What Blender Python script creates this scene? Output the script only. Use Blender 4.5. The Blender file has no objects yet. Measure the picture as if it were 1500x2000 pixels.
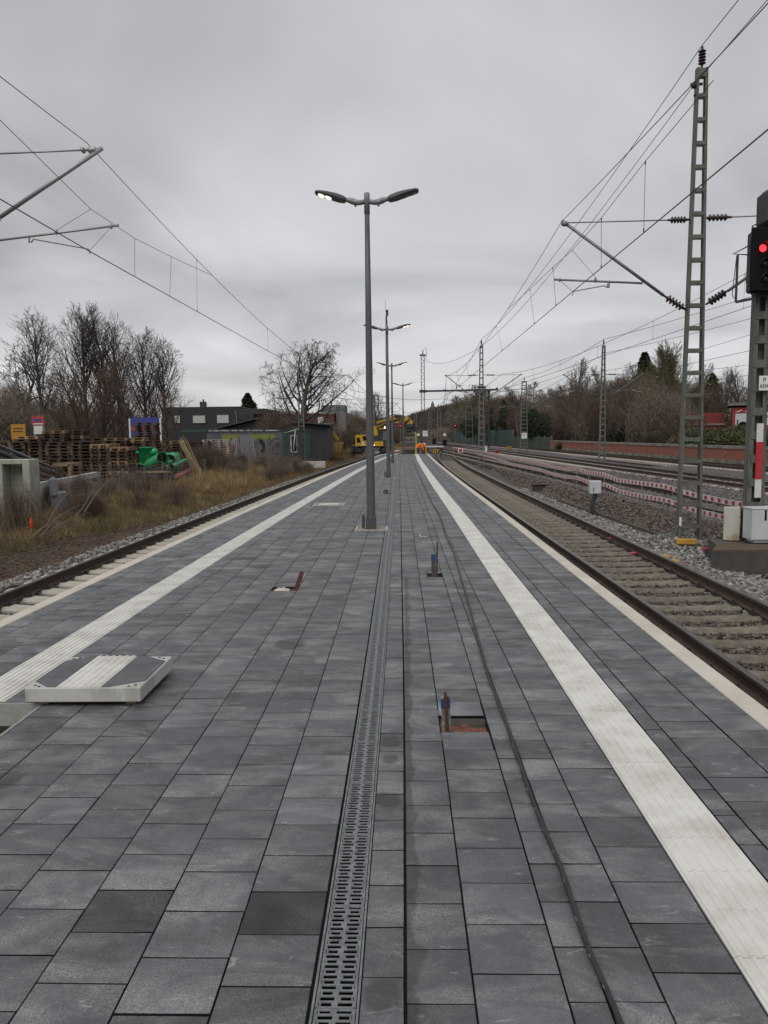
import bpy, math, random
import numpy as np
from mathutils import Vector, Matrix
random.seed(7); RNG=np.random.default_rng(11)
SC=bpy.context.scene; COL=SC.collection
# ---------------------------------------------------------------- camera
CAM_H=1.69; FPX=1500.0
def _axes():
    y=Vector((40,152,-FPX)).normalized(); r=math.radians(0.5)
    z=Vector((-math.sin(r),math.cos(r),0)); z=(z-y*z.dot(y)).normalized()
    x=y.cross(z); return x,y,z
AX,AY,AZ=_axes()
cd=bpy.data.cameras.new('camera'); cam=bpy.data.objects.new('camera',cd); COL.objects.link(cam)
rm=Matrix((AX,AY,AZ))
cam.matrix_world=Matrix.Translation((0,0,CAM_H))@rm.to_4x4()
cd.sensor_fit='VERTICAL'; cd.sensor_height=24; cd.sensor_width=18; cd.lens=18.0; cd.clip_start=.05; cd.clip_end=5000
SC.camera=cam
# ---------------------------------------------------------------- world: overcast sky
w=bpy.data.worlds.new('World'); SC.world=w; w.use_nodes=True; nt=w.node_tree; N=nt.nodes; L=nt.links
for n in list(N): N.remove(n)
out=N.new('ShaderNodeOutputWorld'); bg=N.new('ShaderNodeBackground'); L.new(bg.outputs[0],out.inputs[0])
sky=N.new('ShaderNodeTexSky'); sky.sky_type='NISHITA'; sky.sun_disc=False
SUN_EL=math.radians(52); SUN_AZ=math.radians(200)
sky.sun_elevation=SUN_EL; sky.sun_rotation=SUN_AZ
tc=N.new('ShaderNodeTexCoord'); sp=N.new('ShaderNodeSeparateXYZ'); L.new(tc.outputs['Generated'],sp.inputs[0])
def wm(op,a,b=None,c=None):
    m=N.new('ShaderNodeMath'); m.operation=op
    for i,v in enumerate((a,b,c)):
        if v is None: continue
        if isinstance(v,(int,float)): m.inputs[i].default_value=v
        else: L.new(v,m.inputs[i])
    return m.outputs[0]
zz=wm('ADD',wm('MAXIMUM',sp.outputs[2],0.0),0.16)
cx=N.new('ShaderNodeCombineXYZ'); L.new(wm('DIVIDE',sp.outputs[0],zz),cx.inputs[0]); L.new(wm('DIVIDE',sp.outputs[1],zz),cx.inputs[1])
def noise(sc,det,rough,dist,vec):
    n=N.new('ShaderNodeTexNoise'); n.inputs['Scale'].default_value=sc; n.inputs['Detail'].default_value=det
    n.inputs['Roughness'].default_value=rough; n.inputs['Distortion'].default_value=dist; L.new(vec,n.inputs['Vector']); return n.outputs[0]
n1=noise(.85,4.,.5,.7,cx.outputs[0]); n2=noise(.33,2,.5,.4,cx.outputs[0])
v=wm('ADD',wm('MULTIPLY',wm('SUBTRACT',n1,.5),1.15),wm('MULTIPLY',wm('SUBTRACT',n2,.5),1.6))
hz=wm('MULTIPLY',wm('SUBTRACT',.35,sp.outputs[2]),.10)
v=wm('ADD',wm('ADD',v,hz),1.0)
cl=N.new('ShaderNodeCombineXYZ')
SKYL=5.05
L.new(wm('MULTIPLY',v,SKYL*.985),cl.inputs[0]); L.new(wm('MULTIPLY',v,SKYL*.99),cl.inputs[1]); L.new(wm('MULTIPLY',v,SKYL*1.012),cl.inputs[2])
mx=N.new('ShaderNodeMix'); mx.data_type='RGBA'; mx.inputs[0].default_value=.93
L.new(sky.outputs[0],mx.inputs[6]); L.new(cl.outputs[0],mx.inputs[7]); L.new(mx.outputs[2],bg.inputs[0]); bg.inputs[1].default_value=.1
sd=bpy.data.lights.new('sun','SUN'); sd.energy=1.35; sd.angle=math.radians(50); sd.color=(1,.975,.94)
so=bpy.data.objects.new('sun',sd); COL.objects.link(so)
# sun direction: azimuth behind-left of the camera
dv=Vector((math.sin(SUN_AZ)*math.cos(SUN_EL),math.cos(SUN_AZ)*math.cos(SUN_EL),math.sin(SUN_EL)))
so.rotation_euler=dv.to_track_quat('Z','Y').to_euler()
SC.view_settings.view_transform='Standard'; SC.view_settings.look='None'; SC.view_settings.exposure=.24; SC.view_settings.gamma=1
try: SC.cycles.max_bounces=6; SC.cycles.diffuse_bounces=3; SC.cycles.transparent_max_bounces=8
except Exception: pass
# ---------------------------------------------------------------- layout helpers
def ray(px,py):
    c=Vector((px-750,1000-py,-FPX)); return rm@c
def gp(px,py,z=0.):
    d=ray(px,py); t=(z-CAM_H)/d.z; return Vector((d.x*t,d.y*t,z))
def at(px,py,Y):
    d=ray(px,py); t=Y/d.y; return Vector((d.x*t,Y,CAM_H+d.z*t))
def smooth_curve(pts,w=8.):
    ys=np.arange(-20,420,.5); v=np.interp(ys,[p[0] for p in pts],[p[1] for p in pts])
    k=int(w/.5)|1; ker=np.ones(k)/k
    for _ in range(2): v=np.convolve(np.pad(v,k//2,mode='edge'),ker,'valid')
    return lambda y: np.interp(y,ys,v)
CR=smooth_curve([(-20,0),(5,0),(8,-.03),(13,-.06),(17,-.08),(25,-.16),(35,-.21),(48,-.25),(66,-.18),(80,-.1)],4)
CL=smooth_curve([(-20,0),(8,0),(15,.08),(23,.25),(33,.45),(42,.7),(54,1.2),(66,1.85),(80,2.7)],6)
R1C=smooth_curve([(-20,3.93),(10,3.92),(20,3.78),(35,3.62),(52,3.55),(66,3.75),(75,4.0),(87,4.75),(103,5.7),(116,6.5),(140,6.6),(220,2.0),(300,-6)],7)
LC=smooth_curve([(-20,-5.18),(8,-5.15),(15,-5.07),(23,-4.95),(33,-4.72),(42,-4.5),(54,-4.05),(70,-3.4),(85,-2.7),(110,-1.2),(160,1.4),(220,4),(400,12)],7)
def R1Z(y): return np.interp(y,[65,115],[-.55,-.4])
def right_line(x0): return lambda y: x0-.0466*np.asarray(y,float)
R2C=right_line(9.95); R3C=right_line(15.4); R4C=right_line(22.2)
ZR=-.4
# ---------------------------------------------------------------- object helpers
def tag(o,label=None,cat=None,group=None,kind=None):
    if label: o['label']=label
    if cat: o['category']=cat
    if group: o['group']=group
    if kind: o['kind']=kind
    return o
def thing(name,label,cat,loc=(0,0,0),rz=0,group=None):
    o=bpy.data.objects.new(name,None); COL.objects.link(o); o.location=loc; o.rotation_euler=(0,0,rz); o.empty_display_size=.2
    return tag(o,label,cat,group)
def link(name,me,parent=None):
    o=bpy.data.objects.new(name,me); COL.objects.link(o)
    if parent is not None: o.parent=parent
    return o
def copy_tree(o,parent=None):
    c=o.copy(); COL.objects.link(c)
    if parent is not None: c.parent=parent
    for ch in list(o.children): copy_tree(ch,c)
    return c
def setm(me,mats):
    for m in (mats if isinstance(mats,(list,tuple)) else [mats]): me.materials.append(m)
class MB:
    def __init__(s): s.v=[]; s.f=[]; s.m=[]; s.mi=0
    def add(s,vs,fs):
        b=len(s.v); s.v+= [tuple(v) for v in vs]; s.f+=[tuple(b+i for i in f) for f in fs]; s.m+=[s.mi]*len(fs)
    def mesh_box(s,M,sx,sy,sz):
        vs=[M@Vector((x*sx/2,y*sy/2,z*sz/2)) for z in(-1,1) for y in(-1,1) for x in(-1,1)]
        s.add(vs,[(0,2,3,1),(4,5,7,6),(0,1,5,4),(2,6,7,3),(0,4,6,2),(1,3,7,5)])
    def box(s,c,d,rz=0,rx=0,ry=0):
        M=Matrix.Translation(c)@Matrix.Rotation(rz,4,'Z')@Matrix.Rotation(ry,4,'Y')@Matrix.Rotation(rx,4,'X'); s.mesh_box(M,*d)
    def bbox(s,c,d,b=.01,rz=0,rx=0,ry=0):   # chamfered box
        M=Matrix.Translation(c)@Matrix.Rotation(rz,4,'Z')@Matrix.Rotation(ry,4,'Y')@Matrix.Rotation(rx,4,'X')
        hx,hy,hz=d[0]/2,d[1]/2,d[2]/2; b=min(b,hx*.9,hy*.9,hz*.9)
        vs=[]; 
        for z,i in((-hz,b),(-hz+b,0),(hz-b,0),(hz,b)):
            ax,ay=hx-i,hy-i
            q=b*.8 if i==0 else b*.3
            for x,y in((-ax+q,-ay),(ax-q,-ay),(ax,-ay+q),(ax,ay-q),(ax-q,ay),(-ax+q,ay),(-ax,ay-q),(-ax,-ay+q)): vs.append(M@Vector((x,y,z)))
        fs=[tuple(range(7,-1,-1)),tuple(range(24,32))]
        for r in range(3):
            for k in range(8): fs.append((r*8+k,r*8+(k+1)%8,r*8+8+(k+1)%8,r*8+8+k))
        s.add(vs,fs)
    def beam(s,p,q,w,h,up=(0,0,1)):
        p=Vector(p); q=Vector(q); d=q-p; l=d.length
        if l<1e-6: return
        y=d/l; u=Vector(up)
        if abs(y.dot(u))>.98: u=Vector((1,0,0))
        x=y.cross(u).normalized(); z=x.cross(y)
        M=Matrix(((x.x,y.x,z.x,0),(x.y,y.y,z.y,0),(x.z,y.z,z.z,0),(0,0,0,1))); M=Matrix.Translation((p+q)/2)@M; s.mesh_box(M,w,l,h)
    def tube(s,p,q,r0,r1=None,n=8,cap=True):
        r1=r0 if r1 is None else r1
        p=Vector(p); q=Vector(q); d=(q-p)
        if d.length<1e-7: return
        y=d.normalized(); u=Vector((0,0,1)) if abs(y.z)<.95 else Vector((1,0,0)); a=y.cross(u).normalized(); b=a.cross(y)
        vs=[]
        for c,r in((p,r0),(q,r1)):
            for k in range(n):
                t=2*math.pi*k/n; vs.append(c+(a*math.cos(t)+b*math.sin(t))*r)
        fs=[(k,k+n,(k+1)%n+n,(k+1)%n) for k in range(n)]
        if cap: fs+=[tuple(range(n)),tuple(range(2*n-1,n-1,-1))]
        s.add(vs,fs)
    def path(s,pts,r,n=6,cap=True):
        pts=[Vector(p) for p in pts]; m=len(pts); rs=r if isinstance(r,(list,tuple)) else [r]*m
        vs=[]; prev=None
        for i,p in enumerate(pts):
            d=(pts[min(i+1,m-1)]-pts[max(i-1,0)]).normalized()
            if prev is None:
                u=Vector((0,0,1)) if abs(d.z)<.95 else Vector((1,0,0)); a=d.cross(u).normalized()
            else: a=(prev-d*prev.dot(d)).normalized()
            prev=a; b=a.cross(d)
            for k in range(n):
                t=2*math.pi*k/n; vs.append(p+(a*math.cos(t)+b*math.sin(t))*rs[i])
        fs=[(i*n+k,(i+1)*n+k,(i+1)*n+(k+1)%n,i*n+(k+1)%n) for i in range(m-1) for k in range(n)]
        if cap: fs+=[tuple(range(n)),tuple(range(m*n-1,(m-1)*n-1,-1))]
        s.add(vs,fs)
    def prism(s,poly,M,h):   # poly in local XY, extruded local z 0..h
        n=len(poly); vs=[M@Vector((x,y,0)) for x,y in poly]+[M@Vector((x,y,h)) for x,y in poly]
        s.add(vs,[tuple(range(n-1,-1,-1)),tuple(range(n,2*n))]+[(k,(k+1)%n,n+(k+1)%n,n+k) for k in range(n)])
    def lathe(s,prof,base=(0,0,0),axis=(0,0,1),n=14,cap=True):
        y=Vector(axis).normalized(); u=Vector((0,0,1)) if abs(y.z)<.95 else Vector((1,0,0)); a=y.cross(u).normalized(); b=a.cross(y); base=Vector(base)
        vs=[base+y*h+(a*math.cos(2*math.pi*k/n)+b*math.sin(2*math.pi*k/n))*r for r,h in prof for k in range(n)]
        m=len(prof); fs=[(i*n+k,(i+1)*n+k,(i+1)*n+(k+1)%n,i*n+(k+1)%n) for i in range(m-1) for k in range(n)]
        fs+=[tuple(range(n)),tuple(range(m*n-1,(m-1)*n-1,-1))] if cap else []; s.add(vs,fs)
    def quad(s,a,b,c,d): s.add([a,b,c,d],[(0,1,2,3)])
    def mesh(s,name,mats,smooth=False,off=None):
        me=bpy.data.meshes.new(name)
        vs=s.v if off is None else [(x-off[0],y-off[1],z-off[2]) for x,y,z in s.v]
        me.from_pydata(vs,[],s.f); setm(me,mats)
        me.polygons.foreach_set('material_index',s.m)
        if smooth: me.polygons.foreach_set('use_smooth',[True]*len(s.f))
        me.update(); return me
    def build(s,name,mats,parent=None,smooth=False,world=False):
        off=None
        if world and parent is not None: off=tuple(parent.location)
        return link(name,s.mesh(name,mats,smooth,off),parent)
def np_mesh(name,V,F,mats,smooth=False,mi=None):
    V=np.asarray(V,np.float32); F=np.asarray(F,np.int32); me=bpy.data.meshes.new(name); k=F.shape[1]
    me.vertices.add(len(V)); me.vertices.foreach_set('co',V.ravel())
    me.loops.add(F.size); me.loops.foreach_set('vertex_index',F.ravel())
    me.polygons.add(len(F)); me.polygons.foreach_set('loop_start',np.arange(0,F.size,k,dtype=np.int32))
    try: me.polygons.foreach_set('loop_total',np.full(len(F),k,np.int32))
    except Exception: pass
    if smooth: me.polygons.foreach_set('use_smooth',np.ones(len(F),bool))
    if mi is not None: me.polygons.foreach_set('material_index',np.asarray(mi,np.int32))
    setm(me,mats); me.update(calc_edges=True); me.validate(); return me
# ---------------------------------------------------------------- materials
def mat(name,col,rough=.8,col2=None,scale=6.,metal=0.,bump=0.,bscale=40.,detail=6,rand=0.,stretch=None,contrast=(.35,.65),emit=None,estr=1.,spec=None,space='Object',island=0.):
    m=bpy.data.materials.new(name); m.use_nodes=True; t=m.node_tree; P=t.nodes['Principled BSDF']
    P.inputs['Roughness'].default_value=rough; P.inputs['Metallic'].default_value=metal
    if spec is not None: P.inputs['Specular IOR Level'].default_value=spec
    c=(*col,1); P.inputs['Base Color'].default_value=c
    cur=None
    if col2 is not None or bump:
        tc=t.nodes.new('ShaderNodeTexCoord'); mp=t.nodes.new('ShaderNodeMapping'); t.links.new(tc.outputs[space],mp.inputs[0])
        if stretch: mp.inputs['Scale'].default_value=stretch
    if col2 is not None:
        n=t.nodes.new('ShaderNodeTexNoise'); n.inputs['Scale'].default_value=scale; n.inputs['Detail'].default_value=detail; n.inputs['Roughness'].default_value=.62; t.links.new(mp.outputs[0],n.inputs[0])
        r=t.nodes.new('ShaderNodeMapRange'); r.inputs[1].default_value=contrast[0]; r.inputs[2].default_value=contrast[1]; t.links.new(n.outputs[0],r.inputs[0])
        x=t.nodes.new('ShaderNodeMix'); x.data_type='RGBA'; x.inputs[6].default_value=c; x.inputs[7].default_value=(*col2,1); t.links.new(r.outputs[0],x.inputs[0]); cur=x.outputs[2]
    for src,amt in (('obj',rand),('isl',island)):
        if not amt: continue
        if src=='obj': oi=t.nodes.new('ShaderNodeObjectInfo'); rv=oi.outputs['Random']
        else: oi=t.nodes.new('ShaderNodeNewGeometry'); rv=oi.outputs['Random Per Island']
        r=t.nodes.new('ShaderNodeMapRange'); r.inputs[3].default_value=1-amt; r.inputs[4].default_value=1+amt; t.links.new(rv,r.inputs[0])
        x=t.nodes.new('ShaderNodeVectorMath'); x.operation='SCALE'
        if cur is None: x.inputs[0].default_value=col
        else: t.links.new(cur,x.inputs[0])
        t.links.new(r.outputs[0],x.inputs['Scale']); cur=x.outputs[0]
    if cur is not None: t.links.new(cur,P.inputs['Base Color'])
    if bump:
        n=t.nodes.new('ShaderNodeTexNoise'); n.inputs['Scale'].default_value=bscale; n.inputs['Detail'].default_value=5; t.links.new(mp.outputs[0],n.inputs[0])
        b=t.nodes.new('ShaderNodeBump'); b.inputs['Strength'].default_value=bump; b.inputs['Distance'].default_value=.02; t.links.new(n.outputs[0],b.inputs['Height']); t.links.new(b.outputs[0],P.inputs['Normal'])
    if emit: P.inputs['Emission Color'].default_value=(*emit,1); P.inputs['Emission Strength'].default_value=estr
    return m
M={}
def defm(k,*a,**kw): M[k]=mat(k,*a,**kw)
defm('joint',(.013,.013,.014),.95,spec=.1)
defm('tactile',(.66,.645,.605),.7,(.47,.45,.40),4,bump=.06,bscale=60,contrast=(.42,.72))
defm('edge_stone',(.58,.54,.47),.75,(.46,.42,.35),2.2,bump=.08,bscale=60)
defm('concrete',(.34,.33,.30),.9,(.24,.235,.21),2.5,bump=.25,bscale=30)
defm('concrete_new',(.45,.44,.41),.85,(.27,.26,.235),3.5,bump=.2,bscale=40,stretch=(2,2,.7),contrast=(.48,.72))
defm('concrete_dark',(.05,.046,.042),.9,(.085,.078,.068),2.,bump=.3,bscale=18)
defm('soil_dark',(.045,.034,.026),1,(.08,.062,.045),6,bump=.5,bscale=20)
defm('galv',(.30,.315,.32),.45,(.19,.20,.205),14,metal=.45)
defm('grate',(.24,.255,.26),.5,(.13,.14,.145),22,metal=.3)
defm('galv_dull',(.25,.26,.265),.55,(.17,.175,.18),9,metal=.4)
defm('lamp_grey',(.088,.088,.094),.5,(.062,.062,.067),5,stretch=(6,6,.5),contrast=(.4,.65))
defm('lamp_dark',(.055,.056,.06),.5)
defm('black',(.008,.008,.009),.85,spec=.15)
defm('black_rubber',(.018,.018,.02),.6,(.03,.03,.032),20)
defm('led',(.9,.85,.7),.4,emit=(1,.86,.6),estr=1.4); defm('led_off',(.10,.10,.10),.3)
defm('led_far',(.9,.9,.85),.4,emit=(1,.97,.9),estr=2.2)
defm('led_red',(.8,.02,.02),.4,emit=(1,.015,.02),estr=4.5)
defm('led_white',(.9,.9,.9),.4,emit=(1,1,1),estr=4.)
defm('rust',(.10,.045,.028),.9,(.05,.026,.02),30,bump=.3,bscale=60)
defm('rust_red',(.16,.035,.025),.75,(.05,.02,.018),25,bump=.2,bscale=60)
defm('blue_plastic',(.015,.05,.15),.5); defm('dirty_plastic',(.30,.29,.28),.7,(.10,.075,.06),30)
defm('white_plastic',(.55,.56,.55),.5)
defm('rag',(.62,.56,.48),.95,(.45,.38,.30),8,bump=.3,bscale=20)
defm('red_gravel',(.20,.075,.045),1,(.10,.04,.03),30,bump=.5,bscale=40)
defm('rail_side',(.075,.046,.033),.8,(.045,.030,.023),4,bump=.15,bscale=30)
defm('rail_top',(.13,.12,.11),.38,(.085,.075,.068),6,metal=.6)
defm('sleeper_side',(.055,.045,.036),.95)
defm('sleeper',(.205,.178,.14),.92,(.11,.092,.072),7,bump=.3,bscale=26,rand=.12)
defm('sleeper_new',(.46,.43,.37),.9,(.37,.335,.28),5,bump=.2,bscale=26,rand=.08)
defm('sleeper_far',(.40,.36,.31),.9,(.28,.24,.20),5,rand=.1)
defm('clip',(.022,.017,.015),.8)
defm('stone_grey',(.25,.238,.22),.95,(.13,.12,.112),9,island=.75)
defm('stone_brown',(.135,.107,.088),.95,(.075,.058,.048),9,island=.7)
defm('stone_purple',(.15,.13,.128),.95,(.09,.078,.075),9,island=.5)
defm('steel_green',(.115,.122,.10),.65,(.065,.064,.05),4,stretch=(3,3,.6),contrast=(.45,.7),bump=.05,bscale=30)
defm('steel_green_far',(.12,.125,.11),.7)
defm('steel_dark',(.035,.035,.037),.6)
defm('wire',(.045,.045,.05),.6)
defm('alu',(.36,.36,.36),.45,metal=.5)
defm('insulator',(.03,.018,.016),.35)
defm('red',(.42,.02,.03),.55)
defm('white',(.62,.62,.60),.6,(.50,.50,.47),4)
defm('sign_white',(.68,.68,.66),.55)
defm('cab_grey',(.50,.52,.52),.5,(.44,.46,.455),2)
defm('yellow_block',(.48,.27,.045),.85,(.36,.20,.04),8)
defm('paint_black',(.015,.015,.015),.6)
defm('tape_white',(.62,.58,.55),.6,(.50,.46,.43),5); defm('tape_red',(.40,.035,.06),.6,(.30,.03,.05),5)
defm('brick',(.21,.068,.048),.9,(.15,.05,.038),4,bump=.2,bscale=16)
defm('bark',(.055,.045,.036),1,(.085,.075,.055),4,bump=.5,bscale=8)
defm('twig',(.062,.048,.040),1)
defm('twig_red',(.105,.070,.052),1,island=.3)
defm('twig_brown',(.155,.122,.092),1,island=.45)
defm('twig_olive',(.13,.11,.06),1,island=.4)
defm('birch',(.22,.19,.16),.9,(.08,.065,.055),3)
defm('leaf_dark',(.028,.042,.02),.8,island=.6)
defm('leaf_green',(.050,.060,.020),.8,island=.5)
defm('leaf_olive',(.085,.082,.032),.85,island=.45)
defm('leaf_brown',(.125,.080,.05),.9,island=.6)
defm('straw',(.36,.27,.125),.95,island=.4); defm('grass',(.185,.122,.055),.95,island=.7); defm('grass_green',(.088,.092,.03),.95,island=.4)
defm('reed',(.26,.20,.10),.95,island=.3)
defm('stem',(.15,.10,.08),.95,island=.5)
defm('pallet',(.110,.070,.045),.95,(.045,.030,.022),7,rand=.5,island=.35)
defm('pallet_new',(.33,.22,.12),.9,(.22,.14,.08),7,rand=.3,island=.3)
defm('pallet_grey',(.40,.35,.32),.9,(.25,.20,.18),7,rand=.2)
defm('green_pipe',(.003,.31,.115),.42,(.003,.25,.09),3)
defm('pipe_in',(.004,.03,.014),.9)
defm('anthracite',(.030,.031,.036),.8,(.024,.024,.028),3,bump=.1,bscale=20)
defm('blind',(.42,.42,.40),.6); defm('glass_dark',(.02,.024,.026),.12)
defm('shed_dark',(.028,.032,.038),.6); defm('teal_paint',(.02,.062,.048),.7)
defm('excav_yellow',(.58,.34,.015),.5,(.50,.28,.015),3)
defm('orange_vest',(.85,.11,.01),.7,emit=(1,.12,.01),estr=.12)
defm('skin',(.45,.25,.17),.6); defm('navy',(.03,.035,.05),.9)
defm('lime',(.36,.42,.02),.5)
defm('roof_grey',(.16,.16,.155),.9)
defm('red_wall',(.30,.035,.03),.8,(.24,.03,.026),3)
defm('noise_teal',(.030,.085,.078),.7,(.06,.10,.085),1.2,contrast=(.42,.6)); defm('noise_green',(.05,.085,.05),.7,(.10,.13,.085),1.4,contrast=(.42,.6))
# ================================================================ SETTING
def fattr(me,name,vals):
    a=me.attributes.new(name,'FLOAT','POINT'); a.data.foreach_set('value',np.asarray(vals,np.float32))
# ---------------------------------------------------------------- terrain
def hashn(x,y,s=1.):
    return (np.sin(x*1.7*s+1.3)*np.cos(y*1.1*s+.7)+.6*np.sin(x*3.1*s+y*2.3*s)+.4*np.cos(x*5.3*s-y*4.1*s+2.))/2.
def sstep(a,b,x): t=np.clip((x-a)/(b-a),0,1); return t*t*(3-2*t)
KERB=smooth_curve([(-20,6.3),(17,6.25),(19,6.1),(23,6.02),(26,5.8),(40,5.5),(60,5.6),(75,6.2),(100,8.4)],3)
def terr(x,y):
    x=np.asarray(x,float); y=np.asarray(y,float)
    r1=R1C(y); rz=R1Z(y)
    bed1=rz-.232-.018*(np.abs(x-r1)<.66)*(1-sstep(30,42,y))
    lc=LC(y); lrail=lc-.75
    u=x-r1; k=KERB(y)
    plat=-.6
    # embankment between kerb and track R2
    r2=R2C(y); e=sstep(k+.1,r2-1.9,x)
    z=np.where(x>k, -.90+(plat+.90)*e+.03*hashn(x*3,y*3), bed1-.12*sstep(k-1.0,k,x))+.36*np.exp(-((x-6.25)**2+(y-16.7)**2)/.8)
    far=sstep(66,92,y); z=np.where(x>r1-1,z*(1-far)+far*(np.where(x>r1+2,plat,rz-.235)),z)
    z=np.where(x>(25.6-.0466*y), -.15+.4*sstep(27,34,x+.0466*y),z)
    mid=(x<=r1-2.2)&(x>=lc+2.2); z=np.where(mid,-.86,z)
    # left bank
    d=lrail-x
    b=-.785-.03*(np.abs(x-lc)<.66)-.10*sstep(.8,1.5,d)
    b=b+(.42*sstep(1.5,4.6,d))+.05*hashn(x*2,y*2)*sstep(1.9,3,d)
    yd=sstep(5.6,8.5,d); b=b*(1-yd)+(-.08)*yd
    z=np.where(x<lc+2.2,b,z)
    dist=np.hypot(x,y); z=np.where(dist>230,z*(1-sstep(230,320,dist))-.3*sstep(230,320,dist),z)
    return z
def axis(segs):
    a=[]; 
    for lo,hi,st in segs: a+=list(np.arange(lo,hi,st))
    a.append(segs[-1][1]); return np.array(a)
gx=axis([(-1600,-200,140),(-200,-60,14),(-60,-22,2.),(-22,-4,.3),(-4,2.,1.),(2.,13,.25),(13,28,.8),(28,60,3),(60,200,14),(200,1600,140)])
gy=axis([(-300,-20,40),(-20,2,4),(2,45,.4),(45,110,1.2),(110,240,5),(240,2000,160)])
X,Y=np.meshgrid(gx,gy); Z=terr(X,Y)
nx,ny=len(gx),len(gy)
idx=np.arange(nx*ny).reshape(ny,nx); F=np.stack([idx[:-1,:-1],idx[:-1,1:],idx[1:,1:],idx[1:,:-1]],-1).reshape(-1,4)
V=np.stack([X,Y,Z],-1).reshape(-1,3)
def ground_mat():
    m=bpy.data.materials.new('ground'); m.use_nodes=True; t=m.node_tree; P=t.nodes['Principled BSDF']; P.inputs['Roughness'].default_value=.97
    tc=t.nodes.new('ShaderNodeTexCoord')
    def att(n): a=t.nodes.new('ShaderNodeAttribute'); a.attribute_name=n; return a.outputs['Fac']
    def nz(s,d=6):
        n=t.nodes.new('ShaderNodeTexNoise'); n.inputs['Scale'].default_value=s; n.inputs['Detail'].default_value=d; t.links.new(tc.outputs['Object'],n.inputs[0]); return n.outputs[0]
    def mixc(f,a,b):
        x=t.nodes.new('ShaderNodeMix'); x.data_type='RGBA'
        for i,v in((6,a),(7,b)):
            if isinstance(v,tuple): x.inputs[i].default_value=(*v,1)
            else: t.links.new(v,x.inputs[i])
        t.links.new(f,x.inputs[0]); return x.outputs[2]
    def mr(v,a,b):
        r=t.nodes.new('ShaderNodeMapRange'); r.inputs[1].default_value=a; r.inputs[2].default_value=b; t.links.new(v,r.inputs[0]); return r.outputs[0]
    vo=t.nodes.new('ShaderNodeTexVoronoi'); vo.inputs['Scale'].default_value=19; t.links.new(tc.outputs['Object'],vo.inputs[0])
    bw=t.nodes.new('ShaderNodeSeparateColor'); t.links.new(vo.outputs['Color'],bw.inputs[0])
    st=mixc(bw.outputs[0],(.085,.078,.072),(.20,.185,.175))
    st=mixc(mr(vo.outputs['Distance'],.35,.75),st,(.03,.028,.026))
    pu=mixc(bw.outputs[1],(.085,.070,.068),(.175,.15,.147)); pu=mixc(mr(vo.outputs['Distance'],.4,.8),pu,(.03,.025,.024))
    br=mixc(bw.outputs[0],(.05,.040,.033),(.115,.09,.074)); br=mixc(mr(vo.outputs['Distance'],.35,.75),br,(.02,.016,.014))
    so=mixc(mr(nz(2.2),.35,.65),(.050,.038,.026),(.10,.080,.045)); so=mixc(mr(nz(14),.45,.7),so,(.085,.062,.036))
    a1=mixc(att('purple'),st,pu); a1=mixc(att('brown'),a1,br); a1=mixc(att('soil'),a1,so); a1=mixc(att('far'),a1,(.055,.048,.03))
    t.links.new(a1,P.inputs['Base Color'])
    b=t.nodes.new('ShaderNodeBump'); b.inputs['Strength'].default_value=.9; b.inputs['Distance'].default_value=.03; b.invert=True
    t.links.new(vo.outputs['Distance'],b.inputs['Height']); t.links.new(b.outputs[0],P.inputs['Normal'])
    return m
M['ground']=ground_mat()
me=np_mesh('ground',V,F,M['ground'],True)
xf,yf=V[:,0],V[:,1]; d=(LC(yf)-.75)-xf
fattr(me,'soil',np.maximum(sstep(.7,1.5,d+.25*hashn(xf*2,yf*2)),(xf>25.5-.0466*yf)*1.))
fattr(me,'brown',(sstep(-.3,.3,xf-KERB(yf))*(1-sstep(-2.6,-1.9,xf-R2C(yf)))+(np.abs(xf-R1C(yf))<1.3)*.75*sstep(22,34,yf)).clip(0,1))
fattr(me,'purple',sstep(-2.4,-1.6,xf-R2C(yf))); fattr(me,'far',sstep(240,330,np.hypot(xf,yf)))
tag(link('ground',me),kind='structure')
# ---------------------------------------------------------------- platform
def subtract(rs,h):
    o=[]
    for r in rs:
        u0,u1,v0,v1=r[:4]
        if h[1]<=u0 or h[0]>=u1 or h[3]<=v0 or h[2]>=v1: o.append(r); continue
        a,b=max(u0,h[0]),min(u1,h[1])
        if h[0]-u0>.02: o.append((u0,h[0],v0,v1)+r[4:])
        if u1-h[1]>.02: o.append((h[1],u1,v0,v1)+r[4:])
        if h[2]-v0>.02: o.append((a,b,v0,h[2])+r[4:])
        if v1-h[3]>.02: o.append((a,b,h[3],v1)+r[4:])
    return o
HOLES=[(.195,.47,4.235,4.49),(.295,.475,9.0,9.23),(-1.455,-1.165,8.24,8.47),(-3.0,-2.31,4.14,4.74)]
PATCH=[]
LAMPS=[(-.617,13.8),(-.637,30.1),(-.716,45.8),(-.1,63.9)]
for lx,ly in LAMPS: PATCH.append((lx-float(CR(ly))-.30,lx-float(CR(ly))+.31,ly-.32,ly+.30))
PATCH.append((-2.27+.08,-1.47+.08,18.35,19.15))
ROW=.2465; PEND=65.6; PSTART=.6
cols=[(-3.19,-2.905,.1),(-3.475,-3.19,.2),(-3.655,-3.475,.05)]
mcols=[(-.585,-.30,.0),(-.875,-.585,.12),(-1.165,-.875,.0),(-1.455,-1.165,.13),(-1.745,-1.455,.02),(-2.035,-1.745,.12),(-2.325,-2.035,.0),(-2.6,-2.325,.11),
 (-.148,-.0145,.05),(-.009,.197,.08),(.198,.475,.14),(.476,.592,.03),(.593,.764,.03),(.765,1.04,.14),(1.355,1.457,.02),(1.46,1.786,.12),(1.79,2.045,.01)]
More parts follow.
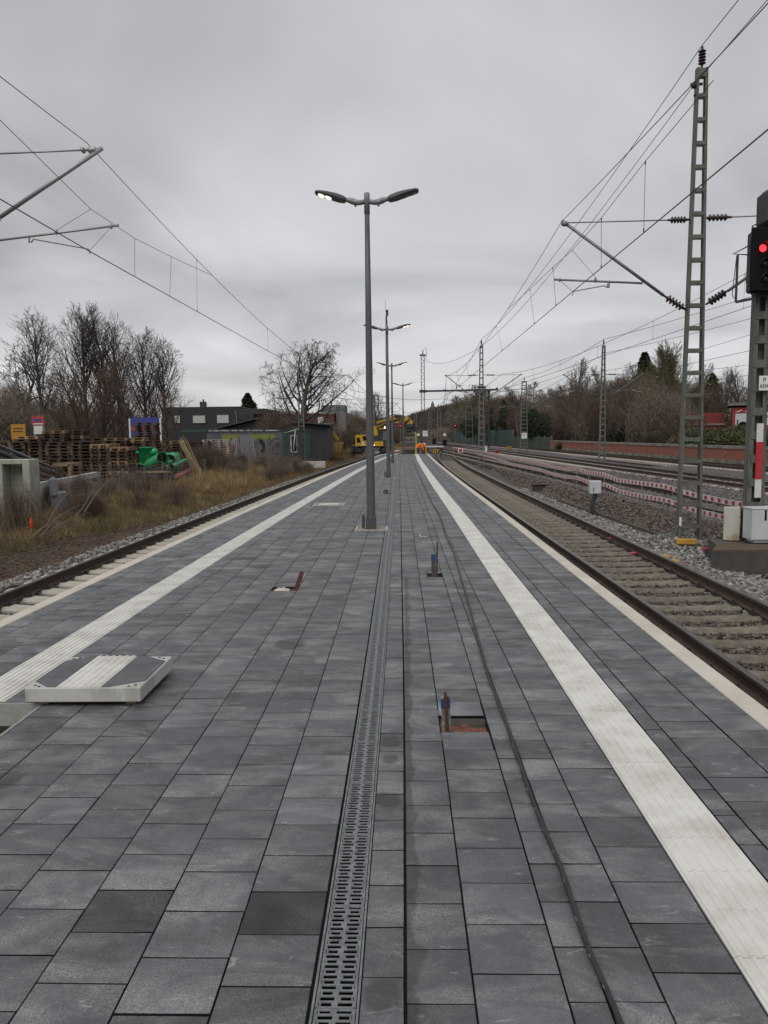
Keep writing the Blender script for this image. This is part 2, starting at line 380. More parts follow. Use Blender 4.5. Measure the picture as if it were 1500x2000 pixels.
PH={-.585:2.448,-.875:2.329,-1.165:2.453,-1.455:2.582,-1.745:2.45,-2.035:2.58,-.148:3.23,-.009:2.38,.198:2.264,.476:2.395,.593:2.395,.765:2.276}
tiles=[]
for side,cc in((0,mcols),(1,cols)):
    for (a,b,o) in cc:
        v=PSTART-.5+((PH.get(round(a,3),1.3+o+.03*math.sin(a*9))-PSTART+.5)%ROW)
        while v<PEND:
            tiles.append((a,b,max(v,PSTART),min(v+ROW,PEND),side)); v+=ROW
for h in HOLES+PATCH: tiles=subtract(tiles,h)
def fx(u,v,side):
    return u+ (CL(v) if side else CR(v))
tv=[];tr_=[];VV=[];FF=[];FM=[]
DARK=[(-1.02,2.58),(-.44,2.57),(-.08,3.36),(-.08,4.10),(-.08,3.31),(-.08,4.07),(-.45,4.3)]
nv=0
for (u0,u1,v0,v1,side) in tiles:
    if v1-v0<.012: continue
    gxx=.0022+.0008*random.random(); gyy=.0026+.0014*random.random(); bz=.0025; bv=.003
    xs=[fx(u,v,side) for u,v in((u0,v0),(u1,v0),(u1,v1),(u0,v1))]
    if side==0 and u1<-.5:
        lim=[float(CL(v))-2.6 for v in(v0,v0,v1,v1)]
        if all(x<=l+.01 for x,l in zip(xs,lim)): continue
        xs=[max(x,l) for x,l in zip(xs,lim)]
    if side==0 and u0<-2.3: pass
    tilt=[random.gauss(0,.0007) for _ in range(4)]; dz=random.gauss(0,.0006)
    ys=(v0+gyy,v0+gyy,v1-gyy,v1-gyy); sg=(1,-1,-1,1); sy=(1,1,-1,-1)
    P0=[(xs[i]+gxx*sg[i],ys[i],-.03) for i in range(4)]
    P1=[(xs[i]+gxx*sg[i],ys[i],-bz+dz+tilt[i]) for i in range(4)]
    P2=[(xs[i]+(gxx+bv)*sg[i],ys[i]+bv*sy[i],dz+tilt[i]) for i in range(4)]
    VV+=P0+P1+P2
    FF+=[(nv+8,nv+9,nv+10,nv+11)]+[(nv+k*4+i,nv+k*4+(i+1)%4,nv+k*4+4+(i+1)%4,nv+k*4+4+i) for k in(0,1) for i in range(4)]; FM+=[0]+[1]*4+[0]*4
    t=random.gauss(1,.10)
    cx_,cy_=(u0+u1)/2,(v0+v1)/2
    for q,dk in zip(DARK[:4],(.42,.42,.66,.72)):
        if abs(cx_-q[0])<.14 and abs(cy_-q[1])<.12: t=dk
    if random.random()<.02: t*=.78
    if random.random()<.05: t*=1.12
    tv+=[t]*12; tr_+=[random.random()*60]*12; nv+=12
def tile_mat():
    m=bpy.data.materials.new('paving'); m.use_nodes=True; t=m.node_tree; P=t.nodes['Principled BSDF']; lk=t.links.new
    tc=t.nodes.new('ShaderNodeTexCoord')
    ar=t.nodes.new('ShaderNodeAttribute'); ar.attribute_name='tr'; off=t.nodes.new('ShaderNodeVectorMath'); off.operation='ADD'; lk(tc.outputs['Object'],off.inputs[0]); cb=t.nodes.new('ShaderNodeCombineXYZ'); lk(ar.outputs['Fac'],cb.inputs[0]); lk(ar.outputs['Fac'],cb.inputs[2]); lk(cb.outputs[0],off.inputs[1])
    def nz(s,d=6,st=None,ro=.6,dist=0,own=False):
        mp=t.nodes.new('ShaderNodeMapping'); lk(off.outputs[0] if own else tc.outputs['Object'],mp.inputs[0])
        if st: mp.inputs['Scale'].default_value=st; mp.inputs['Rotation'].default_value=(0,0,.5)
        n=t.nodes.new('ShaderNodeTexNoise'); n.inputs['Scale'].default_value=s; n.inputs['Detail'].default_value=d; n.inputs['Roughness'].default_value=ro; n.inputs['Distortion'].default_value=dist; lk(mp.outputs[0],n.inputs[0]); return n.outputs[0]
    def mr(v,a,b,c=0,d=1):
        r=t.nodes.new('ShaderNodeMapRange'); r.inputs[1].default_value=a; r.inputs[2].default_value=b; r.inputs[3].default_value=c; r.inputs[4].default_value=d; lk(v,r.inputs[0]); return r.outputs[0]
    def mixc(f,a,b):
        x=t.nodes.new('ShaderNodeMix'); x.data_type='RGBA'
        for i,v in((6,a),(7,b)):
            if isinstance(v,tuple): x.inputs[i].default_value=(*v,1)
            else: lk(v,x.inputs[i])
        lk(f,x.inputs[0]); return x.outputs[2]
    def mul(a,b):
        x=t.nodes.new('ShaderNodeMath'); x.operation='MULTIPLY'
        for i,v in((0,a),(1,b)):
            if isinstance(v,(int,float)): x.inputs[i].default_value=v
            else: lk(v,x.inputs[i])
        return x.outputs[0]
    base=mixc(mr(nz(4.,7,None,.68,0,True),.32,.68),(.072,.073,.080),(.126,.1275,.137))
    gr=mr(nz(120,4,None,.75),.36,.62)
    base=mixc(mul(mul(mr(nz(1.7,7,(1,2.2,1),.68,.9),.45,.66),.95),gr),base,(.30,.30,.30))
    base=mixc(mul(mr(nz(60,5,None,.75),.52,.75),.35),base,(.19,.19,.195))
    base=mixc(mul(mr(nz(45,5,None,.75,0,True),.30,.46),-1.0) if 0 else mul(mr(nz(45,5,None,.75,0,True),.30,.46,1,0),.4),base,(.05,.05,.053))      # chalky dust
    base=mixc(mul(mr(nz(17,6,(.35,1,1),.7,1.2,True),.60,.72),.75),base,(.34,.34,.34))               # scuffs
    base=mixc(mul(mr(nz(3.2,4,None,.55,.3,True),.55,.70),.6),base,(.048,.046,.047))           # damp
    base=mixc(mul(mr(nz(5.1,6,None,.7,0,True),.60,.74),.4),base,(.20,.16,.10))               # sand
    base=mixc(mul(mr(nz(300,2),.58,.72),.8),base,(.24,.24,.25))
    base=mixc(mul(mr(nz(180,2),.28,.42,1,0),.75),base,(.04,.04,.045))
    sx=t.nodes.new('ShaderNodeSeparateXYZ'); lk(tc.outputs['Object'],sx.inputs[0])
    def m2(op,a,b,c=None):
        x=t.nodes.new('ShaderNodeMath'); x.operation=op
        for i,v in((0,a),(1,b),(2,c)):
            if v is None: continue
            if isinstance(v,(int,float)): x.inputs[i].default_value=v
            else: lk(v,x.inputs[i])
        return x.outputs[0]
    wob=nz(9,4)
    edge=m2('ADD',m2('MULTIPLY',nz(3.3,3),.16),-.045)                      # damp band along the groove
    band=mul(mul(mr(m2('SUBTRACT',edge,sx.outputs[0]),0,.014),m2('GREATER_THAN',sx.outputs[0],-.012)),m2('LESS_THAN',sx.outputs[1],9.))
    base=mixc(mul(band,.6),base,(.040,.039,.041))
    for cx_,cy_,r_ in((-.09,4.10,.055),(-.085,3.87,.045),(-.09,3.42,.06),(-.085,2.16,.055),(-.95,6.1,.12),(-2.0,3.62,.08)):
        d_=m2('SQRT',m2('ADD',m2('POWER',m2('SUBTRACT',sx.outputs[0],cx_),2.),m2('POWER',m2('MULTIPLY',m2('SUBTRACT',sx.outputs[1],cy_),.75),2.)),0)
        base=mixc(mul(mr(m2('ADD',d_,m2('MULTIPLY',m2('SUBTRACT',wob,.5),.05)),r_+.012,r_-.012),.62),base,(.036,.035,.036))
    a=t.nodes.new('ShaderNodeAttribute'); a.attribute_name='tv'
    s=t.nodes.new('ShaderNodeVectorMath'); s.operation='SCALE'; lk(base,s.inputs[0]); lk(a.outputs['Fac'],s.inputs['Scale']); lk(s.outputs[0],P.inputs['Base Color'])
    lk(mr(nz(4,4),.3,.7,.5,.72),P.inputs['Roughness']); P.inputs['Specular IOR Level'].default_value=.35
    b=t.nodes.new('ShaderNodeBump'); b.inputs['Strength'].default_value=.25; b.inputs['Distance'].default_value=.006; lk(nz(170,4),b.inputs['Height']); lk(b.outputs[0],P.inputs['Normal'])
    return m
M['paving']=tile_mat()
me=np_mesh('platform_paving',VV,FF,[M['paving'],M['joint']],False,FM); fattr(me,'tv',tv); fattr(me,'tr',tr_); tag(link('platform_paving',me),kind='structure')
# joint bed (sheet under the tiles, with the openings left out)
bed=[(a,b,v,min(v+2,PEND-.005),0) for (a,b) in ((-2.8,-1.7),(-1.7,-.29),(-.15,.9),(.9,2.1)) for v in np.arange(PSTART,PEND,2.)]
bed+=[(a,b,v,min(v+2,PEND-.005),1) for (a,b) in ((-3.7,-2.55),) for v in np.arange(PSTART,PEND,2.)]
for h in HOLES: bed=subtract(bed,h)
mb=MB()
for (a,b,v0,v1,sd_) in bed:
    A=[fx(a,v0,sd_),fx(b,v0,sd_),fx(b,v1,sd_),fx(a,v1,sd_)]; zb=-.010-(.003 if sd_ else 0)-(.0015 if a<-1.7 and a>-2.9 else 0)
    mb.add([(A[0],v0,zb),(A[1],v0,zb),(A[2],v1,zb),(A[3],v1,zb)],[(0,1,2,3)])
tag(mb.build('paving_joint_bed',M['joint']),kind='structure')
# platform body
mb=MB(); ys=list(np.arange(PSTART,PEND,1.5))+[PEND]
rows=[]
for y in ys:
    xl=-3.77+float(CL(y)); xr=2.17+float(CR(y)); rows.append([(xl,y,-.06),(xl,y,-1.2),(xr,y,-1.2),(xr,y,-.06)])
vs=[p for r in rows for p in r]; fs=[]
for i in range(len(rows)-1):
    for k in(0,2): fs.append((i*4+k,i*4+k+1,i*4+4+k+1,i*4+4+k))
n=len(rows)-1; fs+=[(0,1,2,3),(n*4+3,n*4+2,n*4+1,n*4)]
mb.add(vs,fs); tag(mb.build('platform_wall',M['concrete']),kind='structure')
# pale edge slabs
for nm,e0,e1,fn in(('platform_edge',2.05,2.2,CR),('platform_edge',-3.8,-3.66,CL)):
    mb=MB(); y=PSTART
    while y<PEND:
        y1=min(y+1.0,PEND); g=.0015
        q=[(e0+float(fn(y)),y+g),(e1+float(fn(y)),y+g),(e1+float(fn(y1)),y1-g),(e0+float(fn(y1)),y1-g)]
        b=.006
        t_=[(q[0][0]+b,q[0][1]+b*.3),(q[1][0]-b,q[1][1]+b*.3),(q[2][0]-b,q[2][1]-b*.3),(q[3][0]+b,q[3][1]-b*.3)]
        vs=[(*p,-.08) for p in q]+[(*p,-.004) for p in q]+[(*p,.002) for p in t_]
        mb.add(vs,[(8,9,10,11),(3,2,1,0)]+[(k*4+i,k*4+(i+1)%4,k*4+4+(i+1)%4,k*4+4+i) for k in(0,1) for i in range(4)]); y=y1
    tag(mb.build(nm,M['edge_stone']),kind='structure')
# ribbed tactile strips
def tactile(u0,u1,fn,holes,off):
    mb=MB(); n=7; v=PSTART+off
    rects=[]
    while v<PEND: rects.append((u0,u1,v,min(v+.2465,PEND))); v+=.2465
    for h in holes: rects=subtract(rects,h)
    for (a,b,v0,v1) in rects:
        if v1-v0<.01: continue
        prof=[(a+.001,-.03),(a+.0015,-.001)]
        k=max(1,round((b-a)/(u1-u0)*n)); p=(b-a)/k; dz=random.gauss(0,.0008)
        for i in range(k):
            s=a+p*i; prof+=[(s+p*.16,0),(s+p*.27,.0075),(s+p*.58,.0075),(s+p*.70,0)]
        prof+=[(b-.0015,-.001),(b-.001,-.03)]
        m=len(prof); g=.0015
        r0=[(x+float(fn(v0)),v0+g,z+dz) for x,z in prof]; r1=[(x+float(fn(v1)),v1-g,z+dz) for x,z in prof]
        mb.add(r0+r1,[(i,i+1,m+i+1,m+i) for i in range(m-1)]+[tuple(range(m-1,-1,-1)),tuple(range(m,2*m))])
    return mb
tag(tactile(1.045,1.35,CR,[],.02).build('tactile_paving',M['tactile']),kind='structure')
tag(tactile(-2.9,-2.6,CL,HOLES[3:],.1).build('tactile_paving',M['tactile']),kind='structure')
# patches round the lamp feet (pale sand + small setts)
def patch_mat():
    return mat('sand_patch',(.30,.26,.16),.95,(.22,.20,.15),14,bump=.4,bscale=50)
M['sand']=patch_mat()
M['sett']=mat('sett',(.34,.33,.31),.9,island=.25)
mb=MB(); ms=MB()
for (a,b,c,d_) in PATCH[:4]:
    s=float(CR(c)); mb.box(((a+b)/2+s,(c+d_)/2,-.011),(b-a-.01,d_-c-.01,.012))
    for x in np.arange(a+.03,b-.02,.052):
        for y_ in(c+.025,d_-.025): ms.bbox((x+s,y_,-.004+random.gauss(0,.001)),(.044,.042,.02),.004)
    for y_ in np.arange(c+.075,d_-.05,.052):
        for x in(a+.03,b-.03): ms.bbox((x+s,y_,-.004+random.gauss(0,.001)),(.044,.042,.02),.004)
tag(mb.build('sand_patch',M['sand']),kind='structure'); tag(ms.build('sett_border',M['sett']),kind='structure')
# ---------------------------------------------------------------- tracks
def rail_mesh(mb,xf,y0,y1,off,zf,st=2.):
    prof=[(-.036,0),(-.034,.0),(.034,0),(.036,-.012),(.034,-.038),(.009,-.05),(.008,-.13),(.07,-.148),(.07,-.162),(-.07,-.162),(-.07,-.148),(-.008,-.13),(-.009,-.05),(-.034,-.038),(-.036,-.012)]
    prof=prof[1:]
    ys=np.arange(y0,y1+.01,st); m=len(prof); vs=[]
    for y in ys:
        dx=float(xf(y+.5)-xf(y-.5)); nxx=1/math.hypot(1,dx); nyy=-dx*nxx
        x=float(xf(y)); z=float(zf(y))
        for px_,pz in prof: o=off+px_; vs.append((x+o*nxx,y+o*nyy,z+pz))
    b=0; fs=[(i*m+k,i*m+(k+1)%m,(i+1)*m+(k+1)%m,(i+1)*m+k) for i in range(len(ys)-1) for k in range(m)]
    b0=len(mb.f); mb.add(vs,fs)
    for i in range(len(fs)): mb.m[b0+i]=1 if i%m==0 else 0
def sleeper_mesh(name,mats,clips=True,detail=True,dark_sides=False):
    # concrete sleeper lofted along x, waisted in the middle; rail seats at +-.75
    st=[(-1.3,.13,.09,-.17),(-1.27,.14,.12,-.165),(-.95,.14,.12,-.165),(-.6,.135,.115,-.165),(-.35,.10,.080,-.180),(0,.082,.068,-.188),(.35,.10,.080,-.180),(.6,.135,.115,-.165),(.95,.14,.12,-.165),(1.27,.14,.12,-.165),(1.3,.13,.09,-.17)]
    mb=MB(); vs=[]
    for x,wb,wt,z in st: vs+=[(x,-wb,-.36),(x,wb,-.36),(x,wb,z-.05),(x,wt*.78,z),(x,-wt*.78,z),(x,-wb,z-.05)]
    fs=[(i*6+k,i*6+6+k,i*6+6+(k+1)%6,i*6+(k+1)%6) for i in range(len(st)-1) for k in range(6)]+[tuple(range(6)),tuple(range(len(st)*6-1,len(st)*6-7,-1))]
    mb.add(vs,fs)
    if dark_sides:  # vertical sides and underside take a darker material than the top
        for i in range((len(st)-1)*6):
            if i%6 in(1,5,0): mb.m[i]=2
    if clips:
        mb.mi=1
        for s in(-1,1):
            for t in(-1,1):
                x=s*.7535+t*.115
                mb.bbox((x,0,-.155),(.075,.15,.03),.01); mb.tube((x,0,-.16),(x,0,-.09),.016,n=6); mb.tube((x-t*.01,-.055,-.145),(x-t*.045,-.055,-.135),.012,n=5); mb.tube((x-t*.01,.055,-.145),(x-t*.045,.055,-.135),.012,n=5)
                mb.path([(x-t*.05,-.05,-.14),(x,-.06,-.125),(x+t*.03,-.03,-.12),(x+t*.03,.03,-.12),(x,.06,-.125),(x-t*.05,.05,-.14)],.009,4)
    return mb.mesh(name,mats)
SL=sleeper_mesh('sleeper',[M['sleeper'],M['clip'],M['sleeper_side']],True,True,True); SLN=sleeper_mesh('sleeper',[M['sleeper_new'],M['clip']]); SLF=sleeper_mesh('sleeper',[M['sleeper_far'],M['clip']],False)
def track(label,xf,zf,y0,y1,slm,s0,s1,group=None,drop=0.):
    t=thing('railway_track',label,'railway track',(float(xf(y0)),y0,float(zf(y0))),group=group)
    for off in(-.7535,.7535):
        mb=MB(); rail_mesh(mb,xf,y0,y1,off,zf); mb.build('rail',[M['rail_side'],M['rail_top']],t,world=True)
    y=s0; k=0; rest=[]
    while y<s1:
        dx=float(xf(y+1)-xf(y-1))/2; T=Matrix.Translation((float(xf(y)),y,float(zf(y))-drop))@Matrix.Rotation(-math.atan(dx)+random.gauss(0,.004),4,'Z')
        if k<100:
            o=link('sleeper',slm,t); o.matrix_local=Matrix.Translation(-Vector(t.location))@T
        else: rest.append(T)
        k+=1; y+=.6+random.gauss(0,.006)
    if rest:
        bv=[v.co.copy() for v in slm.vertices]; bf=[tuple(p.vertices) for p in slm.polygons]
        mb=MB(); mb2=[p.material_index for p in slm.polygons]
        for T in rest:
            n0=len(mb.f); mb.add([T@v-Vector(t.location) for v in bv],bf); mb.m[n0:]=mb2
        o=link('sleeper',mb.mesh('sleeper_rest',list(slm.materials)),t); tag(o,kind='stuff')
    return t
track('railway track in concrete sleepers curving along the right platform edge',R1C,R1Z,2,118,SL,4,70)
track('railway track with pale new sleepers along the left platform edge',LC,lambda y:-.55,4,240,SLN,6,120)
zr=lambda y:ZR
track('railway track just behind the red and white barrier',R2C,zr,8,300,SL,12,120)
track('second railway track beyond the red and white barrier, left of the lattice masts',R3C,zr,14,320,SLF,18,130)
track('farthest railway track, running along the foot of the low brick wall',R4C,zr,20,320,SLF,26,140)
# turnout strands at the far end where the right hand track joins
mb=MB(); tz=lambda y:-.47
X1=smooth_curve([(0,2.6),(92,4.2),(100,3.7),(120,2.8),(160,1.2)],6)
tt=thing('turnout_rails','bare turnout rails branching left beyond the platform end','railway track',(4.2,92,-.5))
for off in(-.75,.75):
    mb=MB(); rail_mesh(mb,X1,92,150,off,tz); mb.build('rail',[M['rail_side'],M['rail_top']],tt,world=True)
# ---------------------------------------------------------------- loose ballast stones
def ico():
    p=(1+5**.5)/2; v=np.array([(-1,p,0),(1,p,0),(-1,-p,0),(1,-p,0),(0,-1,p),(0,1,p),(0,-1,-p),(0,1,-p),(p,0,-1),(p,0,1),(-p,0,-1),(-p,0,1)],float)/1.9
    f=np.array([(0,11,5),(0,5,1),(0,1,7),(0,7,10),(0,10,11),(1,5,9),(5,11,4),(11,10,2),(10,7,6),(7,1,8),(3,9,4),(3,4,2),(3,2,6),(3,6,8),(3,8,9),(4,9,5),(2,4,11),(6,2,10),(8,6,7),(9,8,1)])
    return v,f
IV,IF=ico()
def stones(name,label,matl,pts,size,zoff=0.,flat=.65):
    n=len(pts); sz=size*(.55+.9*RNG.random((n,1,1)))
    v=IV[None]*(1+.28*RNG.normal(size=(n,12,1)))*sz
    v=v*np.array([1,1,flat])*(1+.3*RNG.normal(size=(n,1,3)))
    a=RNG.random(n)*6.283; c,s=np.cos(a)[:,None],np.sin(a)[:,None]; b=RNG.normal(0,.5,n); cb,sb=np.cos(b)[:,None],np.sin(b)[:,None]
    x,y,z=v[...,0],v[...,1],v[...,2]; y,z=y*cb-z*sb,y*sb+z*cb; x,y=x*c-y*s,x*s+y*c
    P=np.asarray(pts); v=np.stack([x+P[:,0:1],y+P[:,1:2],z+P[:,2:3]+zoff],-1).reshape(-1,3)
    F=(IF[None]+12*np.arange(n)[:,None,None]).reshape(-1,3)
    o=link(name,np_mesh(name,v,F,matl)); return tag(o,label,'ballast',kind='stuff')
def scatter(y0,y1,dens,fa,fb,zr_=.03):
    ys=RNG.uniform(y0,y1,int((y1-y0)*dens*8)); a=fa(ys); b=fb(ys); w_=RNG.random(len(ys))
    keep=RNG.random(len(ys))<(b-a)/8.; ys,a,b,w_=ys[keep],a[keep],b[keep],w_[keep]
    xs=a+(b-a)*w_; return np.stack([xs,ys,terr(xs,ys)+RNG.uniform(-.01,zr_,len(xs))],-1)
r1a=lambda y:R1C(y)-2.1
P=np.concatenate([scatter(4.,13,640,r1a,lambda y:KERB(y)),scatter(13,22,430,r1a,lambda y:KERB(y)),scatter(22,36,230,lambda y:R1C(y)+.75,lambda y:KERB(y))])
inb=np.abs(P[:,0]-R1C(P[:,1]))<.70; P[inb,2]-=.008
stones('ballast','grey broken stone ballast beside and beyond the right hand rails','stone_grey' and M['stone_grey'],P[~inb],.036)
stones('ballast','darker ballast filling the gaps between the sleepers of the right hand track',M['stone_brown'],P[inb],.026,.0)
P=np.concatenate([scatter(5,14,520,lambda y:LC(y)-2.05,lambda y:LC(y)+1.5),scatter(14,26,330,lambda y:LC(y)-2.0,lambda y:LC(y)+1.4),scatter(26,45,140,lambda y:LC(y)-1.95,lambda y:LC(y)-.7)])
P[np.abs(P[:,0]-LC(P[:,1]))<1.3,2]-=.02
stones('ballast','grey ballast around the left hand track',M['stone_grey'],P,.030)
P=np.concatenate([scatter(11,22,520,lambda y:KERB(y)+.06,lambda y:R2C(y)-1.5),scatter(22,40,300,lambda y:KERB(y)+.06,lambda y:R2C(y)-1.5),scatter(40,62,110,lambda y:KERB(y)+.06,lambda y:R2C(y)-1.5)])
stones('ballast','brown weathered stones covering the slope below the red and white barrier',M['stone_brown'],P,.04,.0)
P=np.concatenate([scatter(16,30,260,lambda y:R2C(y)-1.6,lambda y:R2C(y)+3.8),scatter(28,46,110,lambda y:R2C(y)-1.4,lambda y:R3C(y)+3.)])
stones('ballast','purplish grey ballast under the tracks beyond the barrier',M['stone_purple'],P,.04,-.012)
# ================================================================ THINGS ON THE PLATFORM
# ---- drain channel
t=thing('drainage_channel','long narrow slotted metal drain running down the middle of the platform','drain',(-.215,PSTART,0))
mb=MB(); ys=np.arange(PSTART,PEND-2,1.)
for i in range(len(ys)-1):
    a,b=ys[i],ys[i+1]; s0,s1=float(CR(a)),float(CR(b))
    for u in(-.2875,-.1525):
        mb.add([(u+d+s,y,z) for z in(-.09,.001) for y,s in((a,s0),(b,s1)) for d in(-.0035,.0035)],[(0,1,3,2),(4,6,7,5),(0,2,6,4),(1,5,7,3),(0,4,5,1),(2,3,7,6)])
mb.build('channel_frame',M['grate'],t,world=True)
mb=MB()
for i in range(len(ys)-1):
    a,b=ys[i],ys[i+1]; s0,s1=float(CR(a)),float(CR(b)); mb.quad((-.284+s0,a,-.085),(-.156+s0,a,-.085),(-.156+s1,b,-.085),(-.284+s1,b,-.085))
for i in range(len(ys)-1):
    a,b=ys[i],ys[i+1]; s0,s1=float(CR(a)),float(CR(b))
    for u in(-.2835,-.1565): mb.quad((u+s0,a,-.085),(u+s1,b,-.085),(u+s1,b,-.012),(u+s0,a,-.012))
mb.build('channel_bottom',M['black'],t,world=True)
def grate(name,detail=True):
    mb=MB(); L_=.495; w_=.122; nsl=21; p=L_/nsl
    for x in(-w_/2+.004,w_/2-.004,0): mb.box((x,L_/2,-.020),(.008 if x else .011,L_,.038))
    for i in range(nsl+1):
        y=i*p+.001; 
        if y>L_: y=L_-.003
        mb.box((0,y,-.0035),(w_-.014,.0078,.0035))
        if i<nsl:   # staggered closed bits at the middle and the sides
            q=.006*(1 if i%2 else -1)
            mb.box((q,y+p/2,-.0040),(.015,p*.66,.0035))
            mb.box((-w_/2+.011-q*.4,y+p/2,-.0040),(.006,p*.66,.0035)); mb.box((w_/2-.011-q*.4,y+p/2,-.0040),(.006,p*.66,.0035))
    return mb.mesh(name,M['grate'])
GR=grate('grating'); k=0; y=PSTART+.02; rest=[]
while y<PEND-3:
    if k<100:
        o=link('grating',GR,t); o.location=(-.22+float(CR(y+.25))+.215,y-PSTART,-.003-random.random()*.001); o.rotation_euler.z=-math.atan(float(CR(y+.5)-CR(y))/.5)
    else: rest.append(y)
    k+=1; y+=.5
if rest:
    mb=MB()
    for y in rest:
        for x in(-.05,-.0,.05): mb.box((-.22+x+float(CR(y)),y+.25,-.012),(.02,.49,.02))
        for q in range(12): mb.box((-.22+float(CR(y)),y+.02+q*.04,-.010),(.12,.018,.018))
    o=mb.build('grating_rest',M['grate'],t,world=True); tag(o,kind='stuff')
# ---- lamps
def lamp(lit=(1,1)):
    t=thing('platform_lamp','x','street lamp')
    mb=MB(); mb.lathe([(.078,0),(.078,.2),(.076,.9),(.07,1.6),(.055,3.6),(.043,5.45)],n=12); mb.build('pole',M['lamp_grey'],t,True)
    mb=MB(); mb.bbox((0,0,.1),(.185,.185,.22),.008); mb.bbox((0,0,.215),(.172,.172,.012),.003); mb.build('foot_sleeve',M['lamp_dark'],t)
    mb=MB(); mb.bbox((-.14,-.02,.13),(.055,.07,.24),.012); mb.tube((.06,-.09,.26),(.115,-.1,.262),.008); mb.tube((-.06,-.09,.27),(-.13,-.1,.272),.008); mb.build('cable_cap',M['lamp_dark'],t)
    mb=MB(); mb.bbox((0,-.077,1.15),(.075,.01,.34),.004); mb.build('access_door',M['lamp_grey'],t)
    mb=MB(); mb.lathe([(.05,5.42),(.05,5.74),(.042,5.77)],n=12); mb.build('pole_head',M['galv_dull'],t,True)
    for s in(-1,1):
        mb=MB(); mb.path([(0,0,5.63),(s*.12,0,5.61),(s*.2,0,5.615),(s*.27,0,5.64),(s*.34,0,5.66),(s*.38,0,5.66)],[.038,.042,.05,.05,.038,.03],10); mb.tube((s*.2,0,5.585),(s*.2,0,5.545),.02,n=6)
        a=mb.build('bracket_arm',M['galv_dull'],t,True)
        # flat luminaire, tapering outward and rising
        st=[(.36,.05,5.64,5.69),(.40,.10,5.625,5.71),(.5,.12,5.645,5.745),(.6,.13,5.68,5.77),(.72,.13,5.722,5.792),(.84,.125,5.758,5.808),(.885,.10,5.768,5.806),(.90,.06,5.775,5.80)]
        mb=MB(); vs=[]
        for x,h,z0,z1 in st: vs+=[(s*x,-h*.85,z0),(s*x,h*.85,z0),(s*x,h,z0+(z1-z0)*.35),(s*x,h*.7,z1),(s*x,-h*.7,z1),(s*x,-h,z0+(z1-z0)*.35)]
        fs=[(i*6+k,i*6+6+k,i*6+6+(k+1)%6,i*6+(k+1)%6) for i in range(len(st)-1) for k in range(6)]+[tuple(range(6)),tuple(range(len(st)*6-1,len(st)*6-7,-1))]
        mb.add(vs,fs); hd=mb.build('luminaire',M['lamp_dark'],t,False)
        mb=MB()
        for x0,x1 in((.615,.725),(.735,.85)):
            def zz(x): return np.interp(x,[.6,.72,.84,.9],[5.68,5.722,5.758,5.775])-.004
            xm=(x0+x1)/2; r=(x1-x0)/2; ring=[(s*(xm+r*math.cos(a)),.095*math.sin(a),float(zz(xm+r*math.cos(a)))) for a in np.linspace(0,2*math.pi,14)[:-1]]
            mb.add(ring,[tuple(range(len(ring)))])
            ring2=[(s*(xm+r*.9*math.cos(a)),.085*math.sin(a),float(zz(xm+r*.9*math.cos(a)))-.008) for a in np.linspace(0,2*math.pi,14)[:-1]]
            mb.add(ring+ring2,[(i,(i+1)%13,13+(i+1)%13,13+i) for i in range(13)]+[tuple(range(13,26))])
        mb.build('led_panel',M['led'] if lit[0 if s<0 else 1] else M['led_off'],hd)
    return t
labs=['nearest and tallest looking double headed platform lamp, its left head glowing warm','second platform lamp from the camera, standing right behind the thin dark mast','third platform lamp, smaller, seen just right of the second lamp post','farthest platform lamp, slim and alone near the platform end']
for i,(x,y) in enumerate(LAMPS):
    o=lamp(((1,0),(0,1),(1,1),(0,1))[i]); o.location=(x,y,0); o.scale=(1,1,1.016); tag(o,labs[i],'street lamp','double headed lamps along the platform')
# ---- thin dark mast with aerial
t=thing('aerial_mast','thin dark mast with a small box and whip aerial on top, behind the second lamp','mast',(-.83,38.,0))
mb=MB(); mb.lathe([(.075,0),(.07,3),(.055,6.2),(.045,7.4)],n=10); mb.build('pole',M['steel_dark'],t,True)
mb=MB(); mb.bbox((0.04,0,7.55),(.12,.14,.28),.02); mb.tube((0.01,0,7.1),(.06,0,7.15),.03); mb.build('aerial_box',M['steel_dark'],t)
mb=MB(); mb.tube((-.03,0,7.6),(-.03,0,8.15),.008,n=5); mb.build('aerial',M['steel_dark'],t)
# ---- small black cap
t=MB(); t.lathe([(.085,0),(.085,.02),(.07,.03),(.068,.085),(.045,.115),(.01,.12)],(0,0,0)); t.bbox((.07,-.03,.006),(.16,.09,.012),.003)
o=t.build('duct_stub',M['black_rubber'],None,True); o.location=(-.55,22.,0); tag(o,'small black plastic cap standing on the paving beyond the first lamp','duct stub')
# ---- manhole
mx_,my_=-1.87,18.75
t=thing('manhole','round pale concrete manhole cover in a square of small setts','manhole',(mx_,my_,0))
mb=MB(); mb.lathe([(.27,-.02),(.27,.003),(.26,.006)],(0,0,0),n=32); mb.build('cover',M['edge_stone'],t)
mb=MB(); mb.lathe([(.31,-.02),(.31,.001),(.275,.001),(.275,-.02)],(0,0,0),n=32); mb.build('cover_ring',M['galv_dull'],t)
mb=MB(); mb.box((0,0,-.014),(.79,.79,.012)); mb.build('mortar_bed',M['sand'],t)
mb=MB()
for i in range(13):
    for s in(-1,1):
        q=-.36+i*.06; mb.bbox((q,s*.365,-.006),(.052,.052,.02),.005)
        if 0<i<12: mb.bbox((s*.365,q,-.006),(.052,.052,.02),.005)
for i in range(40):
    a=i/40*6.283; x,y=.345*math.cos(a)*1.0,.345*math.sin(a)
    if abs(x)<.33 and abs(y)<.33: mb.bbox((x,y,-.006),(.04,.04,.02),.004,a)
mb.build('sett_surround',M['sett'],t)
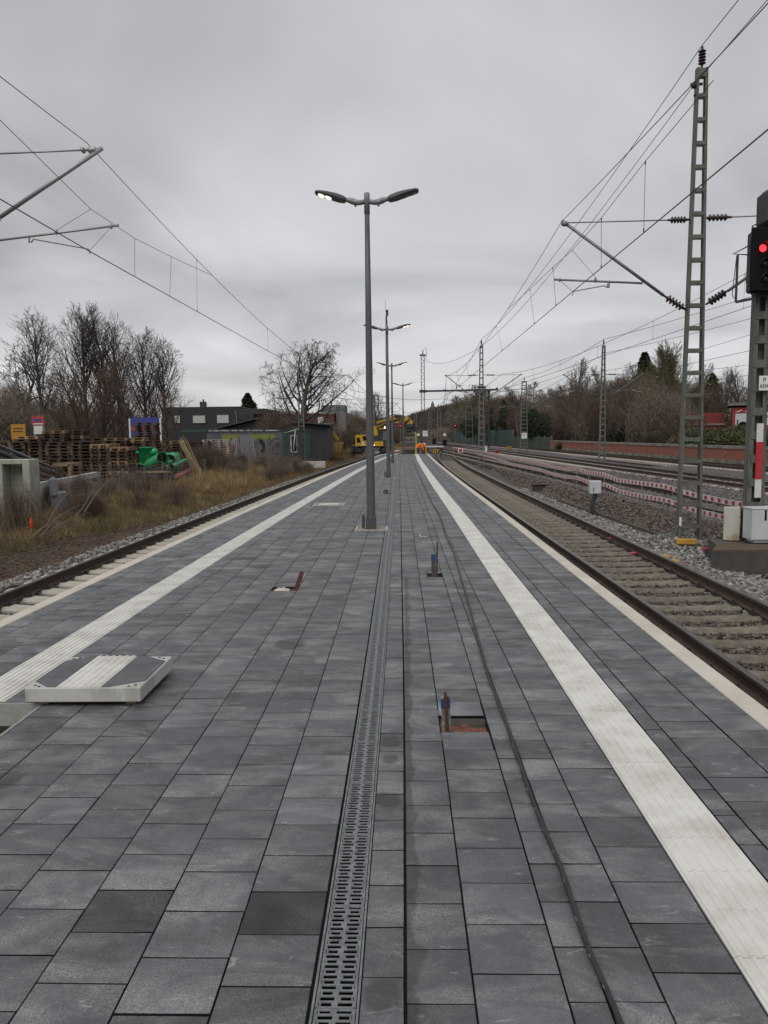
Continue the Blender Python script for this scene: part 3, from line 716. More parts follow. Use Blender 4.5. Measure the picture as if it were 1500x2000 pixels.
# ---- cable lying on the paving
cp=[(.62,1.2),(.602,2.06),(.586,2.4),(.592,2.84),(.578,3.2),(.574,3.6),(.577,4.3),(.570,5.3),(.585,6.),(.602,6.8),(.628,7.9),(.645,8.9),(.665,9.8),(.684,10.6),(.678,11.8),(.672,13.1),(.70,14.3),(.715,15.6),(.70,17),(.665,18.5),(.64,21),(.628,25.4),(.60,32),(.567,39.7),(.50,48)]
fine=[]
for i in range(len(cp)-1):
    p0=cp[max(i-1,0)];p1=cp[i];p2=cp[i+1];p3=cp[min(i+2,len(cp)-1)]; n=max(4,int((p2[1]-p1[1])/.12))
    for k in range(n):
        s=k/n; f=lambda a,b,c,d:.5*((2*b)+(-a+c)*s+(2*a-5*b+4*c-d)*s*s+(-a+3*b-3*c+d)*s**3
        ); fine.append((f(p0[0],p1[0],p2[0],p3[0]),f(p0[1],p1[1],p2[1],p3[1])))
t=thing('power_cable','black cable with pale printed dashes snaking along the right half of the platform','cable',(.6,1.2,.014))
mb=MB(); mb.path([(x,y,.0105) for x,y in fine],.0095,8); mb.build('cable_sheath',M['black_rubber'],t,True,True)
mb=MB()
for i in range(2,len(fine)-2,1):
    x,y=fine[i]
    if y>9 or i%2: continue
    x1,y1=fine[i+1]; k=.22
    mb.beam((x-.0085,y,.0155),(x+(x1-x)*k-.0085,y+(y1-y)*k,.0155),.0022,.002)
mb.build('cable_print',M['galv_dull'],t,world=True)
# ---- grounded openings with stakes
def pit(name,label,h,depth,wm_,fm):
    t=thing(name,label,'opening',((h[0]+h[1])/2,(h[2]+h[3])/2,0)); s=float(CR(h[2])) if h[0]>-2.9 else float(CL(h[2])); x0,x1,y0,y1=h[0]+s+.003,h[1]+s-.003,h[2]+.003,h[3]-.003
    mb=MB()
    for a,b in(((x0,y0),(x1,y0)),((x1,y0),(x1,y1)),((x1,y1),(x0,y1)),((x0,y1),(x0,y0))): mb.quad((*a,-.02),(*b,-.02),(*b,-depth),(*a,-depth))
    mb.build('pit_wall',wm_,t,world=True)
    mb=MB(); n=10; g=[[(x0+(x1-x0)*i/n,y0+(y1-y0)*j/n,-depth+.025+random.uniform(0,.02)) for i in range(n+1)] for j in range(n+1)]
    vs=[p for r in g for p in r]; mb.add(vs,[(j*(n+1)+i,j*(n+1)+i+1,(j+1)*(n+1)+i+1,(j+1)*(n+1)+i) for j in range(n) for i in range(n)])
    mb.build('pit_floor',fm,t,world=True); return t
for i in(0,1,2): pass
p=pit('paving_opening','nearest square opening in the paving with red gravel and a dark pipe',HOLES[0],.065,M['concrete_dark'],M['red_gravel'])
h=HOLES[0]; mb=MB(); mb.tube((h[0]+.01,h[3]-.05,-.05),(h[1]-.005,h[3]-.05,-.05),.045,n=14); 
for q in range(26): mb.tube((h[0]+.02+q*.0095,h[3]-.05,-.05),(h[0]+.0245+q*.0095,h[3]-.05,-.05),.0475,n=14)
mb.build('duct',mat('duct',(.075,.068,.058),.7,(.04,.035,.03),10,stretch=(20,1,1)),p,True,True)
pit('paving_opening','second square opening beside the tall blue tipped stake',HOLES[1],.12,M['concrete_dark'],M['soil_dark'])
pit('paving_opening','square opening in the left half of the paving holding a pale rag',HOLES[2],.06,M['concrete_dark'],M['soil_dark'])
# stake in the nearest opening
t=thing('stake','rusty threaded bar against a blue and white ribbed board, rising from the nearest opening','stake',(.225,4.26,-.1))
mb=MB(); mb.bbox((0,.012,.135),(.052,.006,.32),.001,ry=-.03); 
for q in range(22): mb.box((.0035-.001*q/4,.0075,.0+q*.0105),(.05,.004,.004),ry=-.03)
mb.build('ribbed_board',M['dirty_plastic'],t)
mb=MB(); mb.bbox((-.0045,.006,.255),(.054,.008,.055),.001,ry=-.03); mb.build('blue_band',M['blue_plastic'],t)
mb=MB(); mb.path([(.008,-.008,-.02),(.004,-.008,.12),(-.002,-.006,.25),(-.006,-.004,.325)],.0085,8)
for q in range(26): mb.tube((.0075-.0004*q,-.008,q*.012),(.0073-.0004*q,-.008,q*.012+.005),.0105,n=8)
mb.build('threaded_bar',M['rust'],t)
t=thing('stake','tall thin dark stake with a short blue tipped board in the second opening','stake',(.345,9.05,-.1))
mb=MB(); mb.path([(.022,0,0),(.028,0,.25),(.034,-.005,.52)],[.012,.011,.010],6); mb.build('bar',M['rust'],t)
mb=MB(); mb.bbox((-.012,.01,.17),(.05,.03,.34),.003); mb.build('board',M['concrete_dark'],t)
mb=MB(); mb.bbox((-.012,.009,.325),(.055,.036,.085),.003); mb.build('blue_band',M['blue_plastic'],t)
t=thing('steel_stub','short red brown steel bar leaning out of the opening with the rag','steel bar',(-1.235,8.33,-.05))
mb=MB(); mb.beam((0,0,0),(.095,-.03,.25),.034,.03); mb.beam((.008,-.012,0),(.103,-.042,.25),.012,.04); mb.build('bar',M['rust_red'],t)
mb=MB(); nn=12; vs=[]
for j in range(nn):
    for i in range(nn):
        x=i/(nn-1)-.5; y=j/(nn-1)-.5; r=max(0,1-(x*x+y*y)*3.2); vs.append((x*.17+random.gauss(0,.004),y*.12+random.gauss(0,.004),.052*r**.5*(.75+.4*math.sin(x*19+y*7)*math.cos(y*13))+random.gauss(0,.002)))
mb.add(vs,[(j*nn+i,j*nn+i+1,(j+1)*nn+i+1,(j+1)*nn+i) for j in range(nn-1) for i in range(nn-1)])
o=mb.build('rag',M['rag'],None,True); o.location=(-1.37,8.33,-.03); tag(o,'crumpled pale rag stuffed into the opening in the left half of the paving','rag')
# chalk corner mark
mb=MB(); mb.box((.245,12.75,.002),(.012,.35,.0015),rz=.03); mb.box((.30,12.58,.002),(.12,.03,.0015)); o=mb.build('chalk_mark',M['sign_white']); tag(o,'small white painted corner mark on the paving right of the first lamp','paint mark')
# ---- inspection pit and its lid
h=HOLES[3]; t=thing('inspection_pit','open square pit cut into the left tactile strip beside the lifted slab','pit',(-2.65,4.44,0))
x0,x1,y0,y1=h
mb=MB()
w_=.03
mb.box((x0+w_/2,(y0+y1)/2,-.075),(w_,y1-y0,.146)); mb.box((x1-w_/2,(y0+y1)/2,-.075),(w_,y1-y0,.146)); mb.box(((x0+x1)/2,y1-w_/2,-.075),(x1-x0-2*w_-.004,w_,.146)); mb.box(((x0+x1)/2,y0+w_/2,-.075),(x1-x0-2*w_-.004,w_,.146))
mb.build('concrete_frame',M['concrete'],t,world=True)
mb=MB(); mb.box(((x0+x1)/2,y1-.02,-.36),(x1-x0,.03,.42)); mb.box((x0+.02,(y0+y1)/2,-.36),(.03,y1-y0-.05,.42)); mb.box((x1-.02,(y0+y1)/2,-.36),(.03,y1-y0-.05,.42)); mb.box(((x0+x1)/2,y0+.02,-.36),(x1-x0-.07,.03,.42)); mb.build('shaft_wall',M['soil_dark'],t,world=True)
mb=MB(); mb.box(((x0+x1)/2,(y0+y1)/2,-.58),(x1-x0,y1-y0,.02)); mb.build('pit_floor',M['soil_dark'],t,world=True)
mb=MB(); mb.box((x1-.006,(y0+y1)/2,.0015),(.008,y1-y0,.003)); mb.box(((x0+x1)/2,y1-.006,.0015),(x1-x0-.02,.008,.003)); mb.build('metal_lip',M['galv'],t,world=True)
t=thing('slab_lid','thick square concrete lid inlaid with dark paving and white ribs, set down on the paving','slab lid',(-2.045,4.99,0))
t.rotation_euler=(0.0,0.0,.006); W,D=.735,.685
mb=MB(); mb.bbox((0,0,.077),(W,D,.094),.006); body=mb.build('concrete_tray',M['concrete_new'],t)
mb=MB(); c=.115; hx,hy=W/2-.012,D/2-.012
def poly_at(pl,z0,z1,m,name):
    b=MB(); b.prism(pl,Matrix.Translation((0,0,z0)),z1-z0); return b.build(name,m,t)
lx0,lx1=-.17,.115
PM=mat('lid_paving',(.075,.075,.083),.6,(.115,.115,.122),5,bump=.15,bscale=80)
yr=[-hy,-.13,.10,hy]
for j in range(3):
    a,b=yr[j]+.002,yr[j+1]-.002
    for side in(0,1):
        if side==0: pl=[(-hx,a),(lx0-.003,a),(lx0-.003,b),(-hx,b)]
        else: pl=[(lx1+.003,a),(hx,a),(hx,b),(lx1+.003,b)]
        if j==0: pl=[(-hx,a+c),(-hx+c*1.1,a),(lx0-.003,a),(lx0-.003,b),(-hx,b)] if side==0 else [(lx1+.003,a),(hx-c*1.7,a),(hx,a+c),(hx,b),(lx1+.003,b)]
        if j==2: pl=[(-hx,a),(lx0-.003,a),(lx0-.003,b),(-hx+c*1.1,b),(-hx,b-c)] if side==0 else [(lx1+.003,a),(hx,a),(hx,b-c),(hx-c*1.4,b),(lx1+.003,b)]
        poly_at(pl,.118,.130,PM,'inlaid_paving')
mb=MB(); k=6; p=(lx1-lx0)/k; prof=[(lx0,.12),(lx0,.1275)]
for i in range(k): s=lx0+p*i; prof+=[(s+p*.15,.1275),(s+p*.3,.134),(s+p*.65,.134),(s+p*.8,.1275)]
prof+=[(lx1,.1275),(lx1,.12)]; m=len(prof)
for a,b in((-D/2+.003,-.045),(-.043,.2),(.202,D/2-.003)):
    mb.add([(x,a,z) for x,z in prof]+[(x,b,z) for x,z in prof],[(i,i+1,m+i+1,m+i) for i in range(m-1)]+[tuple(range(m-1,-1,-1)),tuple(range(m,2*m))])
mb.build('ribbed_inlay',M['tactile'],t)
mb=MB()
for sx in(-1,1):
    for sy in(-1,1):
        for q in((.03,.055),(.065,.03)): mb.lathe([(.0105,0),(.0105,.002)],(sx*(hx-q[0]-.004),sy*(hy-q[1]+.014),.1235),n=10)
mb.build('lifting_hole',M['black'],t)
mb=MB(); 
for sx in(-1,1):
    for sy in(-1,1): mb.box((sx*.28,sy*.26,.0155),(.06,.05,.029))
mb.build('packing_block',M['pallet_new'],t)
# ================================================================ OVERHEAD LINE, SIGNALS, RIGHT FOREGROUND
def text_mesh(s,size,depth,matl,loc,parent,name='lettering',world=False,rz=0.):
    cu=bpy.data.curves.new('txt','FONT'); cu.body=s; cu.size=size; cu.extrude=depth; cu.align_x='CENTER'; cu.align_y='CENTER'; cu.space_line=.85
    o=bpy.data.objects.new('txt',cu); COL.objects.link(o); dg=bpy.context.evaluated_depsgraph_get(); me=bpy.data.meshes.new_from_object(o.evaluated_get(dg)); bpy.data.objects.remove(o)
    T=Matrix.Translation(Vector(loc)-(Vector(parent.location) if (parent is not None and world) else Vector()))@Matrix.Rotation(rz,4,'Z')@Matrix.Rotation(math.pi/2,4,'X'); me.transform(T)
    me.materials.clear(); me.materials.append(matl); return link(name,me,parent)
def insul(mb,p,q,r=.06,n=5):
    p=Vector(p);q=Vector(q); l=(q-p).length; prof=[(.012,0),(.022,.02*l),(.022,.1*l),(.03,.14*l)]
    a,b=.16*l,.84*l; s=(b-a)/n
    for i in range(n): prof+=[(.028,a+s*i),(r,a+s*(i+.35)),(r,a+s*(i+.5)),(.028,a+s*(i+.9))]
    prof+=[(.03,.86*l),(.022,.9*l),(.022,.98*l),(.012,l)]; mb.lathe(prof,p,q-p,10)
def lattice(name,label,x,y,zb,zt,wb,wt,dep,pitch,group=None,far=False,topins=True,wleg=.062,rz=0.):
    t=thing(name,label,'catenary mast',(x,y,zb),rz,group); h=zt-zb; m=M['steel_green_far' if far else 'steel_green']
    mb=MB()
    for s in(-1,1):
        p=(s*(wb/2-wleg/2),0,-.15); q=(s*(wt/2-wleg/2),0,h)
        for dy in(-1,1): mb.beam((p[0],dy*(dep/2-.008),-.15),(q[0],dy*(dep*.7/2-.008),h),wleg,.014,(0,1,0))
        mb.beam((s*(wb/2-.007),0,-.15),(s*(wt/2-.007),0,h),.013,dep*.82,(0,1,0))
    n=max(4,int(h/pitch))
    for i in range(n+1):
        z=.18+i*(h-.26)/n; k=z/h; w=wb+(wt-wb)*k; d=dep+(dep*.7-dep)*k
        hh=.085 if i<n else .2
        for dy in(-1,1): mb.box((0,dy*(d/2+.004),z if i<n else h-.1),(w-.05,.008,hh*(1-.2*k)))
    if not far:
        for s in(-1,1): mb.beam((s*wb*.5,-dep/2,.22),(s*(wb*.5+.16),-dep/2,-.12),.03,.03)
    mb.build('lattice_frame',m,t)
    mb=MB(); mb.bbox((0,0,-.25 if far else -.32),(wb+.3,dep+.3,.30),.02); mb.build('foundation',M['concrete_dark' if not far else 'concrete'],t)
    if topins:
        mb=MB(); insul(mb,(0,0,h),(0,0,h+.42),.075,5); mb.build('insulator',M['insulator'],t)
    return t
def cantilever(t,s,L_,zt_,zr_,zl,w,far=False,zb=0.,y=0.,steady=True,mk=None):
    # everything local to mast base; s = side
    b=t.location.z; zt=zt_-b; zr=zr_-b; zl=zl-b; x0=s*w/2; tip=s*L_; f=.004 if far else 0
    mb=MB(); mb.tube((x0+s*.62,y,zl+.28 if 1 else 0),(tip+s*.06,y,zt+.05),.028+f,n=8)
    mb.tube((x0+s*.85,y,zt-.02),(tip-s*.08,y,zt-.01),.013+f,n=6)
    mb.bbox((tip,y,zt),(.12,.08,.09),.02)
    kx=(zr-(zl+.28))/(zt+.05-(zl+.28)); jx=x0+s*.62+(tip+s*.06-x0-s*.62)*kx*.62; jz=zl+.28+(zt-zl-.23)*kx*.62
    mb.tube((x0+s*.95,y,zr-.05-.0),(tip+s*.25,y,zr+.06),.02+f,n=8) if False else None
    mb.tube((jx,y,jz),(tip+s*.18,y,zr+.12),.019+f,n=8)
    mb.tube((x0,y,zl),(x0+s*.12,y,zl+.05),.03); mb.tube((x0,y,zt),(x0+s*.1,y,zt),.025)
    c=mb.build('cantilever',mk or M['galv_dull' if not far else 'steel_green_far'],t)
    mb=MB(); insul(mb,(x0+s*.1,y,zl+.04),(x0+s*.64,y,zl+.30),.075 if not far else .06,5); mb.build('insulator',M['insulator'],c); mb=MB(); insul(mb,(x0+s*.1,y,zt-.0),(x0+s*.88,y,zt-.02),.06,4); mb.build('insulator',M['insulator'],c)
    if steady:
        mb=MB(); q=tip-s*.2; mb.path([(q-s*.55,y,zr+.07),(q-s*.55,y,zr-.02),(q-s*.5,y,zr-.03),(q+s*.18,y,zr-.16),(q+s*.2,y,zr-.25)],.013+f,6)
        mb.build('steady_arm',M['alu'],c)
    return c
G='catenary masts along the tracks'
m1=lattice('catenary_mast','nearest lattice mast on the right, tall tapering ladder form with ribbed insulator on top',6.03,16.4,-.5,8.93,.50,.215,.17,.46,G,wleg=.052)
c=None
# near mast cantilevers are asymmetric: built from their measured ends
def arm_near():
    b=m1.location
    def P(px,py): return at(px,py,16.4)-b
    mb=MB(); A=P(1097,431); B=P(1296,577); mb.tube(A,B,.032,n=10); mb.tube(P(1110,435),P(1304,430),.013,n=6); mb.bbox(P(1103,437),(.14,.1,.1),.03)
    r0=P(1082,546); r1=P(1252,553); mb.tube(r0,r1,.022,n=8); mb.bbox(r1,(.07,.05,.05),.01); mb.bbox(P(1093,547),(.03,.06,.07),.01); mb.bbox(P(1163,547),(.04,.06,.1),.01)
    c=mb.build('cantilever',M['galv_dull'],m1,True)
    mb=MB(); insul(mb,B,P(1341,606),.085,5); mb.build('insulator',M['insulator'],c,True); mb=MB(); insul(mb,P(1303,430),P(1347,429),.07,5); mb.build('insulator',M['insulator'],c,True)
    mb=MB(); mb.path([P(1190,552),P(1190,561),P(1183,560),P(1180,558),P(1120,569),P(1118,578)],[.014,.014,.012,.012,.012,.01],6); mb.bbox(P(1188,558),(.05,.05,.09),.01); mb.tube(P(1094,548),P(1119,570),.005,n=4); mb.build('steady_arm',M['galv_dull'],c)
    # arm towards the next track
    mb=MB(); mb.tube(P(1422,568),P(1560,470),.032,n=10); mb.tube(P(1428,424),P(1600,416),.013,n=6); mb.tube(P(1500,508),P(1640,520),.02,n=8); c=mb.build('cantilever',M['galv_dull'],m1,True)
    mb=MB(); insul(mb,P(1378,595),P(1424,566),.085,5); mb.build('insulator',M['insulator'],c,True); mb=MB(); insul(mb,P(1374,426),P(1430,424),.07,5); mb.build('insulator',M['insulator'],c,True)
    mb=MB(); mb.bbox(P(1356,166),(.10,.14,.12),.03); mb.bbox(P(1359,185),(.07,.1,.07),.02); mb.tube(P(1349,165),P(1372,164),.03,n=8); mb.build('feeder_clamp',M['steel_dark'],m1)
    mb=MB(); mb.bbox(P(1326,1018),(.045,.2,.19),.005); mb.build('number_plate',M['sign_white'],m1)
arm_near()
m2=lattice('catenary_mast','mid distance lattice mast between the fenced slope and the right hand track, arms both sides',5.75,58,-.85,8.15,.50,.24,.35,.46,G,True)
cantilever(m2,-1,2.65,6.0,4.85,4.25,.36,True); cantilever(m2,1,2.95,6.0,4.85,4.25,.36,True)
mb=MB(); mb.bbox((0,0,5.95+.85-.85),(.6,.5,.12),.01); mb.build('collar',M['steel_dark'],m2)
m3=lattice('catenary_mast','lattice mast in front of the brick wall with arms both sides',15.0,59,-.6,8.15,.5,.22,.35,.46,G,True)
cantilever(m3,-1,2.95,6.0,4.8,4.25,.36,True); cantilever(m3,1,2.95,6.0,4.8,4.25,.36,True)
m4=lattice('catenary_mast','solid looking lattice mast carrying the kilometre board before the green barrier',14.0,91,-.6,7.7,.95,.55,.5,.46,G,True)
cantilever(m4,1,3.2,6.0,4.8,4.25,.6,True); cantilever(m4,-1,2.9,6.0,4.8,4.25,.6,True)
m5=lattice('catenary_mast','distant lattice mast pair column in front of the teal barrier',12.1,145,-.6,6.8,1.5,1.1,.5,1.2,G,True,False)
cantilever(m5,1,3.2,6.0,4.8,4.25,1.1,True); cantilever(m5,-1,2.9,6.0,4.8,4.25,1.1,True)
m6=lattice('catenary_mast','lattice mast on the left beside the graffiti shed, arm reaching over the left track',-8.15,61,-.45,7.5,.55,.28,.4,.46,G,True)
cantilever(m6,1,3.45,6.35,4.95,3.9,.4,True,mk=M['alu'])
m7=lattice('catenary_mast','out of frame mast carrying the large cantilever at the upper left',-8.7,13,-.35,7.9,.5,.25,.3,.46,G,False)
def arm_left():
    b=m7.location
    def P(px,py): return at(px,py,13.)-b
    A=P(200,289); B=Vector((.75,0,4.0)); mb=MB(); mb.tube(A,P(0,424),.036,n=10); mb.tube(P(0,424),B,.036,n=10); mb.tube(P(190,291),P(160,294),.02,n=6); mb.tube(P(165,293),P(0,300),.016,n=8); e=P(0,300); mb.tube(e,Vector((.9,0,e.z-.02)),.016,n=8); mb.bbox(P(180,293),(.16,.1,.1),.03); mb.bbox(P(162,293),(.06,.12,.09),.02)
    mb.tube(P(232,440),P(0,469),.02,n=8); mb.tube(P(0,469),P(-80,479),.02,n=8); mb.bbox(P(217,442),(.03,.07,.08),.01); mb.bbox(P(110,453),(.04,.07,.08),.01)
    c=mb.build('cantilever',M['alu'],m7,True)
    mb=MB(); insul(mb,(.13,0,3.75),B,.085,5); mb.build('insulator',M['insulator'],c); mb=MB(); insul(mb,(.13,0,e.z-.02),(.92,0,e.z-.02),.07,5); mb.build('insulator',M['insulator'],c)
    mb=MB(); mb.path([P(57,460),P(57,474),P(62,472),P(66,467),P(172,486),P(176,490),P(175,495)],.013,6); mb.tube(P(215,446),P(177,487),.004,n=4); mb.build('steady_arm',M['galv'],c)
arm_left()
for i,(x,y,lb) in enumerate(((7.6,170,'slim far mast standing just left of the teal barrier'),(3.0,210,'thin distant mast near the wooded hill, right of the portal'),(-3.9,108,'far mast hidden partly behind the nearest lamp post'),(6.2,190,'thin distant mast under the portal beam'),(14.2,185,'distant mast above the teal barrier end'))):
    q=lattice('catenary_mast',lb,x,y,-.6,7.2,.9,.7,.5,1.4,G,True,False,.15)
    cantilever(q,1,3.,6.0,4.8,4.2,.6,True,steady=False); cantilever(q,-1,3.,6.0,4.8,4.2,.6,True,steady=False)
# portal
t=thing('signal_portal','far portal, tall lattice tower joined by a long dark beam to a thinner post','portal',(2.9,120,-.5))
mb=MB(); W=.55
for sx in(-1,1):
    for sy in(-1,1): mb.beam((sx*W/2,sy*W/2,0),(sx*W*.42,sy*W*.42,14.2),.09,.09)
n=30
for i in range(n):
    z0=i*14.2/n; z1=(i+1)*14.2/n; s=1 if i%2 else -1
    for sy in(-1,1): mb.beam((-s*W/2,sy*W/2,z0),(s*W/2,sy*W/2,z1),.045,.03); mb.beam((sy*W/2,-s*W/2,z0),(sy*W/2,s*W/2,z1),.03,.045)
mb.bbox((0,0,14.25),(1.,.8,.15),.02); mb.build('tower',M['steel_dark'],t)
mb=MB(); mb.beam((-.5,0,8.75),(11.4,0,8.85),.3,.28); mb.bbox((0,0,8.75),(1.1,.9,.4),.05); mb.bbox((11.4,0,8.95),(.35,.35,.4),.05); mb.build('crossbeam',M['steel_dark'],t)
mb=MB(); mb.lathe([(.16,0),(.15,8.3),(.3,8.7),(.1,8.75)],(10.15,0,0),n=10); mb.build('post',M['steel_dark'],t)
mb=MB()
for x in(5.2,7.6): mb.tube((x,0,9.0),(x,0,9.6),.07,n=8); mb.tube((x,0,9.6),(x+1.0,0,9.5),.03,n=5)
mb.tube((.0,0,14.3),(.05,0,15.1),.12,.05,n=6); mb.path([(.3,0,15.4),(.55,0,15.1),(.6,0,14.4),(.45,0,13.6)],.03,5); mb.build('fittings',M['steel_dark'],t)
# ---- wires
def sagpts(a,b,sag,n=24):
    a=Vector(a);b=Vector(b); return [a.lerp(b,i/n)-Vector((0,0,4*sag*(i/n)*(1-i/n))) for i in range(n+1)]
def wire(name,label,pts,r,cat='overhead wire',parent=None):
    mb=MB(); pts=[Vector(p) for p in pts]; rs=[max(r,r*.55+p.y*.00016) for p in pts]; mb.path(pts,rs,5)
    if parent is not None: return mb.build(name,M['wire'],parent,world=True)
    o=mb.build(name,M['wire']); return tag(o,label,cat)
def catenary(label,con,mes,spans,stitch=None,near=False):
    # con/mes: lists of support points; spans: droppers per span
    t=thing('overhead_line',label,'overhead wire',con[0]); pc=[]; pm=[]
    for i in range(len(con)-1):
        a=sagpts(con[i],con[i+1],.03); b=sagpts(mes[i],mes[i+1],spans[i][1]); pc+=a if i==0 else a[1:]; pm+=b if i==0 else b[1:]
        n=spans[i][0]
        for k in range(n):
            f=(k+.7)/(n+.4); j=f*24; j0=int(j); g=j-j0
            if stitch and abs(a[0].lerp(a[-1],f).y-stitch)<6: continue
            p=a[j0].lerp(a[min(j0+1,24)],g); q=b[j0].lerp(b[min(j0+1,24)],g)
            mb=MB(); r=max(.0035,p.y*.00013); mb.tube(p,q,r,n=4); mb.tube(p,p+Vector((0,0,.05)),r*2.5,n=5); mb.tube(q,q-Vector((0,0,.05)),r*2.5,n=5); mb.build('dropper',M['wire'],t,world=True)
    wire('contact_wire','',pc,.0085,parent=t); wire('messenger_wire','',pm,.0062,parent=t); return t
t=catenary('overhead line above the right hand track, passing from top right down to the centre',[(3.6,-20,4.62),(3.5,16.4,4.58),(3.3,58,4.6),(5.3,105,4.7),(5.,160,4.7)],[(4.3,-20,6.0),(3.27,16.4,6.0),(3.15,58,6.0),(5.3,105,6.0),(5.,160,6.)],[(5,.35),(6,.75),(5,.7),(4,.6)],16.4)
st=[(3.67,9.6,5.79),(3.5,11.6,5.56),(3.48,14.0,5.42),(3.45,16.2,5.38),(3.4,18.,5.42),(3.35,20.9,5.47),(3.25,24.5,5.53)]
wire('stitch_wire','',st,.005,parent=t)
for a in(1,2,4,5):
    p=Vector(st[a]); mb=MB(); q=Vector((3.5-.003*(p.y-11),p.y,4.57)); mb.tube(p,q,.004,n=4); mb.tube(p,p-Vector((0,0,.05)),.01,n=5); mb.tube(q,q+Vector((0,0,.05)),.01,n=5); mb.build('dropper',M['wire'],t,world=True)
mb=MB(); mb.tube(st[3],at(1163,541,16.2),.004,n=4); mb.build('dropper',M['wire'],t,world=True)
t=catenary('overhead line above the left hand track, coming down from the upper left',[(-5.0,-20,4.8),(-5.2,13,4.77),(-4.3,61,4.78),(-1.3,108,4.8),(1.2,160,4.8)],[(-5.0,-20,6.5),(-5.16,13,6.5),(-4.35,61,6.35),(-1.3,108,6.1),(1.2,160,6.1)],[(4,.6),(5,1.05),(5,.8),(3,.5)],13.)
st=[(-5.05,6.,6.1),(-5.1,9.5,5.78),(-5.15,13.,5.45),(-5.12,15.,5.47),(-5.08,17.2,5.62),(-5.02,20.6,5.90)]
wire('stitch_wire','',st,.005,parent=t)
for a in(1,4,3):
    p=Vector(st[a]); mb=MB(); q=Vector((-5.15,p.y,4.77)); mb.tube(p,q,.004,n=4); mb.build('dropper',M['wire'],t,world=True)
mb=MB(); mb.tube(st[2],at(110,450,13.),.004,n=4); mb.build('dropper',M['wire'],t,world=True)
def rr(x0,ys,z): return [(x0-.0466*y,y,z) for y in ys]
catenary('overhead line above the track behind the barrier, crossing behind the nearest mast',rr(9.95,(-15,16.4,58,100,160),4.9),rr(9.95,(-15,16.4,58,100,160),6.05),[(5,.5),(6,.7),(5,.7),(4,.6)])
catenary('overhead line above the track left of the mast before the brick wall',rr(15.4,(-15,20,59,91,145,220),4.9),rr(15.4,(-15,20,59,91,145,220),6.1),[(5,.5),(6,.7),(5,.7),(4,.6),(4,.6)])
catenary('overhead line above the farthest track near the brick wall',rr(22.2,(-15,20,59,91,145,220),4.9),rr(22.2,(-15,20,59,91,145,220),6.1),[(5,.5),(6,.7),(5,.7),(4,.6),(4,.6)])
wire('feeder_wire','highest feeder wire resting on the insulator of the nearest mast',sagpts((6.1,-30,9.45),(6.02,16.4,9.36),.25)+sagpts((6.02,16.4,9.36),(5.75,58,8.6),.55)[1:]+sagpts((5.75,58,8.6),(7,150,8.6),1.)[1:],.0085)
wire('feeder_wire','feeder wire clamped to the left side of the nearest mast below its top',sagpts((5.9,-30,8.7),tuple(at(1356,165,16.4)),.25)+sagpts(tuple(at(1356,165,16.4)),(5.5,58,7.95),.6)[1:]+sagpts((5.5,58,7.95),(3.2,120,13.),.8)[1:],.0075)
wire('feeder_wire','feeder wire over the top of the mast before the brick wall',sagpts((18.6,-20,8.7),(15.,59,8.6),1.)+sagpts((15.,59,8.6),(14.,91,8.1),.4)[1:]+sagpts((14.,91,8.1),(12,145,7.2),.5)[1:],.011)
wire('feeder_wire','second feeder wire slightly right of the mast before the brick wall',sagpts((18.9,-20,7.9),(15.2,59,7.6),1.)+sagpts((15.2,59,7.6),(14.2,91,7.2),.4)[1:],.009)
wire('span_wire','thin span wire running sideways from the left track line to the portal',sagpts((-4.3,70,5.6),(3.,120,7.0),.3)+[Vector((13.,120,7.1))],.012)
# ---- main signal at the right edge
SX,SY=6.9,15.35
t=thing('railway_signal','railway signal with glowing red lamp on a grey green post at the right edge','signal',(SX,SY,-.45))
def lp(x,y,z): return (x-SX,y-SY,z+.45)
mb=MB(); h=4.9
for s in(-1,1):
    mb.beam((s*.135,-.09,0),(s*.095,-.07,h),.085,.016,(0,1,0)); mb.beam((s*.17,0,0),(s*.13,0,h),.014,.19,(0,1,0))
mb.beam((0,.07,0),(0,.06,h),.24,.012,(0,1,0))
for i in range(11): z=.2+i*.46; mb.box((0,-.105+z*.004,z),(.30-.016*z,.012,.15))
mb.build('post_frame',M['steel_green'],t)
mb=MB(); mb.bbox((.12,.12,h/2),(.10,.06,h),.01)
for q in range(14): mb.bbox((.19,-.03,2.4+q*.17),(.02,.02,.05),.004)
mb.build('cable_duct',M['steel_dark'],t)
mb=MB(); mb.bbox(lp(6.93,15.0,4.87),(.80,.07,1.19),.03); hd=mb.build('signal_head',M['black'],t)
mb=MB(); mb.bbox(lp(6.95,15.2,4.87),(.70,.32,1.13),.03); mb.build('housing',M['steel_dark'],hd)
for lx,lz,lit in((6.725,5.07,True),(7.0,5.30,False),(7.02,5.04,False),(6.78,4.80,False),(7.05,4.78,False),(6.80,4.52,False),(7.08,4.52,False)):
    mb=MB(); c_=Vector(lp(lx,14.955,lz)); n=12; vs=[]
    for yy in(0,-.20):
        for k in range(n+1):
            a=math.pi*(-.08+1.16*k/n); r=.095; vs.append(c_+Vector((r*math.cos(a),yy*(.35+.65*math.sin(max(a,0)) if 0<a<math.pi else .3),r*math.sin(a))))
    mb.add(vs,[(k,k+1,n+2+k,n+1+k) for k in range(n)]); mb.build('lamp_hood',M['paint_black'],hd)
    mb=MB(); mb.lathe([(.066,0),(.06,.012),(.03,.02),(.005,.022)],c_,(0,-1,0),16); mb.build('lens',M['led_red'] if lit else M['glass_dark'],hd,True)
mb=MB(); mb.bbox(lp(7.15,15.15,5.83),(.78,.5,.62),.05); mb.bbox(lp(7.15,15.1,6.16),(.62,.5,.04),.01); 
for q in range(5): mb.bbox(lp(6.95+q*.12,14.88,5.8),(.05,.05,.55),.01)
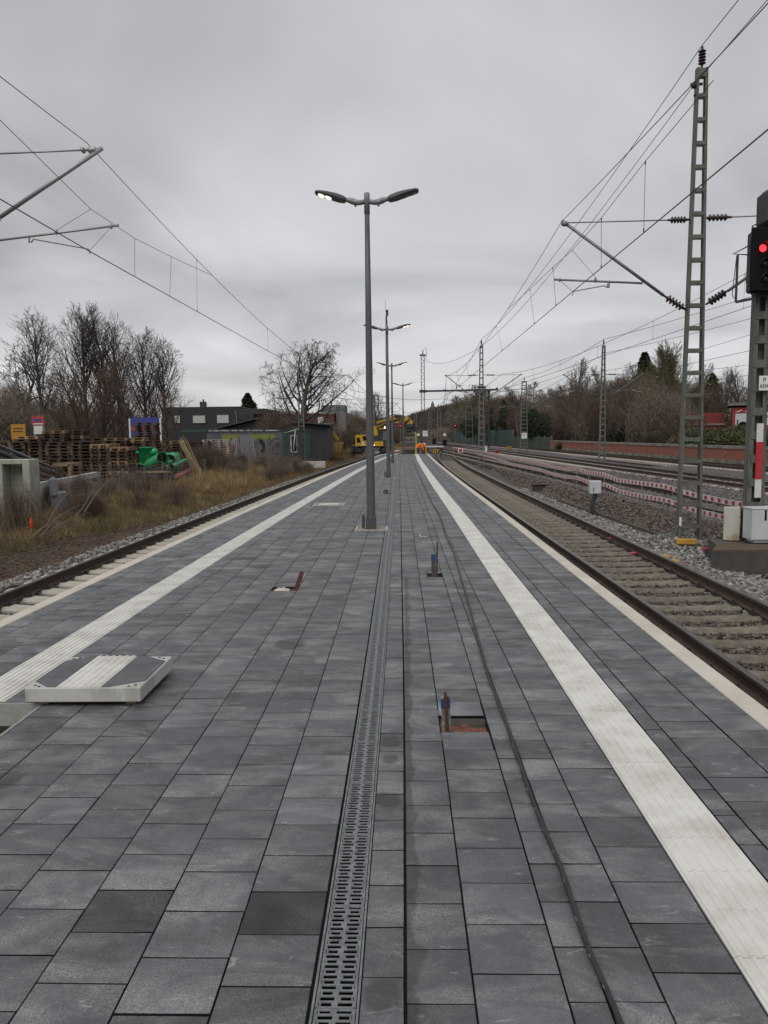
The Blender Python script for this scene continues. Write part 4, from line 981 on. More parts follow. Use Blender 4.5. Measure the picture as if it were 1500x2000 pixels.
mb.build('speed_indicator',M['steel_dark'],t)
mb=MB(); F3=lambda px,py,Y=15.1: Vector(at(px,py,Y))-Vector((SX,SY,-.45))
mb.path([F3(1468,477),F3(1432,496),F3(1466,498)],.016,6); mb.beam(F3(1441,498),F3(1437,590),.03,.045,(0,1,0)); mb.beam(F3(1437,590),F3(1472,583),.03,.05); mb.path([F3(1439,498),F3(1430,575),F3(1432,581),F3(1438,583)],.008,5); mb.path([F3(1464,484),F3(1461,490),F3(1457,552),F3(1459,557),F3(1464,557)],.008,5)
mb.path([F3(1482,436),F3(1470,441),F3(1466,470),F3(1463,568),F3(1470,578),F3(1560,578)],.014,6); mb.beam(F3(1466,572),F3(1560,572),.04,.02)
mb.build('service_cage',M['steel_dark'],t)
mb=MB(); a=F3(1483,734,15.18); b=F3(1506.5,762.5,15.18); mb.bbox(((a.x+b.x)/2,a.y,(a.z+b.z)/2),(abs(b.x-a.x),.012,abs(a.z-b.z)),.002); pl=mb.build('number_plate',M['sign_white'],t)
cxx=(a.x+b.x)/2; text_mesh('P',.12,.002,M['navy'],(cxx-.02,a.y-.008,a.z-.085),pl); text_mesh('604',.115,.002,M['navy'],(cxx-.02,a.y-.008,b.z+.085),pl)
mb=MB(); x=.015; 
for z0,z1,mm in(((1.46),(1.82),'white'),(.73,1.46,'red'),(.37,.73,'white')):
    b_=MB(); b_.box((x,-.135,(z0+z1)/2+.45),(.125,.02,z1-z0-.002)); b_.build('marker_panel',M[mm],t)
# foundation block and cabinets
t=thing('foundation_block','dark weathered concrete foundation block beneath the white cabinet','foundation',(7.0,14.5,-.62))
mb=MB(); mb.prism([(-1.53,-.75),(1.6,-.85),(1.6,.9),(-.95,.9),(-1.1,.1)],Matrix.Translation((0,0,-.6)),.76); mb.build('block',M['concrete_dark'],t)
mb=MB(); mb.prism([(-1.50,-.72),(-.35,-.75),(-.2,.0),(-1.05,.1)],Matrix.Translation((0,0,.161)),.02); mb.build('rusty_stain',mat('rust_moss',(.12,.075,.035),1,(.06,.05,.035),9,bump=.4),t)
t=thing('cabinet','white steel trackside cabinet with a black slot, at the foot of the signal post','cabinet',(6.98,14.66,-.42))
mb=MB(); mb.prism([(-.49,-.19),(.49,-.19),(.49,.19),(-.49,.19)],Matrix.Translation((0,0,.06)),.57); mb.prism([(-.42,-.14),(.42,-.14),(.42,.14),(-.42,.14)],Matrix(),.06); mb.build('body',M['cab_grey'],t)
mb=MB(); mb.bbox((0,0,.645),(1.0,.40,.03),.008); mb.build('lid',M['cab_grey'],t)
mb=MB(); mb.bbox((-.24,-.192,.52),(.04,.006,.20),.002); mb.build('slot',M['black'],t)
mb=MB(); mb.bbox((0,-.1915,.33),(.94,.004,.52),.001); mb.build('door',M['cab_grey'],t)
t=thing('concrete_post','stubby faceted concrete post with mossy stain, left of the white cabinet','post',(6.38,15.1,-.44),-.25)
mb=MB(); mb.prism([(-.15,-.06),(-.02,-.13),(.13,-.11),(.15,.1),(-.13,.12)],Matrix(),.64); mb.build('post',mat('stained_concrete',(.47,.45,.39),.9,(.30,.24,.13),2.2,bump=.1,contrast=(.5,.62)),t)
mb=MB(); mb.bbox((.21,.03,.3),(.07,.14,.6),.01); mb.build('bracket',M['steel_dark'],t)
mb=MB(); mb.bbox((.26,-.02,.62),(.16,.05,.03),.01,rx=.3,ry=.5); mb.build('yellow_strap',M['yellow_block'],t)
mb=MB(); mb.bbox((0,0,0),(.40,.14,.11),.01,rz=-.15); o=mb.build('yellow_beam',M['yellow_block']); o.location=(5.84,16.0,-.60); tag(o,'yellow timber block lying at the foot of the nearest mast','timber block')
for px,py,w_,lb in((1297,1087,.22,'upper of two flat yellow scraps lying on the grey ballast'),(1315,1096,.2,'lower of two flat yellow scraps lying on the grey ballast')):
    p=gp(px,py,-.72); mb=MB(); mb.bbox((0,0,0),(w_,.16,.03),.006,rz=.3,rx=.15); o=mb.build('yellow_scrap',M['yellow_block']); o.location=p; tag(o,lb,'scrap')
M['pink']=mat('pink_plastic',(.6,.03,.09),.6)
t=thing('hose_ends','two pink capped cable ends in the dark hollow beside the nearest mast','cable ends',(6.05,15.6,-.7))
mb=MB()
for k in range(2): mb.tube((k*.13,0,0),(k*.13+.05,-.08,.02),.03,n=8)
mb.build('cap',M['pink'],t); mb=MB()
for k in range(5): mb.path([(.1+k*.1,.1,-.05),(.0+k*.07,.0,.05),(.2+k*.1,-.15,.02),(.5+k*.06,-.3,-.08)],.018,6)
mb.build('hose',M['black_rubber'],t)
for i,(px,py) in enumerate(((1194,1051),(1237,1080))):
    p=gp(px,py,-.66); mb=MB(); mb.bbox((0,0,0),(.1,.09,.03),.01); o=mb.build('pink_marker',M['pink']); o.location=p; tag(o,['pink plastic marker at the foot of the outer right rail, farther one','pink plastic marker at the foot of the outer right rail, nearer one'][i],'marker')
# little box on a corrugated hose
t=thing('junction_box','pale grey junction box standing on a black corrugated hose, on the slope','junction box',(5.83,23.6,-.85))
p=at(1162,951.5,23.6)-t.location
mb=MB(); mb.bbox(p,(.34,.2,.40),.02); b=mb.build('box',M['cab_grey'],t); mb=MB(); mb.bbox((p.x-.06,p.y-.102,p.z-.07),(.025,.006,.15),.002); mb.build('slot',M['black'],b)
mb=MB(); pts=[]; rs=[]
for i in range(40):
    f=i/39; pts.append((p.x+.02+.09*math.sin(f*3.3)*-1+.10*f*0,0,.0+(p.z-.2)*f)); rs.append(.062+(.010 if i%2 else 0))
mb.path(pts,rs,10); mb.build('hose',M['black_rubber'],t)
# kerb of the cable trough
t=thing('trough_kerb','low concrete kerb line between the grey ballast and the brown slope','kerb',(6.2,16.5,-.9))
mb=MB(); ys=np.arange(16.6,28.,1.)
for y in ys: a=(float(KERB(y)),y+.01,-.86); b=(float(KERB(y+1)),y+.99,-.86); mb.beam((a[0],a[1],-.92),(b[0],b[1],-.92),.08,.26+.03*random.random())
mb.build('kerb_slab',mat('kerb_mossy',(.10,.088,.065),.95,(.06,.052,.038),4,bump=.3),t,world=True)
# wooden box on the slope, dark hole
for i,(px,py,w_,lb) in enumerate(((1062,958,.95,'dark wooden hatch set into the brown slope, nearer of two'),(926,896,1.5,'dark hatch set into the slope near the mid distance mast, farther of two'))):
    p=gp(px,py,-.85); mb=MB(); mb.bbox((0,0,.08),(w_,.5,.34),.02); mb.bbox((0,-.02,.27),(w_*1.06,.55,.04),.01); o=mb.build('hatch',M['rust'] if i else mat('wood_dark',(.05,.035,.03),.9)); o.location=p; tag(o,lb,'hatch','hatches in the slope')
# ---- red and white barrier
FX=lambda Y: 8.15-.0466*Y
def fence_pt(px,py):   # on the vertical plane of the fence line
    d=ray(px,py); t_=8.15/(d.x+.0466*d.y); return Vector((d.x*t_,d.y*t_,CAM_H+d.z*t_))
top=[(930,880),(965,887),(1000,896),(1026,900),(1052,905),(1082,912),(1104,916),(1128,916),(1148,922.5),(1178,926),(1206,938),(1254,944),(1297,949.5),(1327,959),(1361,968),(1427,982),(1500,994),(1580,1010)]
low=[(930,886),(965,895),(1000,906),(1026,911.5),(1052,916.5),(1085,928),(1104,932),(1127,933),(1150,942.5),(1180,946),(1212,961),(1254,969),(1302,977.5),(1327,986),(1361,998),(1418,1011),(1500,1034),(1580,1050)]
t=thing('barrier_fence','red and white striped plastic barrier on thin steel posts along the slope','barrier',(7.1,23,-.6))
for nm,pl in(('top_rail',top),('lower_rail',low)):
    pts=[fence_pt(*p) for p in pl]; mw=MB()
    for a,b in zip(pts[:-1],pts[1:]):
        mw.beam(a,b,.022,.125,(0,0,1)); l=(b-a).length; d=(b-a)/l; n=max(2,int(l/.30)); 
        for k in range(n):
            c0=a+d*(l*(k+.26)/n); c1=a+d*(l*(k+.68)/n); mw.mi=1; mw.beam(c0,c1,.026,.092,(0,0,1)); mw.mi=0
    mw.build(nm,[M['tape_white'],M['tape_red']],t,world=True)
posts=[1005,1016,1027,1040,1054,1067,1085,1104,1127,1150,1181,1212,1254,1314,1395,1470,965,985,945]
for px in posts:
    yt=np.interp(px,[p[0] for p in top],[p[1] for p in top]); P_=fence_pt(px,yt); zb=float(terr(P_.x,P_.y))-.1
    mb=MB(); mb.tube((P_.x,P_.y+.02,zb),(P_.x,P_.y+.02,P_.z+.04),.0145,n=6)
    if px>1040: mb.path([(P_.x,P_.y+.02,zb+.62),(P_.x+.35,P_.y-.15,zb+.38),(P_.x+1.1,P_.y-.1,zb+.42)],.011,5)
    mb.build('post',M['galv_dull'],t,world=True)
# ---- small trackside boards
def board(name,label,cat,px,py,Y,w,h,mk,border=None,txt=None,stripes=False,zground=-.6,tsize=.5):
    p=at(px,py,Y); t=thing(name,label,cat,(p.x,Y,zground)); z=p.z-zground
    mb=MB(); mb.tube((0,.04,0),(0,.04,z),.025,n=6); mb.build('post',M['steel_green'],t)
    mb=MB(); mb.bbox((0,0,z),(w,.02,h),.004); o=mb.build('board',M[mk],t)
    if border: b=MB(); b.box((0,-.012,z),(w*.74,.006,h*.74)); b.build('field',M[border],o)
    if stripes:
        b=MB()
        for k in(-1,0,1):
            b.add([(k*w*.32-w*.15+dx,-.013,z+dz) for dx,dz in((-.07*w,-h*.42),(.1*w,-h*.42),(.3*w+.0,h*.42),(.13*w,h*.42))],[(0,1,2,3)])
        b.build('stripe',M['yellow_block' if mk=='paint_black' else 'paint_black'],o)
    if txt: text_mesh(txt,tsize,.004,M['paint_black'],(0,-.016,z),o)
    return t
board('stop_board','red stop board with white border standing on the grey ballast beside the curved track','sign',899.5,879.5,66,.42,.36,'sign_white','red')
board('letter_board','small white board with a letter E just right of the mid distance mast','sign',947.5,877,70,.36,.42,'sign_white',txt='E',tsize=.36)
board('stop_board','dark red board lying low between the tracks, right of the letter board','sign',971.5,882,63,.38,.3,'red','rust_red')
board('striped_board','black and yellow striped board beyond the barrier, left of the kilometre board mast','sign',993.5,875,72,.5,.42,'paint_black',stripes=True)
board('striped_board','black and yellow striped board at the right corner of the platform end','sign',851,881,70,.6,.5,'paint_black',stripes=True,zground=-.5)
board('striped_board','orange black hatched board beyond the excavator, left of the farthest lamp','sign',779,869,85,.6,.4,'paint_black',stripes=True)
board('kilometre_board','white kilometre board with black figures fixed before the solid looking mast','sign',1024,851,90.3,.62,.66,'sign_white',txt='24 7\n0',tsize=.3)
board('kilometre_board','white kilometre board with black figures near the platform end, below the portal tower','sign',830.5,847,80,.5,.55,'sign_white',txt='24 8\n0',tsize=.24)
board('marker_board','tiny white board in front of the far wooded hill','sign',868.5,849,150,.5,.5,'sign_white')
board('marker_board','tiny white board left of the kilometre board near the platform end','sign',817,849,90,.3,.25,'sign_white')
def far_signal(label,px,py,Y,mk='led_red'):
    p=at(px,py,Y); t=thing('railway_signal',label,'signal',(p.x,Y,-.6)); z=p.z+.6
    mb=MB(); mb.tube((0,.1,0),(0,.1,z+.3),.05,n=6); mb.build('post',M['galv_dull'],t)
    mb=MB(); mb.bbox((0,.03,z),(.5,.12,.8),.03); mb.build('signal_head',M['black'],t)
    mb=MB(); mb.lathe([(.09,0),(.07,.02)],(0,-.035,z+.05),(0,-1,0),12); mb.build('lens',M[mk],t)
far_signal('distant red signal lamp left of the farthest lamp post',782,832,150); far_signal('distant red signal lamp just right of the excavator grab',810.5,838.5,118); far_signal('distant red signal lamp above the end of the teal barrier',889,832,170)
far_signal('distant dark signal between the platform end and the turnout',848,862,110,'glass_dark')
# ================================================================ LEFT YARD
def pallet_mesh(mk):
    mb=MB()
    for y in(-.35,-.175,0,.175,.35): mb.box((0,y,.133),(1.2,.12 if abs(y)!=.175 else .1,.020))
    for x in(-.53,0,.53): mb.box((x,0,.112),(.14,.8,.020))
    for x in(-.53,0,.53):
        for y in(-.35,0,.35): mb.box((x,y,.061),(.14,.11,.078))
    for y in(-.35,0,.35): mb.box((0,y,.011),(1.2,.11,.020))
    return mb.mesh('pallet',M[mk])
PM_={k:pallet_mesh(k) for k in('pallet','pallet_new','pallet_grey')}
def yard_z(x,y): return float(terr(x,y))
stacks=[(30,36,.05,11,'short stack at the far left behind the black pipes'),(84,36,.02,12,'stack second from the left in the front row'),(122,33.5,.03,11,'front stack above the orange tinted crate'),(163,33.5,-.04,11,'front stack left of the end-on stacks'),(203,33.,1.55,11,'left one of the two end-on stacks at the front'),(238,33.,1.6,11,'end-on stack beside the green tanks'),
 (58,42,.04,13,'rear stack under the yellow sign'),(108,42,.1,15,'rear stack with the tall top, right of the red sign'),(148,43,-.05,15,'rear stack in the middle of the heap'),(186,42,0,12,'rear stack behind the end-on stacks'),(228,41,.06,12,'rear stack left of the blue billboard'),(264,41.5,0,12,'low rear stack directly behind the green tank'),(289,45,.02,18,'tallest stack, rising in front of the blue billboard'),(305,41,.08,11,'rear stack below the billboard, right half'),(338,43,0,11,'stack in front of the anthracite building'),(367,44,1.5,11,'end-on stack right of the reed bundle'),(392,47,.1,11,'far right dark stack next to the pale one')]
first={}
for (px,Y,rz,n,desc) in stacks:
    p=at(px,850,Y); zb=yard_z(p.x,Y); z=zb+.0
    g='wooden pallets in the '+desc
    for k in range(n):
        r=random.random(); mk='pallet_new' if (k==n-1 and r<.5) or r<.07 else 'pallet'
        o=link('pallet',PM_[mk]); o.location=(p.x+random.gauss(0,.018),Y+random.gauss(0,.018),z+.002); o.rotation_euler=(random.gauss(0,.004),random.gauss(0,.004),rz+random.gauss(0,.02))
        tag(o,'wooden pallet in the '+desc,'pallet',g); z+=.1455
for (px,Y,n,desc) in((430,50,12,'pale bleached stack beside the graffiti shed'),(414,51,11,'pale bleached stack left of its twin by the shed')):
    p=at(px,850,Y); z=yard_z(p.x,Y)
    for k in range(n):
        o=link('pallet',PM_['pallet_grey']); o.location=(p.x+random.gauss(0,.01),Y,z+.002); o.rotation_euler=(0,0,.05+random.gauss(0,.01)); tag(o,'bleached pallet in the '+desc,'pallet','pallets in the '+desc); z+=.1455
# signs
def panel_sign(name,label,px0,py0,px1,py1,Y,mk,border=None,deco=None,posts=True):
    a=at(px0,py0,Y); b=at(px1,py1,Y); cx_=(a.x+b.x)/2; zb=yard_z(cx_,Y); t=thing(name,label,'sign',(cx_,Y,zb)); w=abs(b.x-a.x); h=abs(a.z-b.z); z=(a.z+b.z)/2-zb
    mb=MB(); mb.bbox((0,0,z),(w,.04,h),.01); o=mb.build('panel',M[mk],t)
    if border: q=MB(); q.box((0,-.024,z),(w*.86,.006,h*.8)); q.build('field',M[border],o)
    if deco: deco(o,w,h,z)
    if posts:
        mb=MB()
        for s in(-1,1): mb.tube((s*w*.42,.05,0),(s*w*.42,.05,z),.04,n=6)
        mb.build('post',M['galv_dull'],t)
    return t
M['sign_yellow']=mat('sign_yellow',(.36,.17,.012),.6); M['sign_red']=mat('sign_red',(.30,.04,.045),.6); M['blue']=mat('blue',(.03,.04,.20),.5)
def dy(o,w,h,z):
    b=MB(); 
    for k,f in((.22,.8),(.02,.86)): b.box((0,-.026,z+h*k),(w*f*.8,.006,h*.07))
    b.build('lettering_bar',M['paint_black'],o)
panel_sign('yellow_sign','orange yellow sign panel standing left above the pallet heap',21,829,51,858,47,'sign_yellow',None,dy)
def dr(o,w,h,z):
    b=MB(); b.box((0,-.026,z-h*.33),(w*.8,.006,h*.1)); b.build('white_bar',M['white'],o)
    b=MB(); b.box((-.02,-.026,z+h*.05),(w*.6,.006,h*.25)); b.build('dark_bar',M['blue'],o)
panel_sign('red_sign','red sign panel above a small white board behind the pallets',62,812,87,831,49,'sign_red',None,dr)
panel_sign('white_board','small white board directly below the red sign',66,832,84,848,48.6,'white')
def db(o,w,h,z):
    b=MB(); b.box((-w*.05,-.026,z-h*.12),(w*.86,.008,h*.22)); b.build('red_band',M['sign_red'],o)
    b=MB(); b.box((-w*.26,-.032,z+h*.06),(w*.1,.008,h*.14)); b.build('white_square',M['white'],o)
    b=MB()
    for s in(-1,1): b.bbox((s*w*.52,0,z-h*.2),(w*.06,.08,h*1.3),.02)
    b.build('side_post',M['white'],o)
panel_sign('billboard','blue billboard with a red band between white posts behind the tallest pallet stack',254,816,313,850,50,'blue',None,db)
# precast block etc. behind the bank
t=thing('precast_unit','pale precast concrete unit with a deep upright recess at the left edge','concrete unit',(-11.3,21.2,-.5))
mb=MB(); W=2.2; H=1.62
mb.bbox((.86,0,H/2),(.20,.6,H),.02); mb.bbox((-.35,0,H/2),(1.1,.6,H),.02) ; mb.bbox((.48,0,H-.07),(.57,.6,.14),.02); mb.box((.48,.2,H/2-.1),(.56,.1,H-.2)); mb.build('unit',mat('precast',(.36,.37,.31),.9,(.24,.25,.20),2,bump=.15),t)
mb=MB(); mb.bbox((-.35,-.36,1.05),(.5,.02,.05),.005); mb.bbox((-.35,-.36,.96),(.5,.02,.03),.005); mb.build('slot',M['concrete_dark'],t)
mb=MB(); mb.bbox((0,0,.72),(.2,.3,.6),.08,ry=-.12); mb.bbox((.05,.2,.3),(.3,.5,.6),.05); o=mb.build('grey_container',mat('grey_plastic',(.17,.18,.20),.5)); o.location=(-10.15,21.9,-.45); tag(o,'rounded grey plastic container leaning against the precast unit','container')
t=thing('pipe_bundle','bundle of long black plastic pipes sloping down behind the precast unit','pipes',tuple(at(0,880,25.)))
for k,(pa,pb,ya,yb,r) in enumerate((((-60,846),(128,924),23,30,.055),((-60,858),(110,925),23,29.5,.055),((-60,862),(120,932),22.6,30,.06),((-60,880),(112,938),22.5,29,.085),((-60,896),(108,945),22.5,28.5,.09),((-60,915),(100,955),22.4,28,.1),((-60,935),(90,960),22.4,27.5,.1))):
    mb=MB(); mb.tube(at(*pa,ya),at(*pb,yb),r,n=10); mb.build('pipe',M['black_rubber'] if k>1 else mat('grey_pipe',(.10,.105,.115),.35),t,True,True)
mb=MB(); a=at(60,952,23.5); b=at(190,926,31.5); mb.beam(a,b,.22,.2); mb.beam(at(60,965,23.4),at(112,958,26),.25,.25); o=mb.build('concrete_beam',M['concrete_new']); tag(o,'long pale concrete beam lying along the foot of the pallet heap','beam')
mb=MB(); a=at(105,908,29.5); b=at(137,908,29.5); c=at(137,932,29.5); mb.beam(a,b,.1,.12); mb.beam(b,c,.1,.12); mb.beam(a+Vector((0,1.,0)),b+Vector((0,1.,0)),.1,.12); mb.beam(a,a+Vector((0,1,0)),.1,.1); mb.beam(b,b+Vector((0,1,0)),.1,.1); mb.beam(a,a-Vector((0,0,.55)),.1,.1)
tag(mb.build('timber_crate',M['pallet_new']),'open crate frame of fresh yellow timber in front of the pallets','crate')
mb=MB(); a=at(-20,863,27); b=at(16,862,27); c=at(26,896,25.5); mb.beam(a,b,.1,.1); mb.beam(b,c,.09,.05); 
for k in range(5): mb.beam(a.lerp(b,k/5),a.lerp(b,k/5)-Vector((0,0,.5)),.12,.03)
tag(mb.build('timber_trestle',M['pallet']),'brown timber frame poking up at the left edge above the precast unit','timber')
M['green_deep']=mat('green_deep',(0,.15,.055),.6)
# green tanks and pipes
zc=-.08
def gthing(label,cat='pipe',name='green_pipe'): return thing(name,label,cat,(0,0,0))
def gpipe(label,a,b,r,hollow=True):
    mb=MB(); a=Vector(a);b=Vector(b); t=thing('green_pipe',label,'pipe',tuple((a+b)/2)); mb.tube(a,b,r,n=18,cap=False); o=mb.build('pipe_wall',M['green_pipe'],t,True,True)
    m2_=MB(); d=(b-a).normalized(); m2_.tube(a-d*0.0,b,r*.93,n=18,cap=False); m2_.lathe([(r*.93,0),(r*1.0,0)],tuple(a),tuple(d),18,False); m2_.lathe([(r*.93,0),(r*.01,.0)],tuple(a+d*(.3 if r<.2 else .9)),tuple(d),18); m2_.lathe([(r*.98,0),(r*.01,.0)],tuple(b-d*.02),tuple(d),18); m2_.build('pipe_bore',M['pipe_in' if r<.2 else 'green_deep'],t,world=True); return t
t=thing('green_tank','upright green round tank with side stubs, left of the leaning green pipe','tank',(at(287,890,38).x,38,zc)); r=.37
mb=MB(); mb.lathe([(r,0),(r,1.24),(r+.02,1.24),(r+.02,1.27),(r-.02,1.27),(r-.03,1.1)],n=20); mb.build('shell',M['green_pipe'],t,True); mb=MB(); mb.tube((-r,0,1.02),(-r-.16,0,1.02),.07,n=10); mb.tube((r*.8,-.2,.95),(r+.2,-.3,1.12),.13,n=12); mb.lathe([(.17,0),(.17,.06)],(r+.1,-.25,1.05),(.4,-.2,.3),14); mb.build('stub',M['green_pipe'],t,True)
t=thing('green_tank','second lower green tank behind the lying pipes','tank',(at(336,893,39.5).x,39.5,zc)); mb=MB(); mb.bbox((0,0,.48),(.72,.6,.96),.08); mb.build('shell',M['green_pipe'],t,True)
gpipe('big green pipe leaning up to the right, open mouth facing the platform',at(318,895,36.5),at(286,909,37.2)+Vector((0,.6,0)),.30)
gpipe('pale green wide pipe section lying behind the leaning pipe',at(331,899,37.8),at(323,896,38.6)+Vector((0,1.2,0)),.30)
gpipe('long thin green pipe lying to the right, dark mouth facing left',at(324,904,36.8),at(348,899,39.5),.115)
gpipe('thin green pipe pointing right, lowest of the pile',at(336,911,36.),at(362,899,39.5),.10)
gpipe('green pipe end with a pale rim below the leaning pipe',at(313,908,35.8),at(318,905,38.),.13)
gpipe('small green pipe end near the fence, bottom of the pile',at(322,914,35.6),at(328,910,37.6),.10)
for k,px in enumerate((260,266,272,278)): gpipe('%s small green pipe end in the row left of the big leaning pipe'%('leftmost','second','third','rightmost')[k],at(px,909+k%2*2,36.),at(px+4,906+k%2*2,38.),.075)
mb=MB(); mb.box((0,0,0),(3.6,4.2,.04)); o=mb.build('dark_tarpaulin',M['black_rubber']); o.location=(-11.6+(-1.0),37.5,-.12); o.rotation_euler=(0,.05,.1); tag(o,'dark sheet on the ground behind the wire fence','sheet')
mb=MB(); mb.bbox((0,0,0),(1.0,1.3,.03),.01,rz=.7); o=mb.build('brown_board',M['pallet_new']); o.location=tuple(at(304,922,34.5)); tag(o,'brown board lying flat in front of the green pipes','board')
mb=MB(); mb.tube(at(345,931,35.5),at(383,912,42),.10,n=10); o=mb.build('pink_pipe',mat('terracotta',(.30,.10,.08),.8),None,True); tag(o,'faded pink pipe lying at the foot of the wire fence','pipe')
# wire fence
t=thing('wire_fence','low galvanised wire mesh fence along the top of the grassy bank','fence',(-11,20,-.46))
for i,y in enumerate(np.arange(19.9,45,2.45)):
    z=yard_z(-11,y); mb=MB(); mb.tube((-11,y,z-.1),(-11,y,z+.92),.022,n=6); mb.bbox((-11,y,z+.93),(.06,.06,.03),.01); mb.build('post',M['galv_dull'],t,world=True)
mb=MB(); ys=np.arange(19.9,44.4,.6)
for k in range(7):
    mb.path([(-11.02,y,yard_z(-11,y)+.08+k*.135) for y in ys],.0045,4)
for y in np.arange(20,44.4,.2): z=yard_z(-11,y); mb.tube((-11.025,y,z+.02),(-11.025,y,z+.9),.0028,n=3,cap=False)
mb.build('wire_mesh',M['galv_dull'],t,world=True)
# survey peg
mb=MB(); p=gp(62,1043,-.60); t=thing('survey_peg','wooden peg with a bright red painted tip in the brambles at the left edge','peg',tuple(p)); mb.beam((0,0,-.05),(0,0,.16),.035,.03); mb.build('peg',M['pallet_new'],t); mb=MB(); mb.lathe([(.02,.14),(.036,.18),(.042,.28),(.025,.36),(.004,.40)],n=5); mb.build('tip',mat('spray_red',(.65,.03,.02),.6),t)
mb=MB(); pts=[]
for k in range(14): f=k/13; q=at(-10+52*f,1158-0*f,11.6); pts.append((q.x,11.6+.3*f,-.78+.16*math.sin(f*3.14)))
mb.path(pts,.02,8); tag(mb.build('black_hose',M['black_rubber'],None,True),'black hose looping over the ballast at the left edge','hose')
# ---- sheds and buildings, left
def box_between(mb,a,b,z0,z1,th):
    a=Vector((a[0],a[1],0));b=Vector((b[0],b[1],0)); mb.beam((a.x,a.y,(z0+z1)/2),(b.x,b.y,(z0+z1)/2),th,z1-z0,(0,0,1))
A=at(405,843,53); B=at(553,843,58); Cc=at(604,843,62)
t=thing('graffiti_shed','low grey shed covered in graffiti with green edges and a white window','shed',(B.x,B.y,-.4))
d=(B-A); d.z=0; L_=d.length; d.normalize(); nrm=Vector((d.y,-d.x,0))
M['shed_grey']=mat('shed_grey',(.115,.115,.125),.8,(.17,.17,.18),1.2,contrast=(.4,.6))
mb=MB(); box_between(mb,A,B,-.4,2.,.12); mb.build('wall',M['shed_grey'],t,world=True)
d2=(Cc-B); d2.z=0; l2=d2.length; d2.normalize(); n2=Vector((d2.y,-d2.x,0))
mb=MB(); box_between(mb,B+d2*.1,Cc,-.4,2.,.12); mb.build('wall',mat('shed_side',(.05,.06,.065),.8,(.09,.10,.11),2),t,world=True)
back=Vector((-d.y,d.x,0))*3.2
mb=MB(); vs=[A-d*.15-back*-.0+nrm*.15,B+nrm*.15+d2*.2,Cc+n2*.15+back*.0,A+back]; q=[(v.x,v.y,2.02) for v in vs]; q2=[(v.x,v.y,2.16) for v in vs]; mb.add(q+q2,[(3,2,1,0),(4,5,6,7)]+[(i,(i+1)%4,4+(i+1)%4,4+i) for i in range(4)]); mb.build('roof',M['teal_paint'],t,world=True)
mb=MB(); box_between(mb,A+nrm*.13,A+nrm*.13+d*(L_*.92),2.03,2.13,.05); mb.build('fascia',mat('peeling_white',(.42,.43,.42),.8,(.03,.08,.06),5,contrast=(.5,.56)),t,world=True)
mb=MB(); mb.beam((B.x+nrm.x*.08,B.y+nrm.y*.08,-.4),(B.x+nrm.x*.08,B.y+nrm.y*.08,2.),.34,.2); mb.build('corner_post',M['teal_paint'],t,world=True)
w0=B+d2*1.0+n2*.1; w1=B+d2*1.9+n2*.1; mb=MB()
box_between(mb,w0,w1,1.62,1.72,.08); box_between(mb,w0,w1,.35,.45,.08); mb.beam((w0.x,w0.y,.4),(w0.x,w0.y,1.7),.1,.1); mb.beam((w1.x,w1.y,.4),(w1.x,w1.y,1.7),.1,.1); fr=mb.build('window',M['white'],t,world=True)
mb=MB(); box_between(mb,w0,w1,.45,1.62,.03); o=mb.build('pane',M['glass_dark'],fr); o.location=-Vector(t.location)
mb=MB(); box_between(mb,B+d2*3.2+n2*.08,B+d2*4.2+n2*.08,-.35,1.75,.05); mb.build('door',mat('door_teal',(.03,.09,.085),.6),t,world=True)
# graffiti strokes (thin paint on the wall)
M['g_yel']=mat('paint_lime',(.30,.34,.04),.7); M['g_wht']=mat('paint_pale',(.36,.36,.37),.8); M['g_red']=mat('paint_maroon',(.09,.012,.03),.7); M['g_org']=mat('paint_orange',(.30,.10,.02),.7)
def stroke(mb,pts,w):
    pts=[A+d*(L_*u)+nrm*.068+Vector((0,0,0)) if 0 else Vector(((A+d*(L_*u)+nrm*.070).x,(A+d*(L_*u)+nrm*.070).y,z)) for u,z in pts]
    for a,b in zip(pts[:-1],pts[1:]): mb.beam(a,b,.012,w,(0,0,1))
R_=random.Random(4)
for (u0,u1) in((.17,.42),(.52,.85)):
    u=u0; mb=MB()
    while u<u1: stroke(mb,[(u,1.85),(u+.012,1.2+R_.random()*.35),(u+.03,1.75)],.08); u+=.028+R_.random()*.01
    mb.build('graffiti',M['g_yel'],t,world=True)
mb=MB(); 
for k in range(16): u=.16+k*.022+R_.random()*.01; stroke(mb,[(u,.2+R_.random()*.3),(u+.01,1.3+R_.random()*.3)],.10)
mb.build('graffiti',M['g_wht'],t,world=True)
mb=MB(); stroke(mb,[(.80,1.0),(.83,1.35),(.86,1.3),(.84,.95),(.83,.6),(.87,.85),(.90,1.25),(.90,.8),(.92,1.1),(.95,1.2),(.91,1.0),(.95,.85)],.045); stroke(mb,[(.79,1.05),(.84,1.45),(.90,1.5),(.95,1.35)],.04); stroke(mb,[(.82,.35),(.88,.37),(.93,.33)],.05); mb.build('graffiti',M['g_red'],t,world=True)
mb=MB(); stroke(mb,[(.66,1.35),(.70,1.2),(.72,.7),(.68,.5)],.3); mb.build('graffiti',M['paint_black'],t,world=True)
mb=MB(); stroke(mb,[(.70,.45),(.76,.62)],.2); mb.build('graffiti',M['g_org'],t,world=True); mb=MB(); stroke(mb,[(.15,1.2),(.19,1.3),(.24,1.25)],.1); mb.build('graffiti',M['g_org'],t,world=True)
mb=MB()
for k in range(7): u=.36+k*.03; a=A+d*(L_*u)+nrm*(.5+.03*k); mb.beam((a.x,a.y,-.3),((A+d*(L_*(u+.01))+nrm*.1).x,(A+d*(L_*(u+.01))+nrm*.1).y,1.75),.16,.03)
